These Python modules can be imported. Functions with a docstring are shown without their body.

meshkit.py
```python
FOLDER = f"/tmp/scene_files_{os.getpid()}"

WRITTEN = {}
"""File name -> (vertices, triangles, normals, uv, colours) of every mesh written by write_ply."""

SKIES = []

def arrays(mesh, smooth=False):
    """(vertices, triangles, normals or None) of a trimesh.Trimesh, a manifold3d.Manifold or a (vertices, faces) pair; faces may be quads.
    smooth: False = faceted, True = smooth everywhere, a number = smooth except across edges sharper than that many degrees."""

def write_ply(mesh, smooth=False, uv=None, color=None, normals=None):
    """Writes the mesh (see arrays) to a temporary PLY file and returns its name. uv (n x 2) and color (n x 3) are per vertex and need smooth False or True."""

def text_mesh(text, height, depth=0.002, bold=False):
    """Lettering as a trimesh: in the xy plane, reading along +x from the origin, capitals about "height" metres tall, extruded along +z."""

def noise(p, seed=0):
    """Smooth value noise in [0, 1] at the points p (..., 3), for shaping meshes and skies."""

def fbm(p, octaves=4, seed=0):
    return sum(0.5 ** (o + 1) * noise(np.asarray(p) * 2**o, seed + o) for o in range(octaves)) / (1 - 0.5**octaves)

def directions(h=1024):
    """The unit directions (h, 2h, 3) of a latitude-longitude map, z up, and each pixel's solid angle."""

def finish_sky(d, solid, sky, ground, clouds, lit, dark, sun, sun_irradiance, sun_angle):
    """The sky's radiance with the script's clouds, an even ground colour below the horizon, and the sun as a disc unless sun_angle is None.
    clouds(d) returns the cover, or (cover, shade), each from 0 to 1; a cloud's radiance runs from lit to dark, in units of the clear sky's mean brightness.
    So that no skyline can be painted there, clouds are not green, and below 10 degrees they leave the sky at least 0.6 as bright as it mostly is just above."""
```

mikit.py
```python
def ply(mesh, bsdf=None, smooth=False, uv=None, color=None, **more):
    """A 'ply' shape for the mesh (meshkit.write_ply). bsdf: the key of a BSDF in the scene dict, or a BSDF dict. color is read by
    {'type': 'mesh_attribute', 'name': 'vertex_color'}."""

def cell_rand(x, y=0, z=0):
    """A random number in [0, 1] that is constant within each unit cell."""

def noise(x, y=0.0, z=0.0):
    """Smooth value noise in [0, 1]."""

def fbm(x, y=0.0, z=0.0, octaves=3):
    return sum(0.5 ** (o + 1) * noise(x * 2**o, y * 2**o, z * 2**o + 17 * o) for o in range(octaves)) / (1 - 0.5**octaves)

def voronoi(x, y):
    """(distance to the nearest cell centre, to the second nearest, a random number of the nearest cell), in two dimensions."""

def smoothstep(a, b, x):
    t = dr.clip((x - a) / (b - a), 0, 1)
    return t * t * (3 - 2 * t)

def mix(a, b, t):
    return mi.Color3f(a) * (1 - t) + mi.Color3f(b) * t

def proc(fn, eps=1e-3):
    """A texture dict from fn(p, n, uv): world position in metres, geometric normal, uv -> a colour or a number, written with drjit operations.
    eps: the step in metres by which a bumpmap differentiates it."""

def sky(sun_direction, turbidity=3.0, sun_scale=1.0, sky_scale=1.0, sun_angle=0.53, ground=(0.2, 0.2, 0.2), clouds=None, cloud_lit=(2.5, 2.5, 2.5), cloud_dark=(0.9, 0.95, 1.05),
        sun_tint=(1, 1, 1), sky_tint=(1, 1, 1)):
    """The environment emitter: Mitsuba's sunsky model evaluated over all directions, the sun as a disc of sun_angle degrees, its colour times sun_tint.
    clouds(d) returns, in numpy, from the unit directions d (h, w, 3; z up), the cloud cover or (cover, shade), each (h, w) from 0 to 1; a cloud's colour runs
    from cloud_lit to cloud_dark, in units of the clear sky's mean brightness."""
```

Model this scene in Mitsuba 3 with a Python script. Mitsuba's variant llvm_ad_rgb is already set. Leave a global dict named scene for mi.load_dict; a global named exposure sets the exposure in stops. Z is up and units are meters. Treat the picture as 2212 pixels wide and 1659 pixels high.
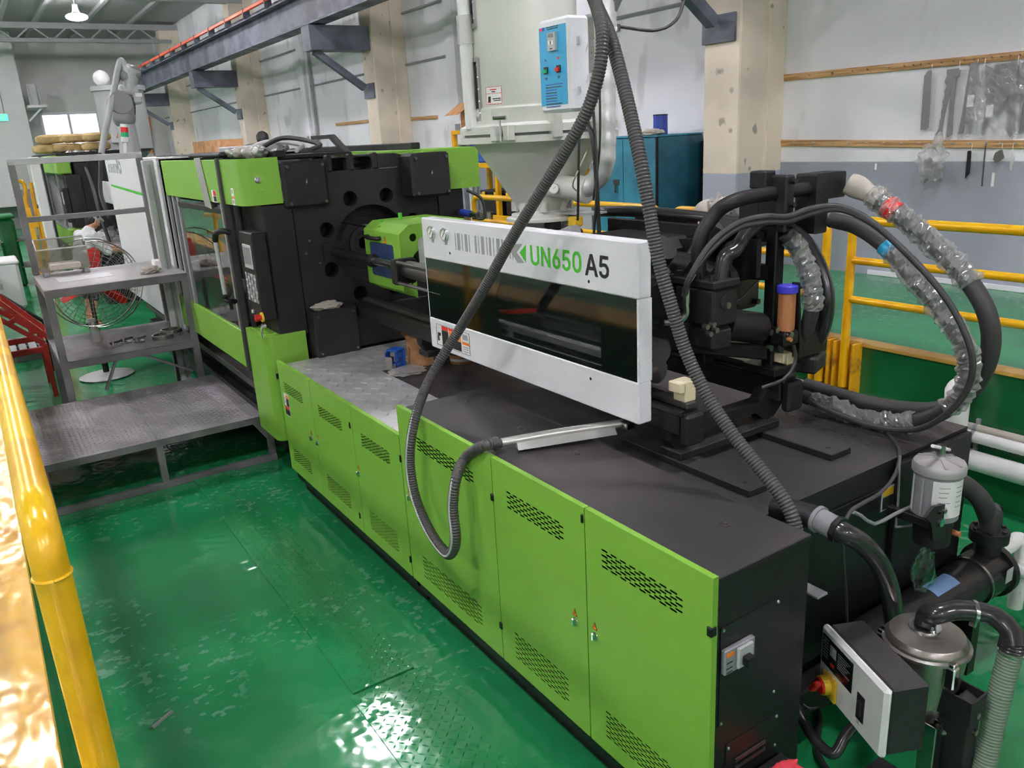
import math, random
import numpy as np, trimesh, mitsuba as mi, mikit, meshkit
import drjit as dr
import manifold3d as m3
from shapely.geometry import Polygon, Point, box as sbox
from shapely.ops import unary_union
from mikit import noise, fbm, voronoi, cell_rand, smoothstep, mix, proc

T = mi.ScalarTransform4f
random.seed(7); RNG = np.random.default_rng(7)
scene, labels = {}, {}
# ------------------------------------------------------------------ camera
# x runs along the machine (towards its near end), y towards the back wall, z up; the pit floor is z = 0
CX, CY = 1106.0, 829.5
VX, VY = np.array([-94.0, 355.0]), np.array([3900.0, 130.0])
F = math.sqrt(-((VX[0]-CX)*(VY[0]-CX)+(VX[1]-CY)*(VY[1]-CY)))
unit = lambda v: np.asarray(v, float)/np.linalg.norm(v)
r0 = lambda x, y: np.array([(x-CX)/F, (y-CY)/F, 1.0])
ex = -unit(r0(*VX)); ey = unit(r0(*VY)); ez = unit(np.cross(ex, ey)); ey = np.cross(ez, ex)
RM = np.array([ex, ey, ez]); CAM = np.array([0, 0, 2.5])
fwd, upv = RM@np.array([0, 0, 1.0]), RM@np.array([0, -1.0, 0])
scene['camera'] = {'type': 'perspective', 'fov': 2*math.degrees(math.atan(CX/F)), 'fov_axis': 'x', 'near_clip': 0.05, 'far_clip': 200.0,
                   'to_world': T().look_at(origin=CAM.tolist(), target=(CAM+fwd).tolist(), up=upv.tolist())}
def ray(x, y): return RM@r0(x, y)
def az(x, y, z): d = ray(x, y); return CAM+d*(z-CAM[2])/d[2]     # the point of the plane z (or y, x) seen there: how the survey of the photograph was read
def ay(x, y, Y): d = ray(x, y); return CAM+d*(Y-CAM[1])/d[1]
def ax(x, y, X): d = ray(x, y); return CAM+d*(X-CAM[0])/d[0]

# ------------------------------------------------------------------ sky, lamps, exposure
scene['sky'] = mikit.sky([-0.55, -0.35, 0.75], turbidity=4.0, sky_scale=9.0, sun_scale=0.3, ground=(0.3, 0.3, 0.3))
exposure = 0.0
LAMP_POWER = 218.0
LAMPS = [(x, y, 6.35) for y in (3.75, -0.85, -5.4) for x in (7.4, -1.4, -10.2, -19.0, -27.8)]
LAMP_RADIUS = 0.30

# ------------------------------------------------------------------ mesh helpers
def cat(*ms):
    out = []
    for m in ms: out += list(m) if isinstance(m, (list, tuple)) else [m]
    return trimesh.util.concatenate(out) if len(out) > 1 else out[0]
def mk(v, f): return trimesh.Trimesh(np.asarray(v, float), np.asarray(f, int), process=False)
_CH = None
def bx(x0, x1, y0, y1, z0, z1, b=0.0):
    """A box, its edges chamfered by b."""
    global _CH
    c = np.array([(x0+x1)/2, (y0+y1)/2, (z0+z1)/2]); h = np.abs(np.array([x1-x0, y1-y0, z1-z0]))/2
    if b <= 0:
        m = trimesh.creation.box(2*h); m.apply_translation(c); return m
    b = min(b, h.min()*0.9)
    pts = []
    for sx in (-1, 1):
        for sy in (-1, 1):
            for sz in (-1, 1):
                for k in range(3):
                    p = np.array([sx, sy, sz])*(h-b); p[k] = (sx, sy, sz)[k]*h[k]; pts.append(p)
    if _CH is None: 
        q = np.array(pts); _q = np.sign(q)*np.where(np.isclose(np.abs(q), h), 1.0, 0.7)
        hull = trimesh.convex.convex_hull(_q); idx = [int(np.argmin(((_q-v)**2).sum(1))) for v in hull.vertices]
        _CH = np.array(idx)[hull.faces]
    return mk(np.array(pts)+c, _CH)
def rot(m, axis, deg, at=(0, 0, 0)):
    m = m.copy(); m.apply_transform(trimesh.transformations.rotation_matrix(math.radians(deg), axis, at)); return m
def mv(m, x=0, y=0, z=0): m = m.copy(); m.apply_translation((x, y, z)); return m
def frame(a, b):
    """4x4 that takes the z axis to the direction from a to b, origin at a."""
    a, b = np.asarray(a, float), np.asarray(b, float); w = unit(b-a)
    u = unit(np.cross([0, 0, 1.0] if abs(w[2]) < 0.95 else [1.0, 0, 0], w)); v = np.cross(w, u)
    M = np.eye(4); M[:3, 0], M[:3, 1], M[:3, 2], M[:3, 3] = u, v, w, a; return M
def cyl(a, b, r, n=20, r2=None):
    """A closed cylinder (or cone) from a to b."""
    L = np.linalg.norm(np.asarray(b, float)-np.asarray(a, float)); r2 = r if r2 is None else r2
    m = lathe([(0, 0), (r, 0), (r2, L), (0, L)], n); m.apply_transform(frame(a, b)); return m
def lathe(prof, n=32):
    """Revolve (r, z) pairs about z."""
    prof = [(max(r, 0), z) for r, z in prof]; k = len(prof); t = np.arange(n)*2*np.pi/n
    v = np.array([[r*np.cos(a), r*np.sin(a), z] for a in t for r, z in prof]); f = []
    for i in range(n):
        j = (i+1) % n
        for q in range(k-1):
            a, b, c, d = i*k+q, j*k+q, j*k+q+1, i*k+q+1
            if prof[q][0] > 1e-9: f.append((a, b, c))
            if prof[q+1][0] > 1e-9: f.append((a, c, d))
    return mk(v, f)
def lathe_at(prof, a, b, n=32): m = lathe(prof, n); m.apply_transform(frame(a, b)); return m
def spline(P, n=12):
    """Catmull-Rom through the points P."""
    P = np.asarray(P, float); Q = np.vstack([2*P[0]-P[1], P, 2*P[-1]-P[-2]]); out = []
    for i in range(1, len(Q)-2):
        p0, p1, p2, p3 = Q[i-1:i+3]
        for t in np.linspace(0, 1, n, endpoint=False):
            out.append(0.5*((2*p1)+(p2-p0)*t+(2*p0-5*p1+4*p2-p3)*t*t+(3*p1-p0-3*p2+p3)*t**3))
    out.append(P[-1]); return np.array(out)
def resample(P, step):
    d = np.r_[0, np.cumsum(np.linalg.norm(np.diff(P, axis=0), axis=1))]; n = max(2, int(d[-1]/step)+1); s = np.linspace(0, d[-1], n)
    return np.stack([np.interp(s, d, P[:, k]) for k in range(3)], 1)
def tube(P, r, sides=12, smooth=10, caps=True, step=None):
    """A tube along P (splined unless smooth = 0); r a number or one per final point or a function of arc length."""
    P = spline(P, smooth) if smooth else np.asarray(P, float)
    if step: P = resample(P, step)
    t = np.gradient(P, axis=0); t /= np.linalg.norm(t, axis=1, keepdims=True)+1e-12
    s = np.r_[0, np.cumsum(np.linalg.norm(np.diff(P, axis=0), axis=1))]
    R = np.array([r(q) for q in s]) if callable(r) else np.broadcast_to(r, (len(P),))
    u = unit(np.cross(t[0], [0, 0, 1.0] if abs(t[0][2]) < 0.9 else [1.0, 0, 0])); us = []
    for i in range(len(P)):
        u = u-t[i]*np.dot(u, t[i]); u = unit(u); us.append(u)
    us = np.array(us); w = np.cross(t, us); a = np.arange(sides)*2*np.pi/sides
    v = (P[:, None]+R[:, None, None]*(np.cos(a)[None, :, None]*us[:, None]+np.sin(a)[None, :, None]*w[:, None])).reshape(-1, 3)
    i, j = np.meshgrid(np.arange(len(P)-1), np.arange(sides), indexing='ij'); j2 = (j+1) % sides
    q = np.stack([i*sides+j, i*sides+j2, (i+1)*sides+j2, (i+1)*sides+j], -1).reshape(-1, 4)
    f = np.vstack([q[:, [0, 1, 2]], q[:, [0, 2, 3]]])
    if caps:
        n = len(v); v = np.vstack([v, P[0], P[-1]]); k = np.arange(sides); e = (len(P)-1)*sides
        f = np.vstack([f, np.stack([np.full(sides, n), (k+1) % sides, k], 1), np.stack([np.full(sides, n+1), e+k, e+(k+1) % sides], 1)])
    return mk(v, f)
def ridged(r, pitch, depth): return lambda s: r+depth*(0.5+0.5*math.cos(2*math.pi*s/pitch))
def hose(P, r, pitch, depth, sides=14, smooth=14, per=5): return tube(P, ridged(r-depth, pitch, depth), sides, smooth, step=pitch/per)
def prism(poly, h, M=None, z0=0.0):
    """A shapely polygon extruded along z by h, then moved by the 4x4 M."""
    gs = list(getattr(poly, 'geoms', [poly])); m = cat([trimesh.creation.extrude_polygon(g, h, engine='earcut') for g in gs]); m.apply_translation((0, 0, z0))
    if M is not None: m.apply_transform(M)
    return m
def plane_front(y): return np.array([[1, 0, 0, 0], [0, 0, -1, y], [0, 1, 0, 0], [0, 0, 0, 1.0]])   # (u, v, h) -> x = u, z = v, extruded towards -y
def plane_end(x): return np.array([[0, 0, 1, x], [1, 0, 0, 0], [0, 1, 0, 0], [0, 0, 0, 1.0]])       # (u, v, h) -> y = u, z = v, extruded towards +x
def plane_top(z): return np.array([[1, 0, 0, 0], [0, 1, 0, 0], [0, 0, 1, z], [0, 0, 0, 1.0]])
def rrect(x0, x1, y0, y1, r=0.01, n=4):
    r = min(r, (x1-x0)/2.01, (y1-y0)/2.01); return sbox(x0+r, y0+r, x1-r, y1-r).buffer(r, quad_segs=n)
def beam(a, b, w, h, bev=0.0):
    """A square bar from a to b, w wide (level) and h high."""
    L = np.linalg.norm(np.asarray(b, float)-np.asarray(a, float)); m = bx(-w/2, w/2, -h/2, h/2, 0, L, bev); m.apply_transform(frame(a, b)); return m
def bolt(a, b, r, n=6): return cyl(a, b, r, n)
def blob(P, r, sub=2, amp=0.15, fq=3.0, seed=0, sc=(1, 1, 1)):
    m = trimesh.creation.icosphere(sub, 1.0); v = m.vertices; d = 1+amp*2*(meshkit.fbm(v*fq+seed*7.3+50, 3, seed)-0.5); m.vertices = v*d[:, None]*np.array(sc)*r+np.array(P); return m
def text_on(s, height, M, depth=0.0012, bold=False, width=None):
    m = meshkit.text_mesh(s, height, depth, bold)
    if width: m.apply_scale([width/(m.bounds[1][0]-m.bounds[0][0]), 1, 1])
    m.apply_transform(M); return m
def at_front(x, y, z): return np.array([[1, 0, 0, x], [0, 0, -1, y], [0, 1, 0, z], [0, 0, 0, 1.0]])   # lettering on a face that looks to -y
def at_end(x, y, z): return np.array([[0, 0, 1, x], [1, 0, 0, y], [0, 1, 0, z], [0, 0, 0, 1.0]])       # lettering on a face that looks to +x

# ------------------------------------------------------------------ entries
_count = {}
def fresh(key):
    k = key; n = 0
    while k in _count: n += 1; k = f'{key}_{n:03d}'
    _count[k] = 1; return k
def thing(name, label, cat_, group=None):
    k = fresh(name); labels[k] = {'label': label, 'category': cat_}
    if group: labels[k]['group'] = group
    return k
def obj(name, mesh, mat, parent=None, smooth=35, label=None, kind=None, **more):
    k = fresh((parent+'__' if parent else '')+name)
    scene[k] = mikit.ply(mesh, mat, smooth, **more)
    if label or kind: labels.setdefault(k, {})
    if label: labels[k]['label'] = label
    if kind: labels[k]['kind'] = kind
    return k
def solo(name, mesh, mat, label, cat_, smooth=35, group=None):
    k = thing(name, label, cat_, group); scene[k] = mikit.ply(mesh, mat, smooth); return k
def struct(name, mesh, mat, smooth=False, label=None):
    k = obj(name, mesh, mat, None, smooth); labels[k] = {'kind': 'structure', 'label': label or name.replace('_', ' ')}; return k

# ------------------------------------------------------------------ materials
def S(r, g, b):
    c = np.array([r, g, b])/255.0; return np.where(c <= 0.04045, c/12.92, ((c+0.055)/1.055)**2.4).tolist()
def rgb(c): return {'type': 'rgb', 'value': list(c)}
def pbr(name, col, rough=0.5, metal=0.0, bump=None, bscale=1.0, **kw):
    c = proc(col) if callable(col) else rgb(col)
    b = {'type': 'principled', 'base_color': c, 'roughness': proc(rough) if callable(rough) else rough, 'metallic': metal, **kw}
    if bump is not None: b = {'type': 'bumpmap', 'arbitrary': {**proc(bump), }, 'scale': bscale, 'bsdf': b}
    scene[name] = {'type': 'twosided', 'bsdf': b}; return name

def F3(v): return mi.Color3f(*[float(x) for x in v])
def spots(p, s, lo, hi, o=3): return smoothstep(lo, hi, fbm(p.x*s, p.y*s, p.z*s, octaves=o))
GREEN_A, GREEN_B, GREEN_W = S(32, 120, 72), S(24, 103, 60), S(120, 160, 140)
def floor_col(p, n, uv):
    c = mix(F3(GREEN_A), F3(GREEN_B), spots(p, 0.9, 0.35, 0.65))
    sc = smoothstep(0.64, 0.74, fbm(p.x*30, p.y*24, 0, octaves=3))*smoothstep(0.46, 0.62, fbm(p.x*1.3+9, p.y*1.3, 0, octaves=2))
    return mix(c, F3(GREEN_W), sc*0.35)
def floor_bump(p, n, uv): return 0.6*fbm(p.x*2.2, p.y*2.2, 0, octaves=2)+0.12*noise(p.x*26, p.y*26, 0)
def floor_rough(p, n, uv): return 0.10+0.14*smoothstep(0.5, 0.7, fbm(p.x*6, p.y*4, 3, octaves=3))
pbr('floor_paint', floor_col, floor_rough, bump=floor_bump, bscale=0.010, specular=0.5)
pbr('pit_wall_paint', lambda p, n, uv: mix(F3(S(24, 96, 52)), F3(S(16, 78, 42)), spots(p, 1.6, 0.3, 0.7)), 0.25, bump=lambda p, n, uv: fbm(p.x*6, p.y*6, p.z*6, octaves=2), bscale=0.006)
pbr('curb_paint', lambda p, n, uv: mix(F3(S(214, 170, 84)), F3(S(186, 140, 66)), spots(p, 5, 0.35, 0.7)), 0.28)
def strip_bump(p, n, uv): return 0.75*fbm(p.x*5, p.y*9, 0, octaves=3)+0.25*noise(p.x*2, p.y*3, 0)
pbr('curb_gloss', lambda p, n, uv: mix(F3(S(214, 168, 74)), F3(S(188, 140, 60)), spots(p, 5, 0.35, 0.7)), 0.14, bump=strip_bump, bscale=0.011, specular=0.6)
def wall_col(p, n, uv):
    w = mix(F3(S(236, 236, 240)), F3(S(220, 220, 224)), smoothstep(0.42, 0.6, fbm(p.x*0.75, 0, p.z*0.12, octaves=2)))
    w = mix(w, F3(S(198, 198, 198)), 0.6*smoothstep(0.6, 0.75, fbm(p.x*4, p.y*4, p.z*1.6, octaves=3)))
    g = mix(F3(S(160, 163, 172)), F3(S(142, 146, 155)), smoothstep(0.4, 0.6, fbm(p.x*0.75, 0, p.z*0.2, octaves=2)))
    return mix(g, w, smoothstep(2.03, 2.045, p.z))
pbr('wall_paint', wall_col, 0.7)
pbr('plain_wall', lambda p, n, uv: mix(F3(S(222, 220, 217)), F3(S(204, 202, 199)), spots(p, 0.5, 0.35, 0.65)), 0.8)
def column_col(p, n, uv):
    c = mix(F3(S(226, 212, 194)), F3(S(202, 190, 174)), spots(p, 1.4, 0.4, 0.75))
    c = mix(c, F3(S(120, 115, 105)), 0.7*smoothstep(0.72, 0.8, fbm(p.x*7, p.y*7, p.z*5, octaves=3)))
    return mix(F3(S(166, 169, 182)), c, smoothstep(1.95, 1.965, p.z))
pbr('column_paint', column_col, 0.75)
pbr('ceiling_sheet', S(138, 139, 138), 0.7)
pbr('roof_steel', S(150, 152, 152), 0.6)
pbr('crane_steel', lambda p, n, uv: mix(F3(S(92, 98, 110)), F3(S(64, 68, 78)), spots(p, 2.5, 0.35, 0.65)), 0.5)
pbr('orange_cable', S(240, 84, 50), 0.4)
pbr('rail_yellow', lambda p, n, uv: mix(F3(S(240, 182, 18)), F3(S(225, 160, 14)), spots(p, 6, 0.4, 0.7)), 0.22, clearcoat=0.6, clearcoat_gloss=0.9)
pbr('yellow_worn', lambda p, n, uv: mix(F3(S(226, 166, 30)), F3(S(150, 105, 40)), spots(p, 9, 0.5, 0.72)), 0.35)
pbr('lime_paint', S(124, 175, 63), 0.38, specular=0.4)
pbr('lime_edge', S(135, 187, 68), 0.38)
pbr('black_paint', S(15, 16, 17), 0.4, specular=0.35)
pbr('black_satin', S(20, 20, 21), 0.5, specular=0.35)
def dusty(p, n, uv):
    up = smoothstep(0.5, 0.9, n.z)
    d = spots(p, 1.7, 0.3, 0.7)
    return mix(F3(S(16, 16, 17)), mix(F3(S(56, 52, 52)), F3(S(36, 35, 35)), d), up)
pbr('black_dusty', dusty, 0.5)
pbr('black_metal', S(17, 17, 18), 0.3, specular=0.5)
pbr('platen_black', lambda p, n, uv: mix(F3(S(25, 26, 27)), F3(S(18, 18, 19)), spots(p, 1.3, 0.3, 0.7)), 0.55, specular=0.35)
pbr('void', S(8, 8, 8), 0.8)
pbr('white_paint', S(226, 226, 232), 0.35)
pbr('white_matte', S(222, 222, 220), 0.6)
pbr('hopper_paint', lambda p, n, uv: mix(F3(S(206, 207, 199)), F3(S(190, 192, 184)), spots(p, 2.0, 0.3, 0.7)), 0.35)
pbr('light_grey', S(176, 178, 178), 0.45)
pbr('mid_grey', S(128, 130, 132), 0.5)
pbr('bench_sheet', S(158, 153, 153), 0.38)
pbr('label_blue', S(112, 146, 190), 0.4)
pbr('steel_paint', lambda p, n, uv: mix(F3(S(108, 107, 109)), F3(S(88, 87, 89)), spots(p, 4, 0.35, 0.65)), 0.45)
pbr('steel_deck', lambda p, n, uv: mix(F3(S(138, 135, 138)), F3(S(112, 109, 112)), spots(p, 3, 0.35, 0.65)), 0.36)
pbr('alu', lambda p, n, uv: mix(F3(S(222, 220, 222)), F3(S(196, 193, 195)), spots(p, 5, 0.3, 0.7)), 0.42, 0.5)
pbr('bright_steel', S(235, 233, 230), 0.3, 0.8)
pbr('cast_alu', S(172, 170, 170), 0.5, 0.4)
pbr('chrome', S(220, 220, 222), 0.12, 1.0)
pbr('steel', S(180, 178, 176), 0.25, 1.0)
pbr('stainless', lambda p, n, uv: mix(F3(S(186, 180, 174)), F3(S(160, 154, 148)), spots(p, 6, 0.3, 0.7)), 0.3, 0.9)
pbr('dark_steel', S(92, 90, 88), 0.35, 0.8)
pbr('rubber', S(42, 42, 42), 0.55)
pbr('hose_grey', S(58, 57, 57), 0.4)
pbr('hose_gloss', S(34, 34, 35), 0.18, specular=0.6)
pbr('wood', lambda p, n, uv: mix(F3(S(190, 152, 104)), F3(S(150, 112, 68)), smoothstep(0.35, 0.7, fbm(p.x*3, p.y*40, p.z*60, octaves=2))), 0.7)
pbr('cardboard', lambda p, n, uv: mix(F3(S(186, 140, 96)), F3(S(160, 116, 78)), spots(p, 12, 0.3, 0.7)), 0.85)
pbr('tape_brown', S(150, 104, 66), 0.4)
pbr('blue_plastic', S(30, 78, 160), 0.35)
pbr('navy_pad', S(26, 44, 82), 0.7)
pbr('panel_blue', S(44, 160, 208), 0.4)
pbr('label_white', S(228, 228, 226), 0.5)
pbr('ink', S(22, 22, 24), 0.5)
pbr('ink_grey', S(150, 152, 156), 0.5)
pbr('sticker_red', S(214, 42, 40), 0.45)
pbr('sticker_orange', S(238, 126, 30), 0.45)
pbr('sticker_yellow', S(236, 190, 40), 0.45)
pbr('logo_green', S(66, 176, 46), 0.45)
pbr('logo_blue', S(40, 60, 150), 0.45)
pbr('red_paint', S(166, 42, 36), 0.4)
pbr('red_plastic', S(196, 28, 26), 0.3)
pbr('yellow_plastic', S(236, 192, 50), 0.3)
pbr('green_plastic', S(20, 160, 100), 0.35)
pbr('cream_plastic', S(226, 214, 178), 0.5)
pbr('teal_paint', lambda p, n, uv: mix(F3(S(48, 126, 148)), F3(S(36, 102, 122)), spots(p, 3, 0.35, 0.7)), 0.45)
pbr('teal_dark', lambda p, n, uv: mix(F3(S(36, 92, 110)), F3(S(28, 76, 92)), spots(p, 3, 0.35, 0.7)), 0.45)
pbr('cloth_grey', S(178, 170, 160), 0.9)
pbr('cloth_red', S(205, 60, 70), 0.9)
pbr('shirt', S(210, 212, 214), 0.9)
pbr('trousers', S(40, 44, 52), 0.9)
pbr('skin', S(196, 142, 112), 0.55)
pbr('hair', S(22, 20, 20), 0.6)
pbr('brown_jar', S(168, 112, 72), 0.35)
pbr('purple_cap', S(60, 56, 190), 0.4)
pbr('sack', lambda p, n, uv: mix(F3(S(196, 170, 118)), F3(S(170, 144, 96)), spots(p, 9, 0.3, 0.7)), 0.85)
pbr('sheet_grey', S(118, 118, 120), 0.4, 0.3)
pbr('foil', S(214, 213, 212), 0.3, 0.75)
pbr('insulation', lambda p, n, uv: mix(F3(S(222, 222, 222)), F3(S(196, 196, 196)), spots(p, 12, 0.3, 0.7)), 0.35, 0.35)
scene['film'] = {'type': 'thindielectric', 'int_ior': 1.5}
scene['clear_plastic'] = {'type': 'thindielectric', 'int_ior': 1.4}
scene['smoked'] = {'type': 'blendbsdf', 'weight': 0.55, 'a': {'type': 'thindielectric', 'int_ior': 1.5}, 'b': {'type': 'twosided', 'bsdf': {'type': 'principled', 'base_color': rgb(S(16, 20, 19)), 'roughness': 0.06, 'specular': 0.5}}}
scene['film_cloudy'] = {'type': 'blendbsdf', 'weight': 0.30, 'a': {'type': 'thindielectric', 'int_ior': 1.5}, 'b': {'type': 'twosided', 'bsdf': {'type': 'principled', 'base_color': rgb(S(215, 212, 205)), 'roughness': 0.2}}}
scene['wrap_film'] = {'type': 'blendbsdf', 'weight': 0.32, 'a': {'type': 'thindielectric', 'int_ior': 1.5}, 'b': {'type': 'twosided', 'bsdf': {'type': 'principled', 'base_color': rgb(S(222, 222, 220)), 'roughness': 0.12, 'metallic': 0.5}}}
scene['film_light'] = {'type': 'blendbsdf', 'weight': 0.15, 'a': {'type': 'thindielectric', 'int_ior': 1.5}, 'b': {'type': 'twosided', 'bsdf': {'type': 'principled', 'base_color': rgb(S(225, 225, 225)), 'roughness': 0.12, 'metallic': 0.4}}}
scene['green_clear'] = {'type': 'blendbsdf', 'weight': 0.45, 'a': {'type': 'thindielectric', 'int_ior': 1.4}, 'b': {'type': 'twosided', 'bsdf': {'type': 'principled', 'base_color': rgb(S(120, 142, 118)), 'roughness': 0.25}}}
scene['acrylic'] = {'type': 'blendbsdf', 'weight': 0.16, 'a': {'type': 'thindielectric', 'int_ior': 1.45}, 'b': {'type': 'twosided', 'bsdf': {'type': 'principled', 'base_color': rgb(S(120, 112, 100)), 'roughness': 0.15}}}

# ------------------------------------------------------------------ the hall
XL, XR, YN, YB, ZC = -37.0, 8.0, -9.0, 7.55, 6.9      # far end, right end, near wall, back wall, roof
PY0, PY1, ZU = -0.10, 5.15, 0.92                       # the pit and the level of the walkways beside it
struct('floor', bx(XL, XR, PY0, PY1, -0.1, 0.0), 'floor_paint', label='glossy green painted pit floor')
struct('floor_001', bx(XL, XR, PY1+0.12, YB, ZU-0.12, ZU), 'floor_paint', label='raised green floor behind the machine')
struct('floor_002', bx(XL, XR, YN, PY0-0.36, ZU-0.12, ZU), 'floor_paint', label='raised walkway floor on the near side of the pit')
struct('wall_pit_back', bx(XL, XR, PY1, PY1+0.12, -0.1, ZU-0.02), 'pit_wall_paint', label='dark green wall of the pit behind the machine')
struct('wall_pit_front', bx(XL, XR, PY0-0.12, PY0, -0.1, ZU-0.03), 'pit_wall_paint', label='dark green near wall of the pit')
struct('trim_1', bx(XL, XR, PY1-0.02, PY1+0.12, ZU-0.022, ZU+0.004, 0.006), 'curb_paint', label='yellow painted edge above the back wall of the pit')
struct('trim_2', bx(XL, XR, PY0-0.36, PY0+0.0, ZU-0.03, ZU+0.004, 0.004), 'curb_gloss', label='glossy yellow painted edge strip of the near walkway')
struct('wall_back', bx(XL, XR, YB, YB+0.2, ZU, ZC), 'wall_paint', label='white back wall with a grey painted lower band')
struct('wall_right', bx(XR, XR+0.2, YN, YB, -0.1, ZC), 'plain_wall')
struct('wall_front', bx(XL, XR, YN-0.2, YN, ZU, ZC), 'plain_wall')
wl, wr = ax(84, 243, XL), ax(213, 246, XL); wz0, wz1 = ax(210, 322, XL)[2], wl[2]
far = Polygon([(YN, 0), (YB, 0), (YB, ZC), (YN, ZC)]).difference(sbox(wl[1], wz0, wr[1], wz1))
struct('wall_far', prism(far, 0.2, plane_end(XL-0.2)), 'plain_wall', label='far end wall of the hall with a window')
struct('ceiling', bx(XL, XR, YN, YB, ZC, ZC+0.1), 'ceiling_sheet', label='dark grey sheet roof')
w1 = fresh('window_1'); labels[w1] = {'kind': 'structure', 'label': 'bright window in the far end wall'}
fr = [bx(XL-0.12, XL-0.04, wl[1], wr[1], z-0.05, z+0.05) for z in (wz0+0.05, wz1-0.05)]+[bx(XL-0.12, XL-0.04, y-0.04, y+0.04, wz0, wz1) for y in (wl[1]+0.04, wl[1]*0.52+wr[1]*0.48, wr[1]-0.04)]
obj('window_frame', cat(fr), 'white_paint', w1)
for a, b in ((0.0, 0.48), (0.48, 1.0)):
    ya, yb = wl[1]+a*(wr[1]-wl[1])+0.04, wl[1]+b*(wr[1]-wl[1])-0.04
    obj('pane', mk([[XL-0.08, ya, wz0+.1], [XL-0.08, yb, wz0+.1], [XL-0.08, yb, wz1-.1], [XL-0.08, ya, wz1-.1]], [[0, 1, 2], [0, 2, 3]]), 'film', w1, False)
# the white block beside the far wall
e = ax(75, 330, -35.5)
struct('wall_pier', bx(XL, -35.5, -2.0, ax(26, 90, -35.5)[1]*0.3+e[1]*0.7, 0.9, ZC), 'white_matte', label='white wall pier left of the far window')
struct('baseboard_back', bx(ay(1874, 598, YB)[0], XR, YB-0.02, YB, ZU, ZU+0.05, 0.004), 'white_paint', label='white skirting at the foot of the back wall')

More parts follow.
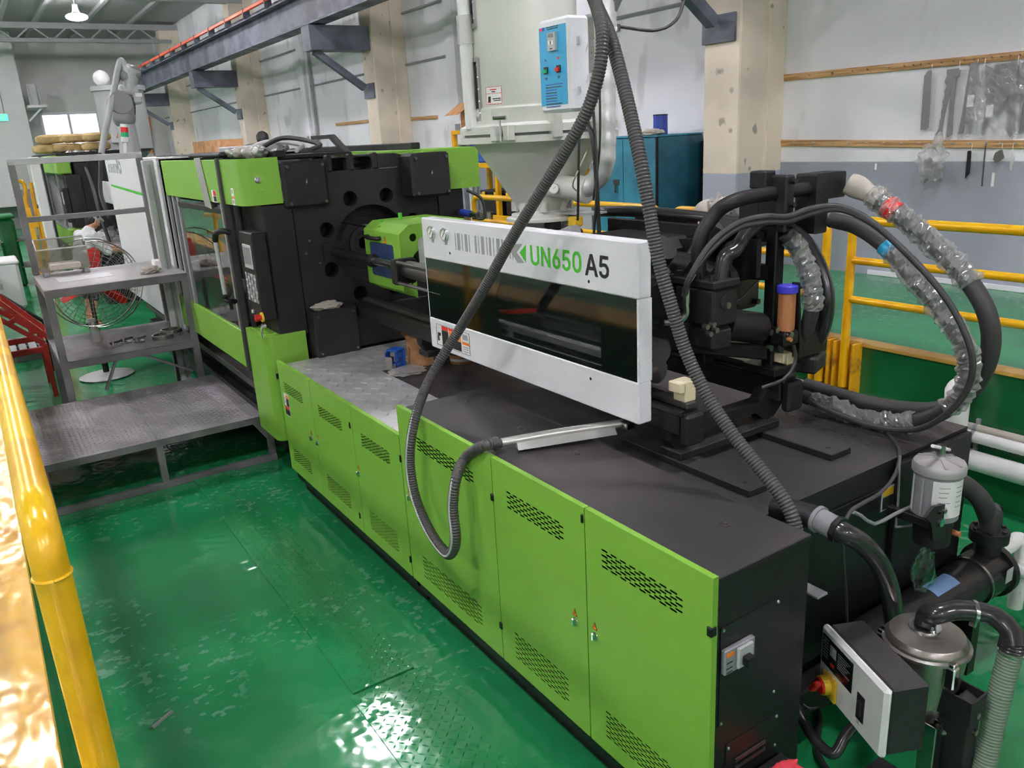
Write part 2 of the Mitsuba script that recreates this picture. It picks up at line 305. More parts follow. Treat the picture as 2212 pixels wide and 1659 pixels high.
# roof steel: trusses across the hall and purlins along it
for i, x in enumerate((2.7, -6.1, -14.9, -23.7, -32.5)):
    t = thing('roof_truss', ['steel roof truss above the camera', 'steel roof truss above the nearest cream column', 'steel roof truss nearest the visible ceiling lamp', 'steel roof truss in front of the far lamp', 'steel roof truss nearest the far end wall'][i], 'roof beam', 'roof trusses')
    obj('top_chord', bx(x-0.1, x+0.1, YN, YB, 6.62, 6.8), 'roof_steel', t); obj('bottom_chord', bx(x-0.08, x+0.08, YN, YB, 6.2, 6.32), 'roof_steel', t)
    for k in range(15):
        y = YN+0.4+k*1.1; obj('brace', beam((x, y, 6.26), (x, y+0.55, 6.7), 0.05, 0.05), 'roof_steel', t); obj('brace', beam((x, y+1.1, 6.26), (x, y+0.55, 6.7), 0.05, 0.05), 'roof_steel', t)
for i, y in enumerate((-5.2, -2.6, 0.6, 2.1, 3.1, 4.6, 6.0)):
    solo('roof_purlin', bx(XL, XR, y-0.06, y+0.06, 6.8, 6.9), 'roof_steel', ['roof purlin nearest the camera side wall', 'roof purlin left of the lit far lamp', 'roof purlin just left of the far lamp', 'roof purlin beside the far lamp', 'roof purlin right of the far lamp', 'second roof purlin right of the far lamp', 'roof purlin nearest the crane beam'][i], 'roof beam', False, 'roof purlins')

# ceiling lamps
pbr('lamp_shell', S(190, 190, 190), 0.4)
scene['lamp_glow'] = {'type': 'twosided', 'bsdf': {'type': 'diffuse', 'reflectance': rgb((0.8, 0.8, 0.8))}}
for i, (x, y, z) in enumerate(LAMPS):
    t = thing('high_bay_lamp', 'bright round high bay lamp at the far end, the one in view' if (x, y) == (-27.8, 3.75) else f"high bay lamp outside the view, {('row beside the crane beam', 'row over the near handrail', 'row behind the camera')[i//5]}, {('nearest the right end', 'second from the right end', 'middle one', 'second from the far end', 'nearest the far end')[i%5]}", 'ceiling lamp', 'high bay lamps')
    obj('housing', lathe_at([(0.0, 0.34), (0.07, 0.33), (0.09, 0.16), (0.12, 0.115)], (x, y, z), (x, y, z+1), 20), 'lamp_shell', t)
    obj('hanger', cyl((x, y, z+0.3), (x, y, ZC), 0.012, 6), 'lamp_shell', t)
    m = mv(lathe([(LAMP_RADIUS*math.sin(a), -0.11*math.cos(a)) for a in np.linspace(0, math.pi*0.86, 9)], 20), x, y, z)
    k = obj('lens', m, 'lamp_glow', t, True); scene[k]['emitter'] = {'type': 'area', 'radiance': rgb((LAMP_POWER*1.03, LAMP_POWER*0.98, LAMP_POWER*1.05))}

# columns, with their crane brackets
def column(x, label):
    x += 0.06
    t = thing('concrete_column', label, 'column', 'columns along the back wall')
    obj('shaft', bx(x-0.50, x, 6.88, YB, ZU, 6.8, 0.015), 'column_paint', t); obj('pilaster', bx(x-0.45, x+0.035, 7.28, YB, ZU, 6.8, 0.012), 'column_paint', t)
    b = thing('crane_bracket', label.replace('column', 'crane bracket on the column').replace('cream crane', 'grey steel crane'), 'bracket', 'crane brackets')
    xc = x-0.28
    obj('arm', cat(bx(xc-0.2, xc+0.2, 5.72, 6.88, 4.12, 4.16), bx(xc-0.2, xc+0.2, 5.72, 6.88, 4.5, 4.54), bx(xc-0.02, xc+0.02, 5.74, 6.88, 4.16, 4.5), bx(xc-0.2, xc+0.2, 5.72, 5.75, 4.12, 4.54), bx(xc+0.18, xc+0.2, 5.72, 6.88, 4.12, 4.54), bx(xc-0.2, xc-0.18, 5.72, 6.88, 4.12, 4.54)), 'crane_steel', b)
    obj('strut', beam((xc, 5.85, 4.12), (xc, 6.77, 3.47), 0.12, 0.12), 'crane_steel', b); obj('foot_plate', bx(xc-0.22, xc+0.22, 6.845, 6.88, 3.28, 3.55), 'crane_steel', b)
for x, l in ((2.7, 'cream column outside the view to the right'), (-6.1, 'cream column with a grey foot beside the teal cabinet'), (-14.9, 'cream column behind the black clamp plate'), (-23.7, 'cream column behind the man at the back'), (-32.5, 'farthest cream column near the far wall')): column(x, l)
t = thing('crane_runway', 'long grey steel crane beam on brackets along the back wall', 'crane beam')
yb_, z0_, z1_ = 5.92, 4.56, 5.12
obj('lower_flange', bx(-33.5, XR, yb_-0.16, yb_+0.16, z0_, z0_+0.03), 'crane_steel', t); obj('web', bx(-33.5, XR, yb_-0.012, yb_+0.012, z0_, z1_), 'crane_steel', t)
obj('upper_flange', bx(-33.5, XR, yb_-0.18, yb_+0.18, z1_-0.03, z1_), 'crane_steel', t); obj('rail', bx(-33.5, XR, yb_-0.035, yb_+0.035, z1_, z1_+0.1), 'crane_steel', t)
obj('conductor', bx(-33.3, XR, yb_-0.24, yb_-0.19, z1_+0.1, z1_+0.17, 0.01), 'orange_cable', t, label='orange conductor rail')
for i in range(28): obj('conductor_hook', bx(-33+i*1.45, -32.96+i*1.45, yb_-0.25, yb_-0.1, z1_-0.02, z1_+0.18), 'crane_steel', t)
# pipes and ledges on the back wall
for i, (px, lab) in enumerate(((1000, 'pale grey conduit on the wall left of the hopper'), (668, 'pale grey conduit on the wall left of the second column'))):
    x = ay(px, 180, YB)[0]; t = thing('conduit', lab, 'conduit', 'conduits on the back wall')
    obj('channel', bx(x-0.3, x+0.02, YB-0.14, YB, ZU, 6.8, 0.01), 'wall_paint', t); obj('pipe', cyl((x+0.12, YB-0.05, ZU), (x+0.12, YB-0.05, 6.6), 0.04, 8), 'white_matte', t); obj('dark_pipe', cyl((x+0.3, YB-0.04, ZU+.1), (x+0.3, YB-0.04, 6.6), 0.025, 8), 'mid_grey', t)
    obj('switch_box', bx(x-0.05, x+0.32, YB-0.24, YB-0.1, 2.35, 2.75, 0.01), 'white_matte', t); obj('box_window', bx(x+0.05, x+0.22, YB-0.246, YB-0.24, 2.55, 2.7), 'mid_grey', t)
for z in (3.85, 4.75):
    solo('wire_run', cyl((XL, YB-0.02, z), (-6.8, YB-0.02, z), 0.022, 6), 'mid_grey', 'thin dark cable along the back wall, ' + ('lower of two' if z < 4 else 'upper of two'), 'cable')

# ------------------------------------------------------------------ the moulding machine: the two rows of cabinets in front
DY = 1.63                                     # the doors' front plane
def vent_holes(tl, br, rows, cols=8, gap=0.3):
    a, b = ay(*tl, DY), ay(*br, DY); x0, x1, z1, z0 = a[0], b[0], a[2], b[2]; p = (x1-x0)/(cols+0.5); dz = (z1-z0)/rows; out = []
    for r in range(rows):
        for c in range(cols):
            u = x0+(c+0.5*(r % 2))*p; w = z1-(r+0.5)*dz; out.append(rrect(u, u+p*(1-gap), w-0.0046, w+0.0046, 0.004, 2))
    return out
def lock(door, lx, lz):
    obj('lock', cat(lathe_at([(0, 0.0), (0.017, 0), (0.016, 0.006), (0.010, 0.008), (0, 0.008)], (lx, DY, lz), (lx, DY-1, lz), 16), bx(lx-0.008, lx+0.008, DY-0.016, DY-0.007, lz-0.016, lz+0.016, 0.004)), 'chrome', door, label='chrome door lock')
def warning(door, tx, tz, s=0.03, y=DY, M=None):
    M = at_front(tx, y-0.0006, tz) if M is None else M
    tri = Polygon([(-s/2, -s*0.45), (s/2, -s*0.45), (0, s*0.6)])
    k = obj('warning_triangle', prism(tri, 0.0008, M), 'ink', door, False, label='orange warning triangle')
    M2 = M.copy(); M2[:3, 3] += M[:3, 2]*0.0008
    obj('triangle_face', prism(tri.buffer(-s*0.06, join_style=2), 0.0004, M2), 'sticker_orange', k, False)
    obj('triangle_sign', prism(Polygon([(0.01*s, .3*s), (-.12*s, -.02*s), (0, -.02*s), (-.04*s, -.32*s), (.12*s, .05*s), (0, .05*s)]), 0.0008, M2), 'ink', k, False)
def door(cab, x0, x1, z0, z1, vents, locks=(), tris=()):
    g = 0.003; holes = sum((vent_holes(*v) for v in vents), [])
    face = rrect(x0+g, x1-g, z0, z1, 0.006, 3).difference(unary_union(holes))
    d = obj('door', cat(prism(face, 0.003, plane_front(DY+0.003)), bx(x0+g, x0+g+0.003, DY+0.003, DY+0.024, z0, z1), bx(x1-g-0.003, x1-g, DY+0.003, DY+0.024, z0, z1), bx(x0+g, x1-g, DY+0.003, DY+0.024, z1-0.003, z1), bx(x0+g, x1-g, DY+0.003, DY+0.024, z0, z0+0.003)), 'lime_paint', cab, False, label='lime green louvred door')
    for p in locks: q = ay(*p, DY); lock(d, q[0], q[2])
    for p in tris: q = ay(*p, DY); warning(d, q[0], q[2])
    return d
def hinge(cab, p, w=0.022, h=0.034):
    q = ay(*p, DY); obj('hinge', bx(q[0]-w/2, q[0]+w/2, DY-0.006, DY+0.02, q[2]-h/2, q[2]+h/2, 0.003), 'black_paint', cab)
HX0, HX1, HX2, HX3, HZ0, HZ1, HYB = -3.655, -2.735, -2.098, -1.475, 0.18, 1.19, 2.11
hc = thing('electrical_cabinet', "tall lime green three-door cabinet with dusty black top at the machine's near end", 'cabinet')
obj('body', bx(HX0+0.02, -1.49, DY+0.026, HYB, 0.10, 1.160, 0.004), 'black_paint', hc); obj('plinth', bx(HX0+0.05, -1.53, DY+0.075, HYB, 0.0, 0.10), 'void', hc)
obj('top_plate', bx(HX0+0.01, -1.488, DY+0.012, HYB, 1.1605, 1.1725, 0.003), 'black_dusty', hc, label='dusty black top plate')
door(hc, HX0, HX1, HZ0, HZ1, [((898, 943.5), (1028.7, 1051), 7), ((912, 1199.6), (1049, 1362), 11, 8)], [(884.6, 1074)], [(883.5, 1059)])
door(hc, HX1, HX2, HZ0, HZ1, [((1092.8, 1059), (1223, 1176.8), 7), ((1111, 1364), (1234.6, 1526.7), 11)], [(1242.8, 1341.5)], [(1242, 1323)])
door(hc, HX2, HX3, HZ0, HZ1, [((1298.6, 1183.6), (1481.6, 1339), 7), ((1307.8, 1533.6), (1458, 1722), 11)], [(1285.8, 1373.5)], [(1285, 1353)])
for p in ((1064, 1074), (1083, 1351), (1534, 1365), (1258, 1120)): hinge(hc, p, 0.022 if p[0] != 1258 else 0.012)
for i, (px, py) in enumerate(((1010, 868), (1123, 925), (1246, 980), (1567, 1134), (1160, 966))):
    q = az(px, py, 1.1725); obj('screw', lathe_at([(0.016, 0), (0.016, 0.002), (0.008, 0.003), (0.007, 0.009), (0, 0.010)], q, q+[0, 0, 1], 10), 'dark_steel', hc)
# the end face of the tall cabinet
EX = -1.49
def epoly(pts, x=EX): return Polygon([tuple(ax(*p, x)[1:]) for p in pts])
a, b, c, d_ = (ax(*p, EX)[1:] for p in ((1561, 1363.4), (1679.7, 1297), (1670, 1491), (1556, 1564)))
yl, yr, zt, zb = (a[0]+d_[0])/2, (b[0]+c[0])/2, (a[1]+b[1])/2, (c[1]+d_[1])/2
k = obj('cover_plate', prism(rrect(yl-0.012, yr+0.012, zb-0.012, zt+0.012, 0.006), 0.003, plane_end(EX)), 'black_paint', hc, False)
def screws(par, pts, x, r=0.0065):
    for y, z in pts: obj('screw', lathe_at([(0, 0), (r, 0), (r*0.85, 0.003), (0, 0.0045)], (x, y, z), (x+1, y, z), 10), 'chrome', par)
screws(k, [(yl, zt), (yr, zt), (yl, zb), (yr, zb)], EX+0.003)
ba, bb = ax(1565.8, 1407.7, EX+0.02)[1:], ax(1629, 1423.5, EX+0.02)[1:]; bt = ax(1597, 1392, EX+0.02)[2]; bl = ax(1597, 1443, EX+0.02)[2]
br = obj('main_breaker', bx(EX+0.003, EX+0.022, ba[0], bb[0], bl, bt, 0.003), 'mid_grey', hc, label='grey main breaker with black handle')
ym = (ba[0]+bb[0])/2; zm = (bl+bt)/2
obj('breaker_front', bx(EX+0.022, EX+0.034, ym-0.02, ym+0.05, bl+0.01, bt-0.004, 0.003), 'light_grey', br); obj('handle', bx(EX+0.034, EX+0.06, ym-0.004, ym+0.03, zm-0.025, zm+0.012, 0.004), 'black_paint', br)
obj('label_strip', bx(EX+0.022, EX+0.0228, ba[0]+0.008, ym-0.03, zm+0.02, zm+0.035), 'sticker_orange', br, False)
for dz in (0.0, -0.02, -0.035): obj('print_line', bx(EX+0.022, EX+0.0226, ba[0]+0.008, ym-0.035, zm+dz-0.004, zm+dz), 'ink', br, False)
sc = [ax(*p, EX)[1:] for p in ((1572, 1615.6), (1675.6, 1546), (1671.8, 1607.7))]
k = obj('lower_plate', prism(rrect(sc[0][0]-0.012, sc[1][0]+0.012, sc[0][1]-0.30, sc[1][1]+0.012, 0.006), 0.003, plane_end(EX)), 'black_paint', hc, False)
screws(k, [tuple(s) for s in sc]+[(sc[0][0], sc[0][1]-0.15)], EX+0.003)
for i in range(2): obj('louvre', beam((EX+0.008, sc[0][0]+0.03, sc[1][1]-0.07-i*0.03), (EX+0.008, sc[1][0]-0.06, sc[1][1]-0.07-i*0.03), 0.006, 0.012), 'dark_steel', k)
q = ax(1690, 1672, -1.40)
obj('junction_box', bx(EX+0.003, -1.35, q[1]-0.10, q[1]+0.10, q[2]-0.30, q[2]-0.02, 0.006), 'black_paint', hc)
m = blob((q[0]+0.0, q[1]-0.0, q[2]+0.0), 0.042, 3, 0.55, 2.2, 4, (1.0, 1.6, 0.6)); m.vertices[:, 2] = np.maximum(m.vertices[:, 2], q[2]-0.0195)
solo('red_rag', m, 'cloth_red', 'crumpled red cloth beside the foot of the black cabinet end', 'cloth', 60)

LX0, LX1, LX2, LX3, LZ1 = -5.67, -5.005, -4.315, -3.66, 1.02
DZ = 0.985
lc = thing('electrical_cabinet', 'low lime green three-door cabinet under the checkered aluminium deck', 'cabinet')
obj('body', bx(LX0+0.03, LX3-0.01, DY+0.026, 2.30, 0.10, DZ-0.012, 0.004), 'black_paint', lc); obj('plinth', bx(LX0+0.05, LX3, DY+0.075, 2.3, 0.0, 0.10), 'void', lc)
door(lc, LX0, LX1, HZ0, LZ1, [((611.5, 823.9), (656.7, 875.4), 9), ((632, 965), (677, 1029), 13)], [(674, 946)], [(672.5, 935)])
door(lc, LX1, LX2, HZ0, LZ1, [((685.7, 874.5), (741.7, 935), 9), ((705, 1023.5), (762.8, 1103.8), 13)], [(687, 956.8)], [(686, 944)])
door(lc, LX2, LX3, HZ0, LZ1, [((778, 935), (846, 1007.7), 9), ((797, 1100.4), (865.4, 1197.9), 13)], [(775.6, 1022.6)], [(774.8, 1010)])
for p in ((598.5, 813), (756, 918.8), (778, 1113.7), (865.5, 991), (887, 1208)): hinge(lc, p, 0.014, 0.04)
# the warning sticker of the left door
sa, sb = ay(612, 847, DY), ay(629, 902, DY); sx0, sx1, sz1, sz0 = sa[0], sb[0], sa[2], sb[2]
st = obj('safety_sticker', prism(rrect(sx0, sx1, sz0, sz1, 0.004), 0.0008, plane_front(DY)), 'label_white', lc, False, label='white, red and black warning sticker')
def patch(par, x0, x1, z0, z1, mat, y=DY, t=0.0014): obj('print_patch', bx(x0, x1, y-t, y, z0, z1), mat, par, False)
w_, h_ = sx1-sx0, sz1-sz0
patch(st, sx0+0.45*w_, sx1-0.03*w_, sz0+0.80*h_, sz1-0.05*h_, 'sticker_orange'); patch(st, sx0+0.45*w_, sx1-0.03*w_, sz0+0.44*h_, sz0+0.79*h_, 'ink'); patch(st, sx0+0.03*w_, sx1-0.03*w_, sz0+0.30*h_, sz0+0.42*h_, 'sticker_red'); patch(st, sx0+0.03*w_, sx1-0.03*w_, sz0+0.03*h_, sz0+0.29*h_, 'ink'); patch(st, sx0+0.12*w_, sx0+0.28*w_, sz0+0.55*h_, sz0+0.80*h_, 'ink_grey')

def treads(x0, x1, y0, y1, z, pitch, L, w, h, diamond=False):
    """Checker plate: little raised lozenges in alternating directions, one mesh."""
    nx, ny = int((x1-x0)/pitch), int((y1-y0)/pitch); base = np.array([[-L/2, 0, 0], [0, -w/2, 0], [L/2, 0, 0], [0, w/2, 0], [0, 0, h]]); fs = np.array([[0, 1, 4], [1, 2, 4], [2, 3, 4], [3, 0, 4]])
    i, j = np.meshgrid(np.arange(nx), np.arange(ny), indexing='ij'); i, j = i.ravel(), j.ravel(); a = np.where((i+j) % 2 == 0, math.pi/4, -math.pi/4)
    c, s = np.cos(a), np.sin(a); R_ = np.zeros((len(i), 3, 3)); R_[:, 0, 0] = c; R_[:, 0, 1] = -s; R_[:, 1, 0] = s; R_[:, 1, 1] = c; R_[:, 2, 2] = 1
    v = np.einsum('kab,nb->kna', R_, base)+np.stack([x0+(i+0.5)*(x1-x0)/nx, y0+(j+0.5)*(y1-y0)/ny, np.full(len(i), z)], 1)[:, None]
    f = fs[None]+(np.arange(len(i))*5)[:, None, None]; return mk(v.reshape(-1, 3), f.reshape(-1, 3))
# the aluminium deck on the low cabinet: two plates
sy = az(735, 757, DZ)[1]; DKX0 = az(735, 757, DZ)[0]; sx_end = az(880, 800, DZ)[0]
for (x0, x1, y0, y1) in ((LX0+0.01, LX3-0.012, DY+0.006, sy-0.003), (LX0+0.01, az(850, 795, DZ)[0], sy+0.003, 2.86)):
    k = obj('deck_plate', bx(x0, x1, y0, y1, DZ-0.006, DZ, 0.001), 'alu', lc, label='aluminium checker plate'); obj('tread', treads(x0+0.01, x1-0.01, y0+0.01, y1-0.01, DZ, 0.075, 0.062, 0.021, 0.006), 'alu', k, 50, kind='stuff')
obj('deck_support', bx(LX0+0.03, LX3, 2.30, 2.9, 0.5, DZ-0.0065), 'black_paint', lc)
obj('plain_plate', bx(az(850, 795, DZ)[0]+0.003, LX3-0.012, sy+0.003, 2.86, DZ-0.006, DZ-0.001, 0.001), 'black_dusty', lc)

# ------------------------------------------------------------------ floor plates over the cable duct
for i, (x0, x1, y0, y1, z, l) in enumerate(((-8.6, -3.156, 1.04, 1.36, 0.012, 'raised green painted checker plate on the floor that ends beside the tall cabinet'), (-3.150, 1.5, 1.02, 1.40, 0.004, 'lower green painted checker plate that runs on towards the camera'))):
    t = thing('floor_plate', l, 'floor plate', None); obj('sheet', bx(x0, x1, y0, y1, 0.0, z, 0.001), 'floor_paint', t)
    obj('tread', treads(x0+0.01, x1-0.01, y0+0.008, y1-0.008, z, 0.036, 0.032, 0.010, 0.004), 'floor_paint', t, 50, kind='stuff')
solo('steel_strip', beam(az(329, 1572, 0.006), az(372, 1536, 0.006), 0.014, 0.01), 'mid_grey', 'thin grey strip lying on the green floor near the camera', 'strip')

# ------------------------------------------------------------------ clamping unit
YA, ZA, PX = 2.52, 1.745, -5.76                 # the machine's axis and the face of the fixed platen
cu = thing('clamping_unit', 'black and lime green clamping unit with a big black platen full of round holes', 'machine')
holes = [Point(YA+0.384*math.cos(a), ZA+0.384*math.sin(a)).buffer(0.056, quad_segs=8) for a in np.radians(np.arange(8)*45+22.5)]
out = Polygon([(1.93, 0.60), (1.93, 2.10), (2.2, 2.38), (2.30, 2.405), (2.76, 2.405), (2.86, 2.38), (3.05, 2.12), (3.10, 2.06), (3.10, 0.60)])
cut = [rrect(2.235, 2.375, 2.305, 2.395, 0.012), rrect(2.425, 2.575, 2.30, 2.395, 0.03)]
front = out.difference(unary_union(holes+cut+[Point(YA, ZA).buffer(0.30, quad_segs=16)]))
back = out.difference(unary_union([Point(YA, ZA).buffer(0.05, quad_segs=12)]+cut))
obj('platen', cat(prism(front, 0.16, plane_end(PX-0.16)), prism(back, 0.24, plane_end(PX-0.40))), 'platen_black', cu, False, label='black fixed platen with round holes')
obj('nozzle_ring', lathe_at([(0.10, -0.02), (0.10, 0.02), (0.135, 0.02), (0.135, 0), (0.20, -0.005)], (PX-0.15, YA, ZA), (PX+1, YA, ZA), 32), 'platen_black', cu)
obj('bore_plug', cyl((PX-0.42, YA, ZA), (PX-0.30, YA, ZA), 0.052, 16), 'void', cu)
obj('sloped_rib', mk([[PX+0.004, 2.63, 2.30], [PX+0.004, 2.78, 2.30], [PX-0.16, 2.86, 2.39], [PX-0.16, 2.70, 2.39]], [[0, 1, 2], [0, 2, 3]]), 'light_grey', cu, False)
for i, y in enumerate((2.24, 2.41, 2.60)): obj('top_rib', bx(PX-0.05, PX+0.012, y-0.022, y+0.022, 2.30, 2.42, 0.01), 'platen_black', cu)
def bolts4(par, x, y0, y1, z0, z1, r, ins=0.03, mat='steel', n=6, h=0.02):
    for y in (y0+ins, y1-ins):
        for z in (z0+ins, z1-ins): obj('bolt', cyl((x, y, z), (x+h, y, z), r, n), mat, par)
for (y0, y1, dx) in ((1.87, 2.20, 0.05), (2.80, 3.13, 0.20)):
    k = obj('tie_bar_cover', bx(PX, PX+dx, y0, y1, 2.07, 2.395, 0.02), 'platen_black', cu); bolts4(k, PX+dx, y0, y1, 2.07, 2.395, 0.013, 0.035, 'dark_steel')
    obj('cover_mark', prism(Polygon([(0, 0), (.012, .02), (.004, .02), (.012, .04), (-.004, .015), (.004, .015)]), 0.001, plane_end(PX+dx)@np.array([[1, 0, 0, (y0+y1)/2], [0, 1, 0, 2.23], [0, 0, 1, 0], [0, 0, 0, 1.0]])), 'light_grey', k, False)
k = obj('platen_foot', bx(PX, PX+0.14, 1.93, 2.27, DZ, 1.325, 0.006), 'platen_black', cu); bolts4(k, PX+0.14, 1.93, 2.27, DZ, 1.325, 0.009, 0.03, 'steel')
obj('platen_lower', bx(PX, PX+0.06, 2.27, 3.1, DZ, 1.30, 0.01), 'platen_black', cu)
for (y, z) in ((2.02, 1.83), (1.985, 1.74), (2.08, 1.66)): obj('cap_screw', cyl((PX, y, z), (PX+0.01, y, z), 0.009, 8), 'steel', cu)
# green hoods round the top
HF, HX = 1.585, -5.735
def hood_poly(x0, x1, y0, y1, r): return Polygon([(x0, y0), (x1-r, y0)]+[(x1-r+r*math.sin(a), y0+r-r*math.cos(a)) for a in np.linspace(0, math.pi/2, 7)]+[(x1, y1), (x1-0.03, y1), (x1-0.03, y0+r)]+[(x1-r+(r-0.03)*math.sin(a), y0+r-(r-0.03)*math.cos(a)) for a in np.linspace(math.pi/2, 0, 7)]+[(x0, y0+0.03)])
h = obj('front_hood', prism(hood_poly(-6.22, HX, HF, 1.86, 0.07), 0.315, plane_top(2.115)), 'lime_paint', cu, 30, label='lime green top hood round the front corner')
obj('hood_stud', lathe_at([(0, 0), (0.022, 0), (0.022, 0.006), (0.014, 0.008), (0.013, 0.014), (0, 0.015)], (HX, 1.70, 2.285), (HX+1, 1.70, 2.285), 14), 'chrome', h)
for dy in (0, 0.03): obj('rivet', cyl((HX, 1.695+dy, 2.205), (HX+0.004, 1.695+dy, 2.205), 0.005, 6), 'steel', h)
def sticker_f(par, p0, p1, Y, rows, mat='label_white', name='safety_sticker'):
    a, b = ay(*p0, Y), ay(*p1, Y); x0, x1, z1, z0 = a[0], b[0], a[2], b[2]
    s = obj(name, bx(x0, x1, Y-0.001, Y, z0, z1), mat, par, False)
    for (u0, u1, v0, v1, m) in rows: obj('print_patch', bx(x0+u0*(x1-x0), x0+u1*(x1-x0), Y-0.0016, Y-0.001, z0+v0*(z1-z0), z0+v1*(z1-z0)), m, s, False)
    return s
sticker_f(h, (498, 406), (509, 444), HF, [(0.05, .95, .38, .52, 'sticker_orange'), (0.3, .7, .7, .9, 'ink_grey'), (.2, .8, .1, .3, 'ink_grey')])
obj('rear_hood', prism(rrect(3.0, 3.50, 2.10, 2.405, 0.012), 0.03, plane_end(PX-0.02)), 'lime_paint', cu, False, label='lime green hood behind the platen'); obj('rear_hood_side', bx(-9.6, PX-0.03, 3.47, 3.50, 2.10, 2.405), 'lime_paint', cu); obj('rear_hood_top', bx(-6.4, PX-0.02, 2.75, 3.5, 2.405, 2.415), 'lime_paint', cu)
for y in (3.19, 3.24, 3.32, 3.37):
    for z in (2.17, 2.29): obj('rivet', cyl((PX+0.01, y, z), (PX+0.014, y, z), 0.004, 6), 'mid_grey', cu)
obj('rear_guard', bx(-9.6, PX-0.05, 3.44, 3.47, 0.7, 1.1), 'lime_paint', cu); obj('rear_post', bx(-6.05, PX-0.03, 3.12, 3.36, 0.6, 2.1, 0.01), 'black_paint', cu)
# column with the control panel, green foot below
obj('front_column', bx(-6.2, PX+0.01, 1.71, 1.93, 1.15, 2.115, 0.012), 'black_satin', cu)
obj('foot_cover', prism(Polygon([(-6.2, HF), (-5.80, HF)]+[(-5.80+0.065*math.sin(a), HF+0.065-0.065*math.cos(a)) for a in np.linspace(0, math.pi/2, 6)]+[(-5.735, 1.895), (-6.2, 1.895)]), 0.81, plane_top(0.375)), 'lime_paint', cu, 30, label='lime green lower column cover')
obj('foot_tray', bx(-6.15, -5.80, HF+0.03, 1.70, 1.185, 1.19), 'lime_edge', cu)
cp = obj('control_panel', bx(-6.045, -5.735, 1.60, 1.705, 1.30, 1.93, 0.008), 'black_satin', cu, label='black control panel with a screen and keypad')
sa, sb = ay(524, 528, 1.6), ay(549, 583, 1.6)
obj('screen', bx(sa[0], sb[0], 1.594, 1.601, sb[2], ay(540, 530, 1.6)[2], 0.003), 'light_grey', cp, label='grey touch screen'); obj('screen_glass', bx(sa[0]+0.02, sb[0]-0.015, 1.5925, 1.594, sb[2]+0.03, ay(540, 530, 1.6)[2]-0.02), 'mid_grey', cp, False)
kz1, kz0 = ay(545, 592, 1.6)[2], ay(556, 655, 1.6)[2]
for r in range(9):
    for c in range(4):
        x = -6.02+c*0.066; z = kz1-(r+0.5)*(kz1-kz0)/9
        obj('key', bx(x, x+(0.05 if (r*5+c*3) % 4 else 0.035), 1.596, 1.601, z-0.011, z+0.011, 0.002), ('light_grey', 'mid_grey')[(r+c) % 2], cp)
e = ay(562, 686, 1.58); q = np.array([e[0], 1.6, e[2]])
obj('emergency_stop', cat(cyl(q, q+[0, -0.03, 0], 0.018, 12), cyl(q+[0, -0.03, 0], q+[0, -0.055, 0], 0.026, 16)), 'red_plastic', cp, label='red emergency stop button'); obj('stop_collar', cyl(q, q+[0, -0.012, 0], 0.036, 16), 'yellow_plastic', cp)
obj('key_switch', cat(cyl(q+[0.04, 0, -0.055], q+[0.04, -0.03, -0.055], 0.016, 10), tube([q+[0.04, -0.03, -0.055], q+[0.045, -0.035, -0.10], q+[0.04, -0.03, -0.14]], 0.007, 6, 4)), 'chrome', cp); obj('white_button', cyl(q+[-0.22, 0, 0.01], q+[-0.22, -0.012, 0.01], 0.014, 12), 'label_white', cp)
obj('mount_pole', cyl((-6.12, 1.64, 1.2), (-6.12, 1.64, 2.1), 0.028, 12), 'black_satin', cu)
# sliding door
sd = obj('sliding_door', bx(-8.30, -6.27, HF, HF+0.03, 2.115, 2.43, 0.004), 'lime_paint', cu, label='sliding safety door with a lime green top and lower panel')
obj('edge_seal', bx(-6.27, -6.215, HF-0.02, HF+0.035, 0.83, 2.44, 0.006), 'rubber', sd, label='black rubber door edge')
obj('door_stile', bx(-6.40, -6.33, HF+0.004, HF+0.03, 1.13, 2.115), 'mid_grey', sd)
obj('lower_panel', bx(-8.55, -6.275, HF, HF+0.025, 0.83, 1.135, 0.004), 'lime_paint', sd, label='lime green lower door panel')
for x in (-7.93, -8.12, -8.34): obj('door_stile', bx(x, x+0.07, HF+0.005, HF+0.03, 1.13, 2.115, 0.004), 'mid_grey', sd)
obj('door_rail', bx(-7.9, -6.4, HF+0.005, HF+0.03, 2.03, 2.075, 0.004), 'black_satin', sd)
obj('pane', mk([[-7.9, HF+0.018, 1.13], [-6.4, HF+0.018, 1.13], [-6.4, HF+0.018, 2.1], [-7.9, HF+0.018, 2.1]], [[0, 1, 2], [0, 2, 3]]), 'film', sd, False, label='clear door window')
ta, tb = ay(422, 346, HF), ay(452, 438, HF); tm = mk([[ta[0]-0.03, HF-0.004, 2.445], [ta[0]+0.17, HF-0.004, 2.445], [tb[0]+0.08, HF-0.006, 2.06], [tb[0]-0.12, HF-0.007, 2.075], [ta[0]-0.03, HF+0.03, 2.447], [ta[0]+0.17, HF+0.03, 2.447]], [[0, 3, 2], [0, 2, 1], [0, 1, 5], [0, 5, 4]])
obj('tape_strip', tm.subdivide().subdivide(), 'foil', sd, True, label='strip of silver tape')
sticker_f(sd, (456, 410), (470, 438), HF, [(.35, .95, .55, .95, 'sticker_red'), (.35, .95, .08, .5, 'ink')])
hp = [ay(498, 503, HF-0.03), ay(480, 499, 1.50), ay(466, 505, 1.48), ay(465, 520, 1.48)]; hq = [ay(486, 636, 1.48), ay(487, 645, 1.49), ay(494, 650, 1.50), ay(508, 651, HF-0.03)]
obj('handle_grip', tube([hp[3], hq[0]], 0.016, 10, 0), 'light_grey', sd, label='grey handle bar'); obj('handle_end', tube(hp, 0.022, 10, 6), 'black_satin', sd); obj('handle_end', tube(hq, 0.02, 10, 6), 'black_satin', sd)
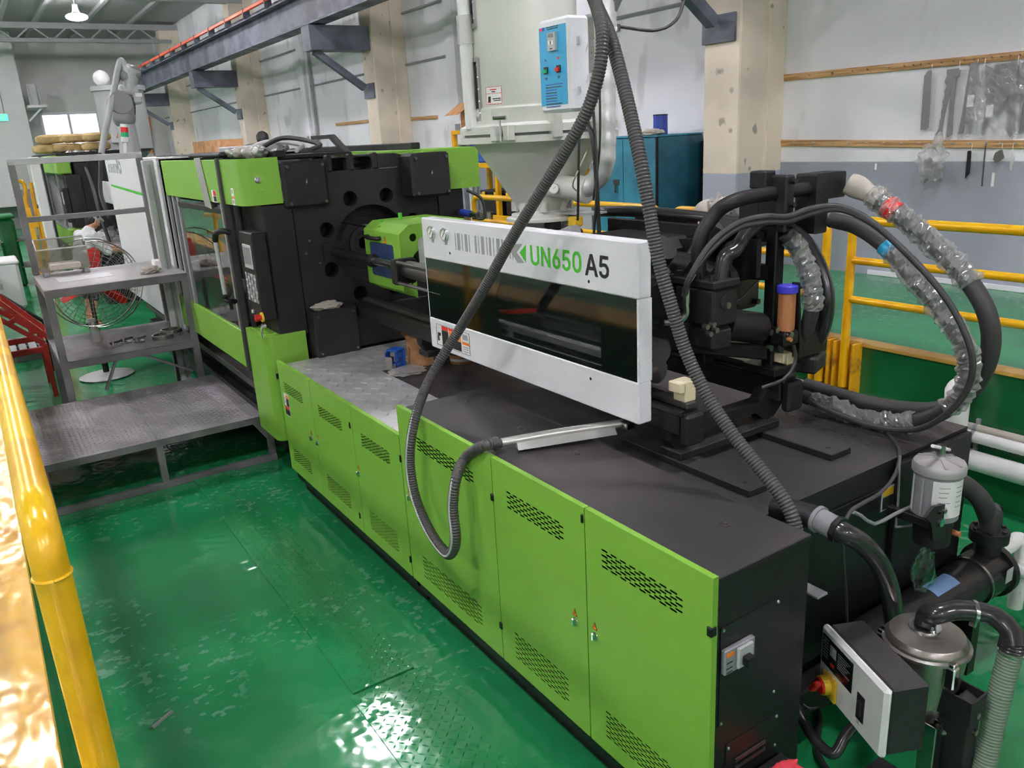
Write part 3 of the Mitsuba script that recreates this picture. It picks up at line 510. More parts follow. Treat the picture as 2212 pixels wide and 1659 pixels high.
obj('handle_trim', tube([p+np.array([-0.018, 0, 0.012]) for p in hp[1:]], 0.009, 8, 6), 'lime_edge', sd)
# inside and below
obj('bed', bx(-11.2, PX-0.41, 1.75, 3.3, 0.12, 0.70, 0.01), 'black_paint', cu); obj('bed_foot', bx(-11.0, -5.9, 1.85, 3.2, 0, 0.12), 'void', cu); obj('bed_rail', bx(-11.2, PX-0.42, 1.66, 1.75, 0.60, 0.66, 0.004), 'dark_steel', cu); obj('bed_rail', bx(-11.2, PX-0.42, 1.66, 1.75, 0.40, 0.45, 0.004), 'black_metal', cu)
for y in (2.04, 3.0): obj('tie_bar', cyl((-10.5, y, 1.25), (PX-0.3, y, 1.25), 0.055, 16), 'dark_steel', cu)
for y in (2.04, 3.0): obj('tie_bar', cyl((-10.5, y, 2.23), (PX-0.3, y, 2.23), 0.055, 16), 'dark_steel', cu)
obj('moving_platen', bx(-8.9, -8.45, 1.9, 3.14, 0.72, 2.36, 0.03), 'platen_black', cu); obj('rear_platen', bx(-10.6, -10.1, 1.9, 3.14, 0.72, 2.36, 0.03), 'platen_black', cu)
obj('mould_bracket', bx(-7.6, -7.2, 2.6, 3.1, 0.71, 1.18, 0.01), 'sheet_grey', cu); obj('drip_tray', bx(-8.3, -6.2, 1.8, 3.2, 0.70, 0.74, 0.01), 'steel_paint', cu)
# on top of the unit
for y in (1.95, 3.05): obj('top_rail', bx(-10.2, -5.95, y-0.04, y+0.04, 2.42, 2.47, 0.006), 'black_satin', cu)
obj('top_tray', bx(-6.9, -5.95, 1.98, 2.5, 2.41, 2.435, 0.004), 'black_satin', cu); obj('cable_duct', bx(-8.2, -6.9, 2.1, 2.3, 2.43, 2.52, 0.01), 'light_grey', cu); obj('cable_duct', bx(-7.9, -6.85, 1.75, 1.93, 2.43, 2.48, 0.02), 'black_satin', cu)
for i in range(7):
    x, y = -6.86+i*0.125, 1.86+0.03*(i % 2); obj('wrapped_fitting', blob((x, y, 2.468), 0.055, 2, 0.45, 2.5, i, (1.25, 1, 0.75)), ('foil', 'film_cloudy', 'cloth_grey')[i % 3], cu, 50, label='fitting wrapped in plastic film'); obj('fitting', cyl((x-0.05, y+0.12, 2.45), (x+0.05, y+0.13, 2.46), 0.03, 10), 'steel', cu)
obj('lifting_frame', cat(beam((-6.0, 2.5, 2.41), (-6.3, 2.5, 2.55), 0.05, 0.03), beam((-6.3, 2.5, 2.55), (-6.7, 2.5, 2.55), 0.05, 0.03)), 'black_satin', cu)
for i in range(3): obj('hose_loop', tube([(-7.6+i*.4, 2.0, 2.45), (-7.4+i*.4, 2.2, 2.52+0.02*i), (-7.0+i*.4, 2.35, 2.5), (-6.6+i*.3, 2.2, 2.46)], 0.018, 8, 6), ('hose_grey', 'light_grey', 'rubber')[i], cu)
obj('side_coupling', cyl((PX+0.02, 3.3, 1.915), (PX+0.12, 3.33, 1.90), 0.028, 14), 'logo_blue', cu); obj('coupling_end', cyl((PX+0.12, 3.33, 1.90), (PX+0.19, 3.35, 1.89), 0.022, 12), 'steel', cu)
q = [ax(1008, 410, -5.6), ax(1040, 430, -5.55), ax(1046, 470, -5.55), ax(1020, 470, -5.6)]
obj('side_hose', tube(q, 0.012, 8, 8), 'rubber', cu)
m = blob((PX+0.06, 2.07, 1.35), 0.055, 3, 0.5, 2.4, 2, (1.0, 2.0, 0.6)); m.vertices[:, 2] = np.maximum(m.vertices[:, 2], 1.3255)
solo('work_rag', m, 'cloth_grey', 'dirty grey rag on the black foot of the platen', 'cloth', 60)

# ------------------------------------------------------------------ machine base with the oil tank
TZ, TX = 1.09, -1.78
tk = thing('machine_base', 'long black machine base with an oil tank at its near end', 'machine base')
prof = Polygon([(2.14, 0.30), (2.14, 1.02)]+[(2.26-0.12*math.cos(a), 0.97+0.12*math.sin(a)) for a in np.linspace(0.4, math.pi/2, 6)]+[(3.64, TZ), (3.64, 0.37), (3.55, 0.30)])
obj('tank', prism(prof, 1.85, plane_end(TX-1.85)), 'black_dusty', tk, 25, label='dusty black oil tank')
obj('end_panel', bx(TX, TX+0.03, 3.06, 3.63, 0.36, 1.075, 0.005), 'black_paint', tk); obj('end_panel', bx(TX, TX+0.008, 2.30, 3.03, 0.36, 0.98, 0.004), 'black_paint', tk)
obj('tank_lower', bx(-5.70, TX-1.86, 2.95, 3.55, 0.3, 0.98, 0.01), 'black_paint', tk)
for b in ((-5.6, -1.74, 2.2, 2.36, 0.0, 0.30), (-5.6, -1.74, 3.35, 3.5, 0.0, 0.30), (-1.80, -1.70, 2.2, 3.55, 0.12, 0.26)): obj('skid', bx(*b, 0.01), 'black_paint', tk)
pF, pFr = az(1617, 1060, 1.12), az(1655, 1047, 1.12); pB, pBr = az(1797, 983, 1.12), az(1833, 968, 1.12)
for (a, b) in ((pF, pFr), (pB, pBr)):
    k = obj('mount_plate', bx(a[0]-0.75, (a[0]+b[0])/2, a[1], b[1]+0.02, TZ, 1.12, 0.003), 'black_dusty', tk); obj('plate_hole', cyl((a[0]-0.06, (a[1]+b[1])/2, 1.1195), (a[0]-0.06, (a[1]+b[1])/2, 1.1205), 0.012, 12), 'void', k)
for i in range(14): q = az(1700+i*13.5, 893+i*5.2, TZ); obj('rivet', cyl(q, q+[0, 0, 0.004], 0.006, 6), 'dark_steel', tk); q = az(1725+i*12, 884+i*4.2, TZ); obj('rivet', cyl(q, q+[0, 0, 0.004], 0.006, 6), 'dark_steel', tk)
st = obj('warning_plate', bx(TX+0.008, TX+0.0105, *(lambda a, b: (a[1], b[1], b[2], a[2]))(ax(1902, 1055, TX), ax(1924, 1092, TX))), 'light_grey', tk, False, label='small warning plate with a yellow top')
a, b = ax(1903, 1056, TX), ax(1923, 1091, TX); zm = b[2]+0.62*(a[2]-b[2])
obj('print_patch', bx(TX+0.0105, TX+0.0115, a[1]+.004, b[1]-.004, zm, a[2]-.004), 'sticker_yellow', st, False); obj('print_patch', bx(TX+0.0105, TX+0.0115, a[1]+.004, b[1]-.004, b[2]+.004, zm-.003), 'ink', st, False)
for z in (0.5, 0.62, 0.74, 0.86): obj('screw', cyl((TX+0.008, 2.37, z), (TX+0.013, 2.37, z), 0.007, 8), 'chrome', tk)

# ------------------------------------------------------------------ injection unit on its rails
iu = thing('injection_unit', 'black injection unit on rails with hydraulic blocks and pipes behind the white guard', 'machine')
YI, RX = 2.66, -2.27
f0, f1, f2 = az(1447, 960, 1.155), az(1478, 978, 1.155), az(1682, 905, 1.155)
for dx in (0, -2.3):
    k = obj('foot', bx(f0[0]-0.02+dx, f1[0]+dx, f1[1]-0.02, f2[1], 1.12, 1.155, 0.004), 'black_dusty', iu)
    for (px, py) in ((1473, 962), (1650, 902)): q = az(px, py, 1.155)+[dx, 0, 0]; obj('bolt', cat(cyl(q, q+[0, 0, 0.004], 0.024, 14), cyl(q, q+[0, 0, 0.022], 0.015, 6)), 'black_metal', k)
    obj('saddle', prism(Polygon([(2.33, 1.155), (2.40, 1.155), (2.46, 1.20), (2.84, 1.20), (2.90, 1.155), (2.97, 1.155), (3.04, 1.22), (3.04, 1.30), (2.92, 1.30), (2.88, 1.25), (2.44, 1.25), (2.40, 1.30), (2.30, 1.30), (2.30, 1.20)]), 0.07, plane_end(f0[0]-0.01+dx)), 'black_satin', iu, False)
for y in (2.35, 3.0):
    obj('rail_beam', bx(-5.7, RX-0.02, y-0.06, y+0.06, 1.24, 1.355, 0.008), 'black_satin', iu); obj('slide_rail', bx(-5.6, RX, y-0.03, y+0.03, 1.355, 1.385, 0.006), 'dark_steel', iu); obj('rail_lip', bx(-5.6, RX+0.005, y-0.07, y-0.045, 1.335, 1.36, 0.004), 'black_metal', iu)
    obj('rail_cap', bx(RX-0.02, RX+0.03, y-0.055, y+0.05, 1.20, 1.34, 0.012), 'black_satin', iu)
for i, (px, py) in enumerate(((1503, 872), (1715, 806))):
    q = az(px, py, 1.385); q[1] = (2.35, 3.0)[i]; q[0] = RX-0.045
    obj('end_stop', cat(bx(q[0]-0.035, q[0]+0.035, q[1]-0.03, q[1]+0.035, 1.385, 1.475, 0.004), bx(q[0]-0.035, q[0]+0.035, q[1]-0.06, q[1]-0.03, 1.43, 1.475, 0.004)), 'cream_plastic', iu, label='cream plastic end stop')
for dx in (0, 0.06): obj('bolt', cyl((-2.52+dx, 2.288, 1.30), (-2.52+dx, 2.27, 1.30), 0.014, 6), 'steel', iu)
obj('carriage', bx(-3.55, -2.85, 2.30, 3.04, 1.39, 1.62, 0.02), 'black_satin', iu); obj('thrust_housing', bx(-3.35, -2.80, 2.36, 2.98, 1.55, 1.98, 0.05), 'black_satin', iu)
obj('barrel', cyl((-5.5, YI-0.08, ZA), (-3.3, YI-0.05, ZA), 0.11, 24), 'dark_steel', iu); obj('barrel_cover', prism(rrect(YI-0.27, YI+0.16, ZA-0.17, ZA+0.17, 0.06), 1.15, plane_end(-4.62)), 'black_metal', iu, 30)
for i in range(4): obj('heater_band', cyl((-5.25+i*0.42, YI-0.08, ZA), (-4.95+i*0.42, YI-0.08, ZA), 0.13, 24), 'steel', iu)
obj('cable_chain', bx(-3.95, -2.6, 2.20, 2.25, 1.53, 1.555, 0.003), 'light_grey', iu)
for i in range(30): obj('chain_link', bx(-3.93+i*0.044, -3.895+i*0.044, 2.195, 2.2, 1.528, 1.557), 'mid_grey', iu)
obj('limit_switch', cat(beam((-3.55, 2.20, 1.60), (-3.20, 2.22, 1.66), 0.02, 0.02), beam((-3.55, 2.20, 1.60), (-3.58, 2.2, 1.64), 0.025, 0.025)), 'red_plastic', iu)
for s in (2.42, 2.94):
    obj('injection_cylinder', cyl((-3.4, s, 1.76), (-2.52, s, 1.76), 0.095, 24), 'black_metal', iu); k = obj('cylinder_head', prism(rrect(s-0.115, s+0.115, 1.645, 1.875, 0.03), 0.09, plane_end(-2.62)), 'black_satin', iu, 30); bolts4(k, -2.53, s-0.115, s+0.115, 1.645, 1.875, 0.014, 0.03, 'black_metal', 8, 0.03)
obj('drive_motor', cat(cyl((-2.80, YI, 1.80), (-2.52, YI, 1.80), 0.14, 28), cyl((-2.52, YI, 1.80), (-2.40, YI, 1.80), 0.115, 28), cyl((-2.60, YI+0.05, 1.9), (-2.52, YI+0.1, 2.06), 0.06, 20)), 'black_metal', iu)
obj('motor_flange', cyl((-2.66, 2.50, 1.93), (-2.60, 2.50, 1.99), 0.07, 18), 'black_satin', iu); obj('motor_flange', cyl((-2.58, 2.84, 1.95), (-2.55, 2.84, 2.06), 0.075, 18), 'black_satin', iu)
for (px, py) in ((1433, 640), (1448, 610), (1455, 580), (1528, 520), (1470, 560)): q = ax(px, py, -2.62); obj('cap_screw', cyl(q, q+[0.03, 0, 0], 0.016, 10), 'black_metal', iu)
for z, y in ((1.58, 2.32), (1.50, 2.30)): obj('carriage_cylinder', cyl((-3.2, y, z), (-2.42, y, z), 0.055, 20), 'hose_gloss', iu)
mz0, mz1 = 1.64, 1.835
mb = obj('manifold', bx(-2.52, -2.29, 2.49, 2.64, mz0+0.03, mz1, 0.012), 'black_satin', iu, label='black hydraulic manifold block')
obj('manifold_cap', bx(-2.525, -2.285, 2.485, 2.645, mz1, mz1+0.035, 0.006), 'black_satin', mb)
for x in (-2.50, -2.40, -2.31):
    for y in (2.505, 2.625): obj('bolt', cyl((x, y, mz1+0.035), (x, y, mz1+0.06), 0.015, 8), 'black_metal', mb)
obj('port', cyl((-2.29, 2.56, 1.775), (-2.283, 2.56, 1.775), 0.03, 16), 'void', mb); obj('port_plug', cyl((-2.285, 2.57, 1.76), (-2.278, 2.57, 1.76), 0.014, 10), 'steel', mb)
obj('valve_body', cat(bx(-2.46, -2.29, 2.50, 2.62, 1.56, 1.67, 0.02), cyl((-2.36, 2.62, 1.66), (-2.36, 2.86, 1.60), 0.07, 20)), 'black_satin', iu)
for (px, py) in ((1520, 705), (1527, 720), (1540, 712), (1534, 700)): q = ax(px, py, -2.28); obj('cap_screw', cyl(q, q+[0.025, 0, 0], 0.012, 8), 'steel', iu)
xp = -2.36
p1 = [(-2.44, 2.56, 1.85), (-2.44, 2.56, 2.02), ax(1545, 462, xp-0.05), ax(1580, 437, xp), ax(1625, 424, xp), ax(1690, 415, xp), ax(1760, 406, xp)]
obj('pressure_pipe', tube(p1, 0.031, 16, 8), 'black_satin', iu, label='bent black pressure pipe')
p2 = [(-2.34, 2.58, 1.85), (-2.34, 2.60, 1.95), ax(1588, 540, xp+0.03), ax(1612, 505, xp), ax(1645, 480, xp), ax(1670, 472, xp)]
obj('pressure_pipe', tube(p2, 0.03, 16, 8), 'hose_gloss', iu); obj('pressure_pipe', tube([np.array(p)+[-0.12, 0.16, 0.0] for p in p2[:-1]], 0.03, 16, 8), 'hose_gloss', iu)
cpy = 2.98
k = obj('pipe_clamp', bx(-2.44, -2.29, cpy-0.06, cpy, 2.02, 2.265, 0.008), 'black_satin', iu, label='black pipe clamp plate'); obj('pipe_clamp', bx(-2.56, -2.44, cpy-0.05, cpy, 1.98, 2.16, 0.008), 'black_satin', iu); obj('clamp_lug', bx(-2.46, -2.37, cpy-0.10, cpy-0.03, 2.21, 2.285, 0.006), 'black_satin', iu)
for z in (2.24, 2.14, 2.05): obj('bolt', cyl((-2.29, cpy-0.03, z), (-2.265, cpy-0.03, z), 0.012, 8), 'black_metal', k)
b2 = obj('pipe_block', prism(unary_union([rrect(3.15, 3.36, 2.14, 2.255, 0.012), rrect(3.15, 3.24, 1.99, 2.2, 0.012)]), 0.11, plane_end(-2.42)), 'black_satin', iu, 30, label='black pipe block')
obj('support_post', beam((-2.36, cpy-0.03, 1.36), (-2.36, cpy-0.03, 2.06), 0.06, 0.06, 0.006), 'black_paint', iu); obj('support_post', beam((-2.62, 2.80, 1.40), (-2.60, 2.80, 2.05), 0.07, 0.05, 0.006), 'black_paint', iu)
obj('support_arm', beam((-2.60, 2.86, 1.84), (-2.36, cpy-0.03, 1.84), 0.05, 0.07, 0.006), 'black_paint', iu); obj('support_arm', beam((-2.62, 2.70, 1.50), (-2.36, cpy-0.03, 1.47), 0.05, 0.07, 0.006), 'black_paint', iu); obj('support_arm', beam((-2.62, 2.85, 1.66), (-2.38, cpy-0.03, 1.50), 0.06, 0.05, 0.006), 'black_paint', iu)
obj('support_foot', bx(-2.45, -2.26, 2.86, 3.05, 1.385, 1.42, 0.004), 'black_paint', iu); obj('foot_block', rot(bx(-2.36, -2.22, 3.06, 3.22, 1.36, 1.44, 0.01), [0, 0, 1], 20, (-2.3, 3.1, 1.4)), 'black_dusty', iu)
obj('lube_bracket', cat(bx(-2.35, -2.24, 3.0, 3.14, 1.45, 1.53, 0.006), bx(-2.26, -2.24, 3.00, 3.20, 1.45, 1.56, 0.004)), 'black_metal', iu)
for (px, py) in ((1659, 717), (1659, 751), (1672, 712), (1703, 722)): q = ax(px, py, -2.23); obj('bolt', cyl(q, q+[0.02, 0, 0], 0.014, 6), 'chrome', iu)
q = ax(1720, 610, -2.24); q2 = ax(1722, 757, -2.24)
obj('flat_bar', cat(beam(q2, q, 0.012, 0.035)), 'black_paint', iu)
obj('cable_tray', cat(bx(-3.45, -2.5, 2.90, 2.93, 1.94, 2.03, 0.004), bx(-3.45, -2.5, 3.10, 3.12, 1.94, 2.03, 0.004), bx(-3.45, -2.5, 2.9, 3.12, 1.935, 1.945)), 'black_satin', iu); obj('tray_hose', tube([(-3.6, 2.98, 2.05), (-3.3, 2.99, 2.06), (-2.9, 3.0, 2.055), (-2.5, 3.02, 2.03)], 0.03, 12, 8), 'hose_gloss', iu)
obj('tray_bracket', prism(Polygon([(-2.95, 1.86), (-2.48, 1.80), (-2.36, 1.83), (-2.36, 2.0), (-3.1, 1.95)]), 0.03, plane_front(2.86)), 'black_satin', iu, False)
obj('hydraulic_hose', tube([ax(1487, 648, -2.45), ax(1483, 620, -2.42), ax(1500, 590, -2.4)], 0.014, 8, 6), 'steel', iu)

# bottle of grease on the bracket
q = ax(1697, 712, -2.26); g = thing('grease_cartridge', 'brown grease jar with a purple lid standing at the injection unit', 'jar')
obj('jar', lathe_at([(0, 0), (0.036, 0), (0.038, 0.01), (0.038, 0.165), (0.03, 0.175), (0, 0.175)], q, q+[0, 0, 1], 24), 'brown_jar', g)
obj('lid', cat(lathe_at([(0.04, 0), (0.045, 0.002), (0.045, 0.03), (0.04, 0.034), (0, 0.034)], q+[0, 0, 0.168], q+[0, 0, 1], 24), bx(q[0]-0.01, q[0]+0.012, q[1]+0.03, q[1]+0.09, q[2]+0.172, q[2]+0.188, 0.004)), 'purple_cap', g)
obj('pump', cat(bx(q[0]-0.05, q[0]+0.04, q[1]-0.05, q[1]+0.05, q[2]-0.07, q[2], 0.012), cyl(q+[0, -0.03, -0.10], q+[0, -0.03, -0.05], 0.016, 10)), 'black_metal', g); obj('copper_fitting', cyl(q+[0.03, -0.03, -0.03], q+[0.06, -0.035, -0.03], 0.01, 8), 'brown_jar', g)
obj('oil_line', tube([q+[0.02, 0.03, -0.06], q+[0.03, 0.04, -0.15], q+[0.02, -0.02, -0.22], q+[-0.02, -0.12, -0.25]], 0.008, 6, 8), 'hose_grey', g)

# ------------------------------------------------------------------ hydraulic hoses at the near end
def wrap(name, P, r, label, seed, mat='film_cloudy', extra=None):
    """A hose with crumpled clear film round parts of it."""
    t = thing(name, label, 'hose', None); obj('hose', tube(P, r, 18, 12), 'rubber', t); C_ = spline(P, 12); n = len(C_)
    for (a, b) in extra or ():
        seg = C_[int(a*n):max(int(b*n), int(a*n)+3)]; seg = resample(seg, 0.008); m = tube(seg, r*1.10, 24, 0, False)
        v = m.vertices; ctr = np.repeat(seg, 24, 0); d = v-ctr; m.vertices = ctr+d*(1+0.16*np.abs(2*meshkit.fbm(v*34, 3, seed)-1)*1.6+0.14*np.maximum(0, d[:, [2]]*0-0.2+meshkit.noise(v*9, seed)[:, None])[:, 0] if False else (1+0.9*np.abs(2*meshkit.fbm(v*30, 3, seed)-1))[:, None])
        obj('plastic_wrap', m, mat, t, 25, label='crumpled clear plastic wrap')
    return t
hA = [ay(1832, 396, 3.33), ay(1870, 414, 3.36), ay(1950, 470, 3.38), ay(2020, 530, 3.4), ay(2085, 598, 3.4), ay(2130, 672, 3.4), ay(2140, 750, 3.42), ay(2112, 826, 3.46), ay(2060, 872, 3.5), ay(2000, 886, 3.52), ay(1900, 876, 3.5), ay(1820, 856, 3.48), ay(1740, 832, 3.46)]
t = wrap('hydraulic_hose', hA, 0.038, 'outer thick black hose looping down to the tank, beige and clear wrap at its top', 3, 'wrap_film', [(0.10, 0.36)])
C_ = spline(hA, 12); obj('tape_wrap', tube(C_[:18], lambda s: 0.046+0.006*math.sin(40*s), 16, 0), 'cloth_grey', t, 40, label='beige tape wrapping'); obj('red_tape', tube(C_[19:23], 0.047, 16, 0), 'sticker_red', t)
hB = [ay(1795, 475, 3.24), ay(1850, 490, 3.24), ay(1910, 530, 3.25), ay(1975, 600, 3.25), ay(2040, 680, 3.26), ay(2085, 750, 3.27), ay(2092, 812, 3.29), ay(2066, 868, 3.31), ay(2010, 902, 3.32), ay(1940, 914, 3.32), ay(1860, 902, 3.31), ay(1790, 876, 3.30), ay(1735, 856, 3.29)]
t = wrap('hydraulic_hose', hB, 0.034, 'inner thick black hose with crumpled clear film along most of its loop', 5, 'wrap_film', [(0.18, 0.62), (0.70, 0.97)])
obj('blue_tape', tube(spline(hB, 12)[24:28], 0.04, 16, 0), 'panel_blue', t)
for i, dy in enumerate((0.0, 12.0)):
    P = [ax(1479, 640-dy*0.3, -2.4), ax(1490, 600, -2.38), ax(1535, 540-dy, -2.36), ax(1590, 495-dy*0.9, -2.33), ax(1650, 480-dy, -2.26), ax(1700, 478-dy*0.8, -2.25), ax(1750, 462-dy*0.9, -2.25), ay(1810, 452-dy*0.5, 3.12), ay(1870, 474-dy*0.3, 3.16), ay(1930, 520, 3.18), ay(2000, 590, 3.18+.02*i), ay(2060, 670-dy*.3, 3.19+.03*i), ay(2098, 760-dy*.3, 3.2+.04*i), ay(2094, 830, 3.22+.03*i), ay(2052, 888, 3.24), ay(1985, 926, 3.26), ay(1900, 924, 3.25), ay(1820, 898, 3.23), ay(1745, 866, 3.2)]
    if i: P = P[:11]
    solo('thin_hose', tube(P, 0.0135, 10, 10), 'rubber', ('lower thin black hose tied along the inner hose loop', 'upper thin black hose running over the pipe clamp')[i], 'hose')
q = ax(1482, 655, -2.4); obj('hose_fitting', cat(cyl(q, q+[0, 0, 0.06], 0.018, 8), tube([q, q+[0.0, 0, -0.05], q+[-0.02, -0.03, -0.08], q+[-0.05, -0.08, -0.08]], 0.015, 8, 6)), 'steel', iu)
hC = [ay(1694, 505, 2.95), ay(1722, 535, 3.0), ay(1746, 590, 3.02), ay(1755, 650, 3.02), ay(1742, 710, 3.04), ay(1712, 755, 3.06), ay(1680, 775, 3.1)]
wrap('hydraulic_hose', hC, 0.034, 'short curved hose with clear film, left of the pair behind the grease jar', 8, 'wrap_film', [(0.05, 0.55)])
hD = [ay(1704, 490, 3.1), ay(1745, 530, 3.14), ay(1775, 590, 3.15), ay(1787, 650, 3.15), ay(1775, 715, 3.16), ay(1742, 765, 3.18), ay(1700, 785, 3.22)]
t = thing('hydraulic_hose', 'short curved glossy black hose, right of the pair behind the grease jar', 'hose'); obj('hose', tube(hD, 0.034, 18, 12), 'hose_gloss', t)
hE = [ax(1515, 470, -2.95), ax(1540, 452, -2.9), ax(1575, 455, -2.8), ax(1620, 475, -2.7), ax(1660, 500, -2.6)]
t = wrap('hydraulic_hose', hE, 0.05, 'hose coupling wrapped in beige tape and film behind the bent pipe', 9, 'wrap_film', [(0.3, 0.9)]); obj('tape_wrap', tube(spline(hE, 12)[:26], lambda s: 0.058+0.008*math.sin(50*s), 16, 0), 'cloth_grey', t, 40)
obj('steel_ring', tube([ax(1520, 500, -2.85), ax(1510, 485, -2.85), ax(1520, 465, -2.85), ax(1535, 470, -2.85), ax(1530, 495, -2.85)], 0.01, 8, 6), 'steel', t); obj('coupling', cyl(ax(1500, 480, -2.95), ax(1512, 472, -2.95), 0.05, 14), 'brown_jar', t)
solo('thin_cable', tube([ax(1680, 470, -2.2)*[1, 1, 0]+[0, 0, 1.8] if False else ay(1640, 605, 3.0), ay(1625, 620, 2.9), ay(1600, 645, 2.8), ay(1588, 650, 2.75)], 0.006, 6, 8), 'rubber', 'thin black cable beside the black support post', 'cable')

# ------------------------------------------------------------------ white guard with the machine's name
GY, GX0, GX1, GZ0, GZ1 = 2.12, -4.15, -2.345, 1.318, 2.072
gp = thing('barrel_guard', 'white guard panel with a dark window and green UN650 lettering', 'guard')
W0, W1 = 1.50, 1.845
obj('upper_sheet', bx(GX0, GX1, GY, GY+0.075, W1, GZ1, 0.006), 'white_paint', gp); obj('lower_sheet', bx(GX0, GX1, GY, GY+0.075, GZ0, W0, 0.006), 'white_paint', gp)
obj('end_flange', bx(GX1-0.012, GX1, GY+0.005, GY+0.075, W0, W1), 'white_paint', gp); obj('end_flange', bx(GX0, GX0+0.008, GY+0.004, GY+0.05, W0, W1), 'white_paint', gp)
a, b = ay(1072, 640, GY), ay(1297, 790, GY); wx0, wx1 = a[0], b[0]; wz1, wz0 = ay(1091, 601, GY)[2], ay(1075, 722, GY)[2]
hole = Polygon([(wx0, wz0), (wx1, wz0), (wx1, wz1-0.03), (wx1-0.03, wz1), (wx0+0.06, wz1), (wx0, wz1-0.08)])
gl = obj('window', prism(sbox(GX0+0.008, W0, GX1-0.012, W1).difference(hole), 0.003, plane_front(GY+0.008)), 'ink_gloss', gp, False, label='dark acrylic window with a clear middle')
hp_ = np.array(hole.exterior.coords)[:-1]; m = trimesh.creation.triangulate_polygon(hole, engine='earcut')
obj('pane', mk([(p[0], GY+0.0065, p[1]) for p in m[0]], m[1]), 'smoked', gl, False)
def front_text(s, p_l, p_r, z0, z1, mat, name, bold=False):
    x0, x1 = ay(*p_l, GY)[0], ay(*p_r, GY)[0]; mm = meshkit.text_mesh(s, z1-z0, 0.001, bold); mm.apply_translation((-mm.bounds[0][0], 0, 0)); mm.apply_scale([(x1-x0)/mm.bounds[1][0], 1, 1]); mm.apply_transform(at_front(x0, GY-0.0003, z0)); obj(name, mm, mat, gp, False, label=f'{s} lettering')
front_text('UN650', (1146, 550), (1256, 567), 1.916, 2.001, 'logo_green', 'lettering', True); front_text('A5', (1264, 580), (1316, 580), 1.912, 1.999, 'ink', 'lettering', True)
def fpoly(pts, mat, name, t=0.001): obj(name, prism(Polygon([(ay(*p, GY)[0], ay(*p, GY)[2]) for p in pts]), t, plane_front(GY)), mat, gp, False)
fpoly([(1122.5, 545.5), (1136, 528.5), (1136.5, 568)], 'logo_green', 'arrow_mark'); fpoly([(1105, 527), (1129, 527), (1116, 545), (1133, 568), (1119, 568), (1103, 545)], 'ink_grey', 'chevron_mark')
rng = np.random.default_rng(5); x = ay(982, 503, GY)[0]; xe = ay(1107, 520, GY)[0]; ws = [.012, .045, .012, .04, .012, .0, .03, .012, .045, .012, .03, .012, .045, .03, .012]
i = 0
while x < xe:
    w = max(0.012, ws[i % len(ws)]); 
    if ws[i % len(ws)] > 0: obj('barcode_stripe', bx(x, min(x+w*0.62, xe), GY-0.001, GY, 1.922, 2.012), 'ink_grey', gp, False)
    x += w*0.62+0.016+0.004*(i % 3); i += 1
for (px, py) in ((933.6, 501), (962, 506)):
    q = ay(px, py, GY); k = obj('pressure_gauge', lathe_at([(0.036, 0), (0.036, 0.014), (0.033, 0.017), (0.029, 0.017), (0.029, 0.012), (0, 0.012)], q, q+[0, -1, 0], 24), 'chrome', gp, label='round pressure gauge')
    obj('dial', cyl(q+[0, -0.012, 0], q+[0, -0.0125, 0], 0.0288, 20), 'label_white', k); obj('needle', beam(q+[-0.012, -0.0135, -0.012], q+[0.016, -0.0135, 0.014], 0.003, 0.001), 'ink', k, False); obj('gauge_tag', bx(q[0]-0.012, q[0]+0.014, GY-0.001, GY, q[2]-0.058, q[2]-0.04), 'ink_grey', gp, False)
for p in ((972, 547), (1272, 608), (1276, 818)): q = ay(*p, GY); obj('screw_hole', cyl(q+[0, -0.0005, 0], q+[0, -0.001, 0], 0.007, 10), 'void', gp)
a, b = ay(944, 722, GY), ay(1017, 770, GY); x0, x1, z1 = a[0], b[0], W0-0.028; z0 = GZ0+0.03
s = obj('safety_sticker', bx(x0, x1, GY-0.001, GY, z0, z1), 'label_white', gp, False, label='safety sticker with red, orange and black fields')
for (u0, u1, v0, v1, m) in ((0, 1, .985, 1, 'ink'), (0, 1, 0, .015, 'ink'), (0, .01, 0, 1, 'ink'), (.99, 1, 0, 1, 'ink'), (.17, .37, .78, .97, 'sticker_red'), (.17, .37, .03, .77, 'ink'), (.39, .75, .85, .97, 'sticker_red'), (.39, .75, .5, .83, 'sticker_orange'), (.39, .75, .05, .48, 'ink'), (.78, .98, .42, .55, 'sticker_orange'), (.80, .95, .65, .9, 'ink_grey'), (.8, .96, .3, .34, 'ink_grey'), (.8, .96, .2, .24, 'ink_grey'), (.8, .96, .1, .14, 'ink_grey'), (.04, .13, .45, .6, 'ink'), (.03, .08, .2, .45, 'ink')):
    obj('print_patch', bx(x0+u0*(x1-x0), x0+u1*(x1-x0), GY-0.0016, GY-0.001, z0+v0*(z1-z0), z0+v1*(z1-z0)), m, s, False)
for x in (GX0+0.3, GX1-0.25): obj('hanger', beam((x, GY+0.07, 1.96), (x, 2.34, 1.96), 0.03, 0.04), 'black_satin', gp)

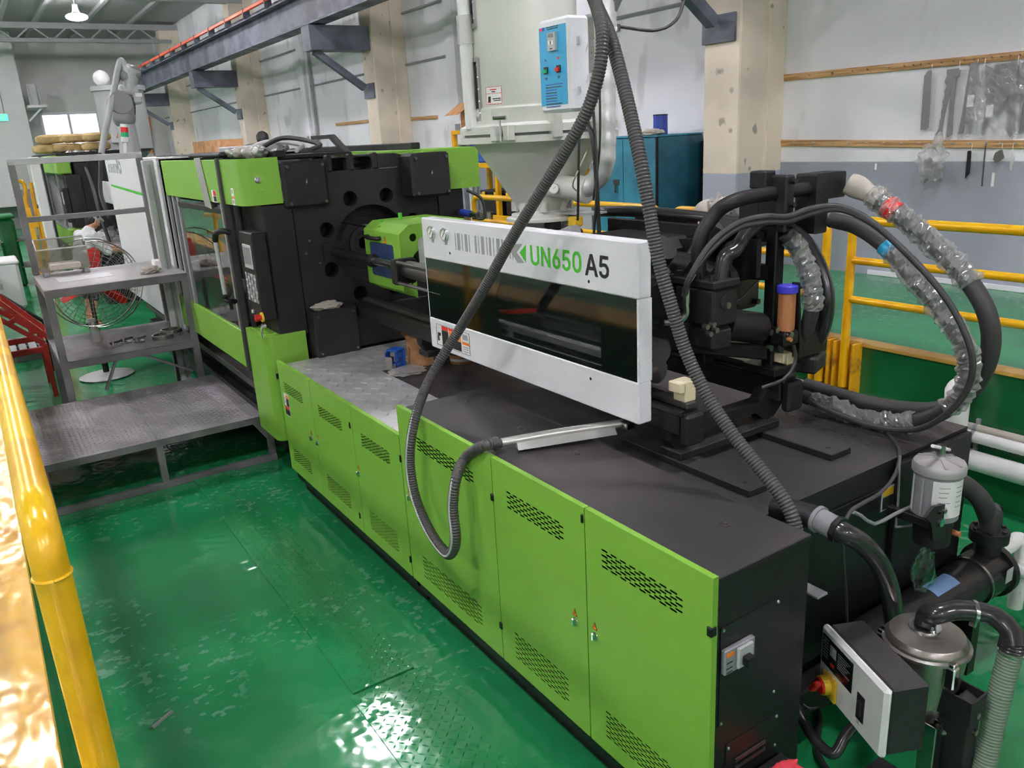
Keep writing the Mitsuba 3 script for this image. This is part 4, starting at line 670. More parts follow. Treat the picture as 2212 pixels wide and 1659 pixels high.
# ------------------------------------------------------------------ lime green nozzle guard and the cylinder that draws the unit in
ng = thing('nozzle_guard', 'lime green nozzle guard box with a navy pad in front of the platen', 'guard')
NY = 2.30; c = {k: ay(*p, NY) for k, p in dict(tl=(785, 493), tr=(862, 509), bl=(797, 608), br=(873, 632)).items()}
x0, x1 = (c['tl'][0]+c['bl'][0])/2, (c['tr'][0]+c['br'][0])/2; zt, zb = (c['tl'][2]+c['tr'][2])/2, (c['bl'][2]+c['br'][2])/2
t_, ch = 0.008, 0.075; yb2 = 2.80; ztop = zt+0.055
obj('front_sheet', bx(x0, x1, NY, NY+t_, zb, zt, 0.002), 'lime_paint', ng)
obj('chamfer_sheet', mk([[x0, NY, zt], [x1, NY, zt], [x1, NY+ch, ztop], [x0, NY+ch, ztop], [x0, NY+t_, zt-0.004], [x1, NY+t_, zt-0.004], [x1, NY+ch, ztop-0.008], [x0, NY+ch, ztop-0.008]], [[0, 1, 2], [0, 2, 3], [4, 6, 5], [4, 7, 6], [0, 4, 5], [0, 5, 1], [3, 2, 6], [3, 6, 7], [1, 5, 6], [1, 6, 2], [0, 3, 7], [0, 7, 4]]), 'lime_paint', ng, False)
obj('top_sheet', bx(x0, x1, NY+ch, yb2, ztop-0.008, ztop), 'lime_paint', ng)
endp = Polygon([(NY, zb), (NY+0.06, zb), (NY+0.06, zt-0.20), (NY+0.10, zt-0.14), (NY+0.26, zt-0.02), (yb2, zt-0.02), (yb2, ztop), (NY+ch, ztop), (NY, zt)]).difference(Point(NY+0.10, zt-0.03).buffer(0.026))
obj('end_sheet', prism(endp, t_, plane_end(x1-t_)), 'lime_paint', ng, False); obj('bottom_flange', prism(Polygon([(NY, zb), (NY+0.10, zb-0.055), (NY+0.10, zb+0.07), (NY+0.06, zb+0.03)]), t_, plane_end(x1-t_)), 'lime_paint', ng, False)
obj('lower_sheet', mk([[x0, NY, zb], [x1, NY, zb], [x1, NY+0.10, zb-0.055], [x0, NY+0.10, zb-0.055]], [[0, 2, 1], [0, 3, 2]]), 'lime_paint', ng, False)
obj('lift_stud', cyl(ay(865, 472, NY+0.2), ay(865, 472, NY+0.2)+[0, 0, 0.04], 0.014, 10), 'logo_green', ng)
pa, pb = ay(799, 521, NY), ay(856, 605, NY)
obj('pad', prism(rrect(pa[0], pb[0], pb[2], pa[2]-0.0, 0.02), 0.003, plane_front(NY)), 'navy_pad', ng, False, label='navy blue pad'); warning(ng, ay(831, 519, NY)[0], ay(831, 519, NY)[2], 0.05, NY)
h0, h1 = ay(788, 511, NY-0.03), ay(813, 516, NY-0.03); obj('handle', tube([h0+[0, 0.03, 0], h0+[0.01, 0, 0], (h0+h1)/2+[0, -0.01, 0], h1+[-0.01, 0, 0], h1+[0, 0.03, 0]], 0.014, 10, 6), 'black_metal', ng, label='black grab handle')
for p in ((824, 478), (820, 490)): q = ay(*p, NY+0.035); obj('vent_cross', cat(bx(q[0]-.012, q[0]+.012, q[1]-.003, q[1]+.003, q[2]-0.004, q[2]+0.006), bx(q[0]-.003, q[0]+.003, q[1]-.01, q[1]+.01, q[2]-0.004, q[2]+0.006)), 'logo_green', ng)
obj('grey_cover', bx(x1+0.004, x1+0.25, NY+0.12, NY+0.45, zt-0.25, zt-0.03, 0.02), 'light_grey', ng)
cc = thing('carriage_cylinder', 'black hydraulic cylinder with a chrome rod from the platen past the nozzle guard', 'cylinder')
CY_ = 2.19; r0_, r1_, r2_, r3_ = (ay(*p, CY_) for p in ((722, 541), (808, 562), (866, 577), (905, 592))); zc_ = r2_[2]
obj('rod_sleeve', cyl((PX, CY_, zc_), (r1_[0], CY_, zc_), 0.036, 18), 'black_metal', cc); obj('sleeve_flange', prism(rrect(CY_-0.08, CY_+0.08, zc_-0.07, zc_+0.07, 0.02), 0.03, plane_end(PX)), 'black_satin', cc, 30); obj('sleeve_collar', cyl((r1_[0]-0.04, CY_, zc_), (r1_[0], CY_, zc_), 0.045, 18), 'black_metal', cc)
obj('chrome_rod', cyl((r1_[0], CY_, zc_), (r2_[0], CY_, zc_), 0.026, 18), 'chrome', cc, label='chrome piston rod')
obj('end_block', bx(r2_[0], r2_[0]+0.07, CY_-0.075, CY_+0.075, zc_-0.10, zc_+0.06, 0.012), 'black_metal', cc); obj('body', cyl((r2_[0]+0.07, CY_+0.02, zc_-0.01), (-3.7, CY_+0.02, zc_-0.01), 0.055, 20), 'dark_steel', cc)
for dz in (0.045, -0.085): obj('tie_rod', cyl((r2_[0]+0.07, CY_-0.055, zc_+dz), (-4.0, CY_-0.055, zc_+dz), 0.011, 8), 'dark_steel', cc)
obj('oil_line', tube([ay(735, 548, 2.3)+[0, 0, .25], ay(760, 482, 2.32), ay(790, 487, 2.36), ay(815, 484, 2.45)], 0.014, 8, 8), 'black_metal', cc)

# things left on the deck
q = az(896, 776, DZ); bxo = thing('cardboard_box', 'torn open cardboard box with brown tape on the deck behind the blue tape dispenser', 'box')
def card(p, mat='cardboard', nm='flap'): m = mk(p, [[0, 1, 2], [0, 2, 3]]).subdivide().subdivide(); m.vertices += 0.006*(RNG.random((len(m.vertices), 3))-0.5); obj(nm, m, mat, bxo, True)
X_, Y_ = q[0], q[1]; dz = DZ+0.004
card([[X_+.17, Y_-.12, dz+0.0], [X_+.24, Y_+.03, dz], [X_+.16, Y_+.05, dz+.19], [X_+.08, Y_-.10, dz+.20]]); card([[X_+.24, Y_+.03, dz], [X_+.05, Y_+.14, dz], [X_+.02, Y_+.14, dz+.15], [X_+.2, Y_+.04, dz+.16]]); card([[X_+.17, Y_-.12, dz], [X_-.03, Y_+.0, dz], [X_-.06, Y_+.0, dz+.14], [X_+.14, Y_-.11, dz+.13]]); card([[X_-.03, Y_, dz], [X_+.05, Y_+.14, dz], [X_+.03, Y_+.16, dz+.16], [X_-.06, Y_+.02, dz+.16]]); card([[X_+.2, Y_+.05, dz+.16], [X_+.02, Y_+.15, dz+.15], [X_+.06, Y_+.27, dz+.10], [X_+.24, Y_+.17, dz+.11]]); card([[X_-.06, Y_+.02, dz+.15], [X_+.1, Y_-.08, dz+.15], [X_+.06, Y_-.12, dz+.22], [X_-.09, Y_-.03, dz+.21]])
obj('base', bx(X_-.02, X_+.2, Y_-.06, Y_+.1, DZ+0.001, DZ+0.012), 'tape_brown', bxo)
t = thing('packing_tape', 'roll of brown packing tape lying beside the torn box', 'tape'); q2 = q+[0.30, 0.22, 0]
obj('roll', lathe_at([(0.045, 0), (0.085, 0), (0.085, 0.06), (0.045, 0.06), (0.045, 0)], q2, q2+[0, 0, 1], 24), 'tape_brown', t); obj('label_band', lathe_at([(0.086, 0.02), (0.0865, 0.03), (0.086, 0.04)], q2, q2+[0, 0, 1], 24), 'label_white', t)
q = az(853, 797, DZ); t = thing('tape_dispenser', 'blue plastic tape dispenser lying on the aluminium deck', 'tape dispenser'); Mz = lambda m: rot(m, [0, 0, 1], 25, q)
obj('body', Mz(cat(bx(q[0]-.02, q[0]+.07, q[1]+.03, q[1]+.045, DZ, DZ+.15, .004), bx(q[0]-.02, q[0]+.07, q[1]-.05, q[1]+.03, DZ+.135, DZ+.15, .004))), 'blue_plastic', t); obj('guard', Mz(lathe_at([(0.05, 0), (0.055, 0), (0.055, 0.05), (0.05, 0.05), (0.05, 0)], q+[0.02, -0.0, .10], q+[0.02, -1, .10], 20)), 'blue_plastic', t); obj('blade', Mz(bx(q[0]-.03, q[0]+.03, q[1]-.06, q[1]-.03, DZ+.002, DZ+.10, .004)), 'steel', t)
m = blob((q[0]+.16, q[1]+.02, DZ+.018), 0.055, 3, 0.6, 2.5, 11, (1.8, 2.2, .35)); m.vertices[:, 2] = np.maximum(m.vertices[:, 2], DZ+0.001); solo('plastic_film', m, 'film_cloudy', 'scrap of crumpled clear film on the deck in front of the torn box', 'plastic film', 50)
pbr('ink_gloss', S(12, 15, 14), 0.05, specular=0.5)

# ------------------------------------------------------------------ hopper dryer above the feed throat
def acyl(px, py, xc, yc, r):
    """Where the line of sight first meets an upright cylinder."""
    d = ray(px, py); o = CAM[:2]-np.array([xc, yc]); A = d[0]**2+d[1]**2; B = o@d[:2]; C_ = o@o-r*r; disc = max(B*B-A*C_, 0); return CAM+d*((-B-math.sqrt(disc))/A)
HCX, HCY, HR = -3.665, 2.62, 0.375
def upright(prof, z0=0.0, x=HCX, y=HCY, n=48): return mv(lathe([(r, z) for r, z in prof], n), x, y, z0)
hd = thing('hopper_dryer', 'tall pale grey hopper dryer with a cone and a blue-fronted control box', 'hopper')
obj('barrel', upright([(0, 2.53), (HR, 2.53), (HR, 4.2), (HR-0.05, 4.24), (0, 4.24)]), 'hopper_paint', hd, 30)
obj('barrel_rim', upright([(HR, 2.50), (HR+0.045, 2.50), (HR+0.045, 2.535), (HR+0.012, 2.55), (HR+0.012, 2.62), (HR, 2.63)]), 'hopper_paint', hd, 30)
obj('cone_rim', upright([(HR-0.02, 2.455), (HR+0.045, 2.455), (HR+0.045, 2.485), (HR-0.02, 2.495)]), 'hopper_paint', hd, 30)
obj('cone', upright([(0.115, 2.10), (0.125, 2.09), (HR-0.01, 2.47), (HR-0.03, 2.48)]), 'hopper_paint', hd, 30); obj('shadow_gap', upright([(HR-0.02, 2.484), (HR+0.02, 2.486), (HR+0.02, 2.502), (HR-0.02, 2.502)]), 'mid_grey', hd)
obj('base_disc', upright([(0, 2.04), (0.20, 2.04), (0.20, 2.055), (0.17, 2.06), (0.17, 2.075), (0.13, 2.08), (0.125, 2.11), (0, 2.11)]), 'hopper_paint', hd, 30); obj('throat', upright([(0.14, 1.98), (0.14, 2.0), (0.105, 2.01), (0.105, 2.04), (0, 2.04)]), 'light_grey', hd, 30); obj('throat', bx(HCX-0.16, HCX+0.16, HCY-0.16, HCY+0.16, 1.88, 1.98, 0.01), 'black_satin', hd)
for a in range(8): u = np.array([math.cos(a*math.pi/4+.2), math.sin(a*math.pi/4+.2), 0]); obj('bracket', beam(np.array([HCX, HCY, 2.09])+u*0.15, np.array([HCX, HCY, 2.14])+u*0.15, 0.012, 0.05), 'hopper_paint', hd)
q = acyl(1085, 283, HCX, HCY, HR+0.05); u = unit(np.array([q[0]-HCX, q[1]-HCY, 0])); w = np.array([-u[1], u[0], 0])
for s in (-1, 1): obj('clamp_lug', beam(q+w*0.035*s+[0, 0, -0.05], q+w*0.035*s+[0, 0, 0.03], 0.045, 0.05, 0.006), 'hopper_paint', hd)
obj('clamp_screw', cat(cyl(q+u*0.02-[0, 0, .05], q+u*0.02+[0, 0, .06], 0.006, 8), cyl(q+u*0.02+w*-0.035+[0, 0, .06], q+u*0.02+w*0.035+[0, 0, .06], 0.01, 8)), 'chrome', hd)
q = acyl(1200, 270, HCX, HCY, HR+0.03); obj('clamp_lug', beam(q-[0, 0, .06], q+[0, 0, .06], 0.05, 0.06, 0.006), 'hopper_paint', hd)
# pipe and sight glasses on the left
q0, q1 = acyl(1018, 270, HCX, HCY, HR+0.03), acyl(1006, 5, HCX, HCY, HR+0.03); u = unit(np.array([q0[0]-HCX, q0[1]-HCY, 0])); base = np.array([HCX, HCY, 0])+u*(HR+0.028)
obj('side_pipe', cyl(base+[0, 0, 2.53], base+[0, 0, 3.9], 0.032, 16), 'white_matte', hd); k = obj('pipe_joint', cyl(base+[0, 0, 2.93], base+[0, 0, 3.06], 0.042, 16), 'film_cloudy', hd)
for (pa, pb) in (((1037, 258), (1031, 128)), ((1024, 58), (1020, -120))):
    a, b = acyl(*pa, HCX, HCY, HR), acyl(*pb, HCX, HCY, HR); u = unit(np.array([a[0]-HCX, a[1]-HCY, 0])); w = np.array([-u[1], u[0], 0]); a = np.array([HCX, HCY, 0])+u*HR+[0, 0, a[2]]; b = np.array([a[0], a[1], b[2]])
    M = np.eye(4); M[:3, 0], M[:3, 1], M[:3, 2], M[:3, 3] = w, [0, 0, 1], u, a; L = b[2]-a[2]
    g = obj('sight_glass', prism(rrect(-0.026, 0.026, -0.01, L+0.01, 0.008).difference(rrect(-0.013, 0.013, 0.012, L-0.012, 0.008)), 0.016, M, -0.004), 'steel', hd, False, label='sight glass in a steel frame'); obj('glass', prism(rrect(-0.014, 0.014, 0.01, L-0.01, 0.004), 0.004, M, 0.001), 'ink_gloss', g, False)
    for t in np.linspace(0.1, 0.9, 5):
        for s in (-0.02, 0.02): p = a+w*s+[0, 0, L*t]+u*0.012; obj('screw', cyl(p, p+u*0.004, 0.004, 6), 'chrome', g)
# hot surface label
a, b = acyl(1049, 220, HCX, HCY, HR), acyl(1086, 192, HCX, HCY, HR); u = unit(np.array([(a[0]+b[0])/2-HCX, (a[1]+b[1])/2-HCY, 0])); w = np.array([-u[1], u[0], 0])
W_, H_ = 0.098, 0.082; zc0 = (a[2]+b[2])/2-H_/2
def on_barrel(pts_x0, x1, y0, y1, h, mat, name, par):
    xs = np.linspace(pts_x0, x1, 5); th0 = math.atan2(u[1], u[0]); R_ = HR+h; v = []
    for x in xs:
        th = th0+x/HR
        for y in (y0, y1): v.append([HCX+R_*math.cos(th), HCY+R_*math.sin(th), zc0+y])
    f = []
    for i in range(4): f += [[2*i, 2*i+2, 2*i+3], [2*i, 2*i+3, 2*i+1]]
    return obj(name, mk(v, f), mat, par, False)
lb = on_barrel(-W_/2, W_/2, 0, H_, 0.001, 'label_white', 'warning_label', hd); labels[lb] = {'label': 'white warning label with a red outline'}
for (x0, x1, y0, y1, m) in ((-W_/2, W_/2, 0, .002, 'sticker_red'), (-W_/2, W_/2, H_-.002, H_, 'sticker_red'), (-W_/2, -W_/2+.002, 0, H_, 'sticker_red'), (W_/2-.002, W_/2, 0, H_, 'sticker_red'), (-W_/2, W_/2, H_*.6, H_*.6+.002, 'sticker_red'), (-.02, .02, H_*.8, H_*.86, 'sticker_red'), (-.01, .012, H_*.68, H_*.74, 'ink'), (-.035, -.018, H_*.1, H_*.45, 'ink'), (-.005, .042, H_*.28, H_*.34, 'ink'), (.0, .042, H_*.18, H_*.23, 'ink'), (-.04, -.02, .008, .014, 'sticker_red')): on_barrel(x0, x1, y0, y1, 0.0016, m, 'print_patch', lb)
# control box
BY = 2.17; a, b = ay(1165, 150, BY), ay(1229, 150, BY); z0b, z1b = ay(1200, 243, BY)[2], ay(1200, 37, BY)[2]; bx0, bx1 = a[0], b[0]
BD = ax(1276, 140, bx1)[1]-BY; BE = ax(1291, 200, bx1)[1]-BY
cb = obj('control_box', bx(bx0, bx1, BY, BY+BD, z0b, z1b, 0.012), 'white_paint', hd, label='white control box with a blue front')
bf = obj('front_sheet', bx(bx0+0.01, bx1-0.012, BY-0.002, BY+0.002, z0b+0.03, z1b-0.03), 'panel_blue', cb, False, label='blue front sheet')
WB, HB = bx1-bx0, z1b-z0b; U = lambda u: bx0+u*WB; V = lambda v: z0b+v*HB
def pf(u0, u1, v0, v1, mat, t=0.003, name='print_patch'): obj(name, bx(U(u0), U(u1), BY-0.002-t, BY-0.002, V(v0), V(v1)), mat, cb, False)
pf(.40, .66, .66, .85, 'light_grey', 0.012, 'meter'); pf(.44, .60, .80, .835, 'mid_grey', 0.0135); pf(.44, .60, .72, .765, 'label_white', 0.0135); pf(.5, .53, .725, .76, 'ink', .014); pf(.49, .56, .675, .685, 'ink', 0.013)
for (u, m) in ((.25, 'green_plastic'), (.68, 'red_plastic')): pf(u-.06, u+.07, .425, .50, 'ink', 0.004); pf(u-.05, u+.055, .435, .475, m, 0.014, 'rocker_switch'); pf(u-.045, u+.045, .375, .385, 'ink', .0008); pf(u-.03, u+.03, .36, .368, 'logo_blue', .0008)
pf(.64, .70, .565, .59, 'sticker_red', .0008); pf(.22, .27, .56, .58, 'logo_blue', .0008)
for i, (u0, u1, v) in enumerate(((.3, .72, .905), (.34, .7, .885))): 
    for j in range(7): pf(u0+(u1-u0)*j/7, u0+(u1-u0)*(j+.7)/7, v, v+.012, 'ink', .0008)
pf(.08, .16, .885, .915, 'sticker_red', .0008); pf(.17, .25, .885, .92, 'logo_blue', .0008)
for i in range(9): pf(.22, .80-.05*(i % 3), .30-.03*i, .31-.03*i, ('logo_blue', 'ink')[i % 2], .0008)
for i in range(5): pf(.60, .80, .235-.03*i, .25-.03*i, 'panel_blue', .001)
for v in (.62, .30): obj('side_mark', beam((bx1+0.0005, BY+0.09, V(v)), (bx1+0.0005, BY+0.10, V(v)+0.03), 0.004, 0.001), 'mid_grey', cb, False)
obj('hinge', cyl((bx1-0.002, BY+0.05, V(.2)), (bx1-0.002, BY+0.05, V(.26)), 0.008, 8), 'light_grey', cb); obj('hinge', cyl((bx1-0.002, BY+0.05, V(.7)), (bx1-0.002, BY+0.05, V(.78)), 0.008, 8), 'light_grey', cb)
sb = obj('side_box', bx(bx1-0.16, bx1-0.01, BY+BD+0.004, BY+BE, z0b+0.01, z1b-0.22, 0.008), 'white_paint', hd)
for i in range(6): obj('louvre', bx(bx1-0.01, bx1-0.006, BY+BD+.012, BY+BE-.006, V(.38)+i*0.028, V(.38)+i*0.028+0.006), 'mid_grey', sb)
warning(sb, 0, 0, 0.02, M=at_end(bx1-0.0095, BY+BD+.03, V(.10)))
# silver air pipe on the right, elbow into the cone
xa = ax(1308, 100, -3.25); pp = [ax(1300, -150, -3.2), ax(1306, 40, -3.2), ax(1307, 180, -3.2), ax(1307, 280, -3.2), ax(1308, 330, -3.2), ax(1300, 368, -3.22), ax(1280, 395, -3.27), ax(1252, 408, -3.33), ax(1225, 408, -3.42)]
obj('air_pipe', tube(pp, lambda s: 0.052+0.002*math.sin(s*70), 22, 10), 'insulation', hd, label='silver insulated air pipe'); e0, e1 = ax(1192, 400, -3.5), ax(1250, 408, -3.34)
obj('cone_stub', tube([e0+[-0.1, 0.02, 0.02], e0, e1], 0.058, 22, 0), 'hopper_paint', hd); obj('stub_flange', cyl(e1, e1+0.06*unit(e1-e0), 0.068, 22), 'hopper_paint', hd)
q = acyl(1198, 408, *(e0[:2]+[0.03, -0.0]), 0.06); n_ = unit(np.array([0.6, -0.75, 0.15])); tg = obj('thermometer', cyl(q-n_*0.01, q+n_*0.02, 0.028, 20), 'steel', hd, label='small round thermometer'); obj('dial', cyl(q+n_*0.02, q+n_*0.0205, 0.023, 20), 'label_white', tg); obj('needle', beam(q+n_*0.021, q+n_*0.021+np.array([0.01, 0.008, 0.01]), 0.003, 0.001), 'ink', tg)
# vacuum loader parts near the picture's top edge
top = ax(1318, 60, -3.2); obj('loader_pipe', cyl(top+[0, 0, -0.25], top+[0, 0, 0.6], 0.03, 16), 'white_matte', hd)
for dz in (-0.02, -0.11): obj('loader_flange', cyl(top+[0, 0, dz], top+[0, 0, dz+0.018], 0.05, 16), 'white_matte', hd); obj('wing_nut', cyl(top+[0.05, 0.01, dz], top+[0.05, 0.01, dz+0.03], 0.008, 6), 'dark_steel', hd)
obj('loader_cone', cat(cyl(top+[0, 0, 0.07], top+[0, 0, 0.14], 0.035, 16, 0.07), cyl(top+[0, 0, 0.14], top+[0, 0, 0.2], 0.075, 16)), 'mid_grey', hd); obj('loader_cable', tube([top+[0.04, 0.02, 0.0], top+[0.1, 0.2, -0.02], top+[0.12, 0.32, 0.03], top+[0.1, 0.4, 0.15]], 0.008, 6, 8), 'rubber', hd)
q = ay(1268, 14, 2.3); obj('loader_box', bx(q[0]-0.08, q[0]+0.03, 2.3, 2.38, q[2]-0.04, q[2]+0.3, 0.01), 'white_paint', hd)
# slide gate and its yellow valve
obj('slide_gate', rot(bx(HCX+0.1, HCX+0.36, HCY-0.02, HCY+0.10, 2.07, 2.08), [0, 0, 1], 15, (HCX, HCY, 0)), 'light_grey', hd); g = ax(1243, 476, -3.42)
obj('gate_valve', bx(g[0]-0.03, g[0]+0.03, g[1]-0.03, g[1]+0.03, g[2]-0.03, g[2]+0.02, 0.006), 'yellow_plastic', hd, label='yellow valve block'); obj('gate_motor', cat(rot(bx(g[0]-0.09, g[0]+0.05, g[1]-0.09, g[1]-0.01, g[2]-0.10, g[2]-0.03, 0.012), [0, 1, 0], -18, g), cyl(g+[0.02, -0.05, -0.08], g+[0.12, -0.03, -0.09], 0.03, 14)), 'light_grey', hd)
obj('gate_motor', bx(g[0]-0.15, g[0]-0.08, g[1]-0.1, g[1]-0.03, g[2]-0.05, g[2]+0.0, 0.008), 'black_satin', hd)
for i, (pa, pm, pb, r) in enumerate((((1252, 250), (1250, 350), (1248, 475), .006), ((1282, 240), (1290, 380), (1282, 520), .006), ((1268, 258), (1284, 330), (1295, 520), .011), ((1292, 60), (1296, 300), (1282, 430), .005))):
    obj('cable', tube([ay(*pa, 2.42), ay(*pm, 2.40), ay(*pb, 2.5)], r, 8, 10), 'rubber', hd)
obj('sensor_wire', tube([acyl(1268, 325, HCX, HCY, HR), ay(1248, 370, 2.4), ay(1237, 400, 2.42), ay(1245, 412, 2.46)], 0.004, 6, 8), 'cloth_grey', hd)

# ------------------------------------------------------------------ the two grey suction hoses that come down from the loader
P1 = [ay(1274, -40, 2.12), ay(1288, 10, 2.1), ay(1301, 70, 2.05), ay(1295, 150, 2.02), ay(1268, 240, 1.99), ay(1222, 325, 1.96), ay(1165, 418, 1.94), ay(1100, 525, 1.92), ay(1045, 625, 1.90), ay(990, 715, 1.88), ay(938, 800, 1.76), ay(905, 875, 1.62), ay(888, 950, 1.54), ay(886, 1010, 1.52), ay(898, 1075, 1.51), ay(922, 1135, 1.50), ay(950, 1180, 1.49), ay(972, 1197, 1.49), ay(984, 1165, 1.49), ay(978, 1095, 1.50), ay(985, 1035, 1.53), ay(1005, 990, 1.62), az(1042, 964, 1.225), az(1078, 957, 1.215)]
t = thing('suction_hose', 'ribbed dark grey suction hose with a steel lance, looping down over the green doors', 'hose')
obj('hose', hose(P1, 0.0255, 0.0125, 0.0035, 16, 16, 6), 'hose_grey', t, True); L1 = spline(P1, 14); nn = len(L1)
obj('hose_seam', tube(L1[int(nn*.46):int(nn*.90)]+np.array([0.006, -0.022, 0.0]), 0.006, 6, 0), 'light_grey', t, True)
la, lb_ = az(1070, 958, 1.212), az(1345, 914, 1.235); obj('lance', tube([la, la*0.5+lb_*0.5+[0, 0, 0.004], lb_], 0.019, 16, 6), 'bright_steel', t, label='stainless suction lance')
d_ = unit(lb_-la); n_ = np.array([d_[1], -d_[0], 0]); c0, c1 = la+0.16*(lb_-la), la+0.93*(lb_-la)
v = []
for c in (c0, c1): v += [c+n_*0.012+[0, 0, -0.003], c+n_*0.045+[0, 0, -0.032], c-n_*0.03+[0, 0, -0.034], c-n_*0.025+[0, 0, -0.005]]
obj('lance_channel', mk(v, [[0, 4, 5], [0, 5, 1], [1, 5, 6], [1, 6, 2], [2, 6, 7], [2, 7, 3]]), 'bright_steel', t, False); obj('lance_tip', cat(bx(lb_[0]-0.02, lb_[0]+0.05, lb_[1]-0.02, lb_[1]+0.03, lb_[2]-0.02, lb_[2]+0.015, 0.004), cyl(lb_, lb_+d_*0.08, 0.012, 10)), 'chrome', t); obj('hose_clamp', cyl(la-d_*0.01, la+d_*0.015, 0.031, 16), 'chrome', t)
P2 = [ay(1268, -40, 2.16), ay(1290, 15, 2.15), ay(1318, 80, 2.12), ay(1342, 165, 2.10), ay(1365, 260, 2.08), ay(1385, 355, 2.06), ay(1402, 450, 2.06), ay(1422, 560, 2.07), ay(1450, 660, 2.09), ay(1482, 760, 2.12), ay(1525, 850, 2.14), ay(1580, 935, 2.16), ay(1640, 1010, 2.18), ay(1692, 1078, 2.19), ay(1716, 1130, 2.19), ay(1722, 1190, 2.19), ay(1716, 1300, 2.19)]
solo('suction_hose', hose(P2, 0.0265, 0.0125, 0.0035, 16, 16, 6), 'hose_grey', 'ribbed dark grey suction hose running down to the right of the white guard', 'hose', True)

# ------------------------------------------------------------------ things at the tank's end
FX = -1.60; q = ax(2030, 998, FX); FYc, FZ = q[1], q[2]; fr_ = 0.098
of = thing('oil_filter', 'silver-topped oil filter canister with a T-handle on the end of the tank', 'filter')
P0 = np.array([FX, FYc, 0]); fup = lambda pr: mv(lathe(pr, 32), FX, FYc, FZ)
obj('canister', fup([(0, -0.235), (fr_*0.92, -0.235), (fr_*0.94, -0.02), (0, -0.02)]), 'mid_grey', of, 30); obj('cap', fup([(fr_*0.95, -0.04), (fr_*1.04, -0.035), (fr_*1.05, -0.012), (fr_*0.98, 0.004), (fr_*.25, 0.02), (fr_*.22, 0.028), (0, 0.028)]), 'cast_alu', of, 30, label='cast aluminium cap')
for a in range(8):
    t0 = a*math.pi/4; obj('cap_rib', beam((FX+0.025*math.cos(t0), FYc+0.025*math.sin(t0), FZ+0.02), (FX+fr_*0.93*math.cos(t0), FYc+fr_*0.93*math.sin(t0), FZ+0.006), 0.012, 0.008), 'cast_alu', of)
obj('handle_boss', cyl((FX, FYc, FZ+0.02), (FX, FYc, FZ+0.075), 0.017, 14), 'steel', of); hd_ = unit(ax(2098, 1000, FX-0.05)-ax(1990, 978, FX+0.02)); c_ = np.array([FX, FYc, FZ+0.062]); obj('t_handle', cyl(c_-hd_*0.098, c_+hd_*0.092, 0.0075, 10), 'label_white', of, label='pale T-handle')
def arc_patch(r, a0, a1, z0, z1, mat, par, name='print_patch', nseg=10):
    v, f = [], []
    for i, a in enumerate(np.linspace(a0, a1, nseg)):
        v += [[FX+r*math.cos(a), FYc+r*math.sin(a), FZ+z0], [FX+r*math.cos(a), FYc+r*math.sin(a), FZ+z1]]
        if i: k = 2*i; f += [[k-2, k, k+1], [k-2, k+1, k-1]]
    return obj(name, mk(v, f), mat, par, True)
A0 = math.atan2(-FYc, -FX); lb = arc_patch(fr_*0.955, A0-0.15, A0+1.35, -0.21, -0.05, 'label_white', of, 'paper_label'); arc_patch(fr_*0.955, A0-1.3, A0-1.05, -0.21, -0.05, 'label_white', of, 'paper_label'); arc_patch(fr_*0.955, A0-0.62, A0-.52, -0.21, -0.05, 'light_grey', of, 'paper_label')
for i, z in enumerate((-.075, -.095, -.115, -.14, -.16)): arc_patch(fr_*0.96, A0+0.1, A0+(.55, .5, .45, .6, .5)[i], z-0.004, z, 'ink_grey', lb); arc_patch(fr_*0.96, A0+0.85, A0+1.2, z-0.004, z, 'ink_grey', lb)
obj('bowl', fup([(0, -0.36), (fr_*0.72, -0.36), (fr_*0.80, -0.25), (fr_*0.8, -0.235), (0, -0.235)]), 'black_satin', of, 30)
br = obj('mount_bracket', prism(Polygon([(FYc-0.20, FZ-0.16), (FYc-0.14, FZ-0.13), (FYc-0.06, FZ-0.145), (FYc-0.035, FZ-0.20), (FYc-0.05, FZ-0.29), (FYc-0.12, FZ-0.29), (FYc-0.15, FZ-0.20)]), 0.012, plane_end(FX+0.06)), 'black_satin', of, False)
for (dy, dz, r, m) in ((-.085, -.215, .018, 'chrome'), (-.07, -.17, .01, 'steel'), (-.10, -.165, .009, 'black_metal')): obj('bolt', cyl((FX+0.072, FYc+dy, FZ+dz), (FX+0.083, FYc+dy, FZ+dz), r, 14), m, br)
obj('mount_arm', bx(TX+0.03, FX+0.06, FYc-0.10, FYc-0.07, FZ-0.26, FZ-0.22, 0.004), 'black_satin', of); obj('drain_plug', cyl((FX+0.05, FYc+0.03, FZ-0.30), (FX+0.10, FYc+0.03, FZ-0.30), 0.012, 10), 'brown_jar', of)
m = blob((FX+0.05, FYc-0.13, FZ-0.42), 0.06, 3, 0.55, 2.6, 21, (0.6, 1.0, 1.6)); solo('plastic_film', m, 'film', 'scrap of clear film hanging below the oil filter', 'plastic film', 50)
for i, (P, r, mat, l) in enumerate((([ax(1843, 1106, -1.70), ax(1860, 1114, -1.70), ax(1889, 1132, -1.68), ax(1930, 1112, -1.68), ax(1968, 1094, -1.68)], .008, 'mid_grey', 'thin bent grey oil pipe in front of the tank end'), ([ax(1944, 985, -1.73), ax(1940, 1080, -1.72), ax(1936, 1132, -1.71), ax(1941, 1138, -1.70), ax(1994, 1131, -1.64)], .005, 'mid_grey', 'thin upright pipe left of the oil filter'))): solo('oil_pipe', tube(P, r, 8, 2 if i == 0 else 4), mat, l, 'pipe')
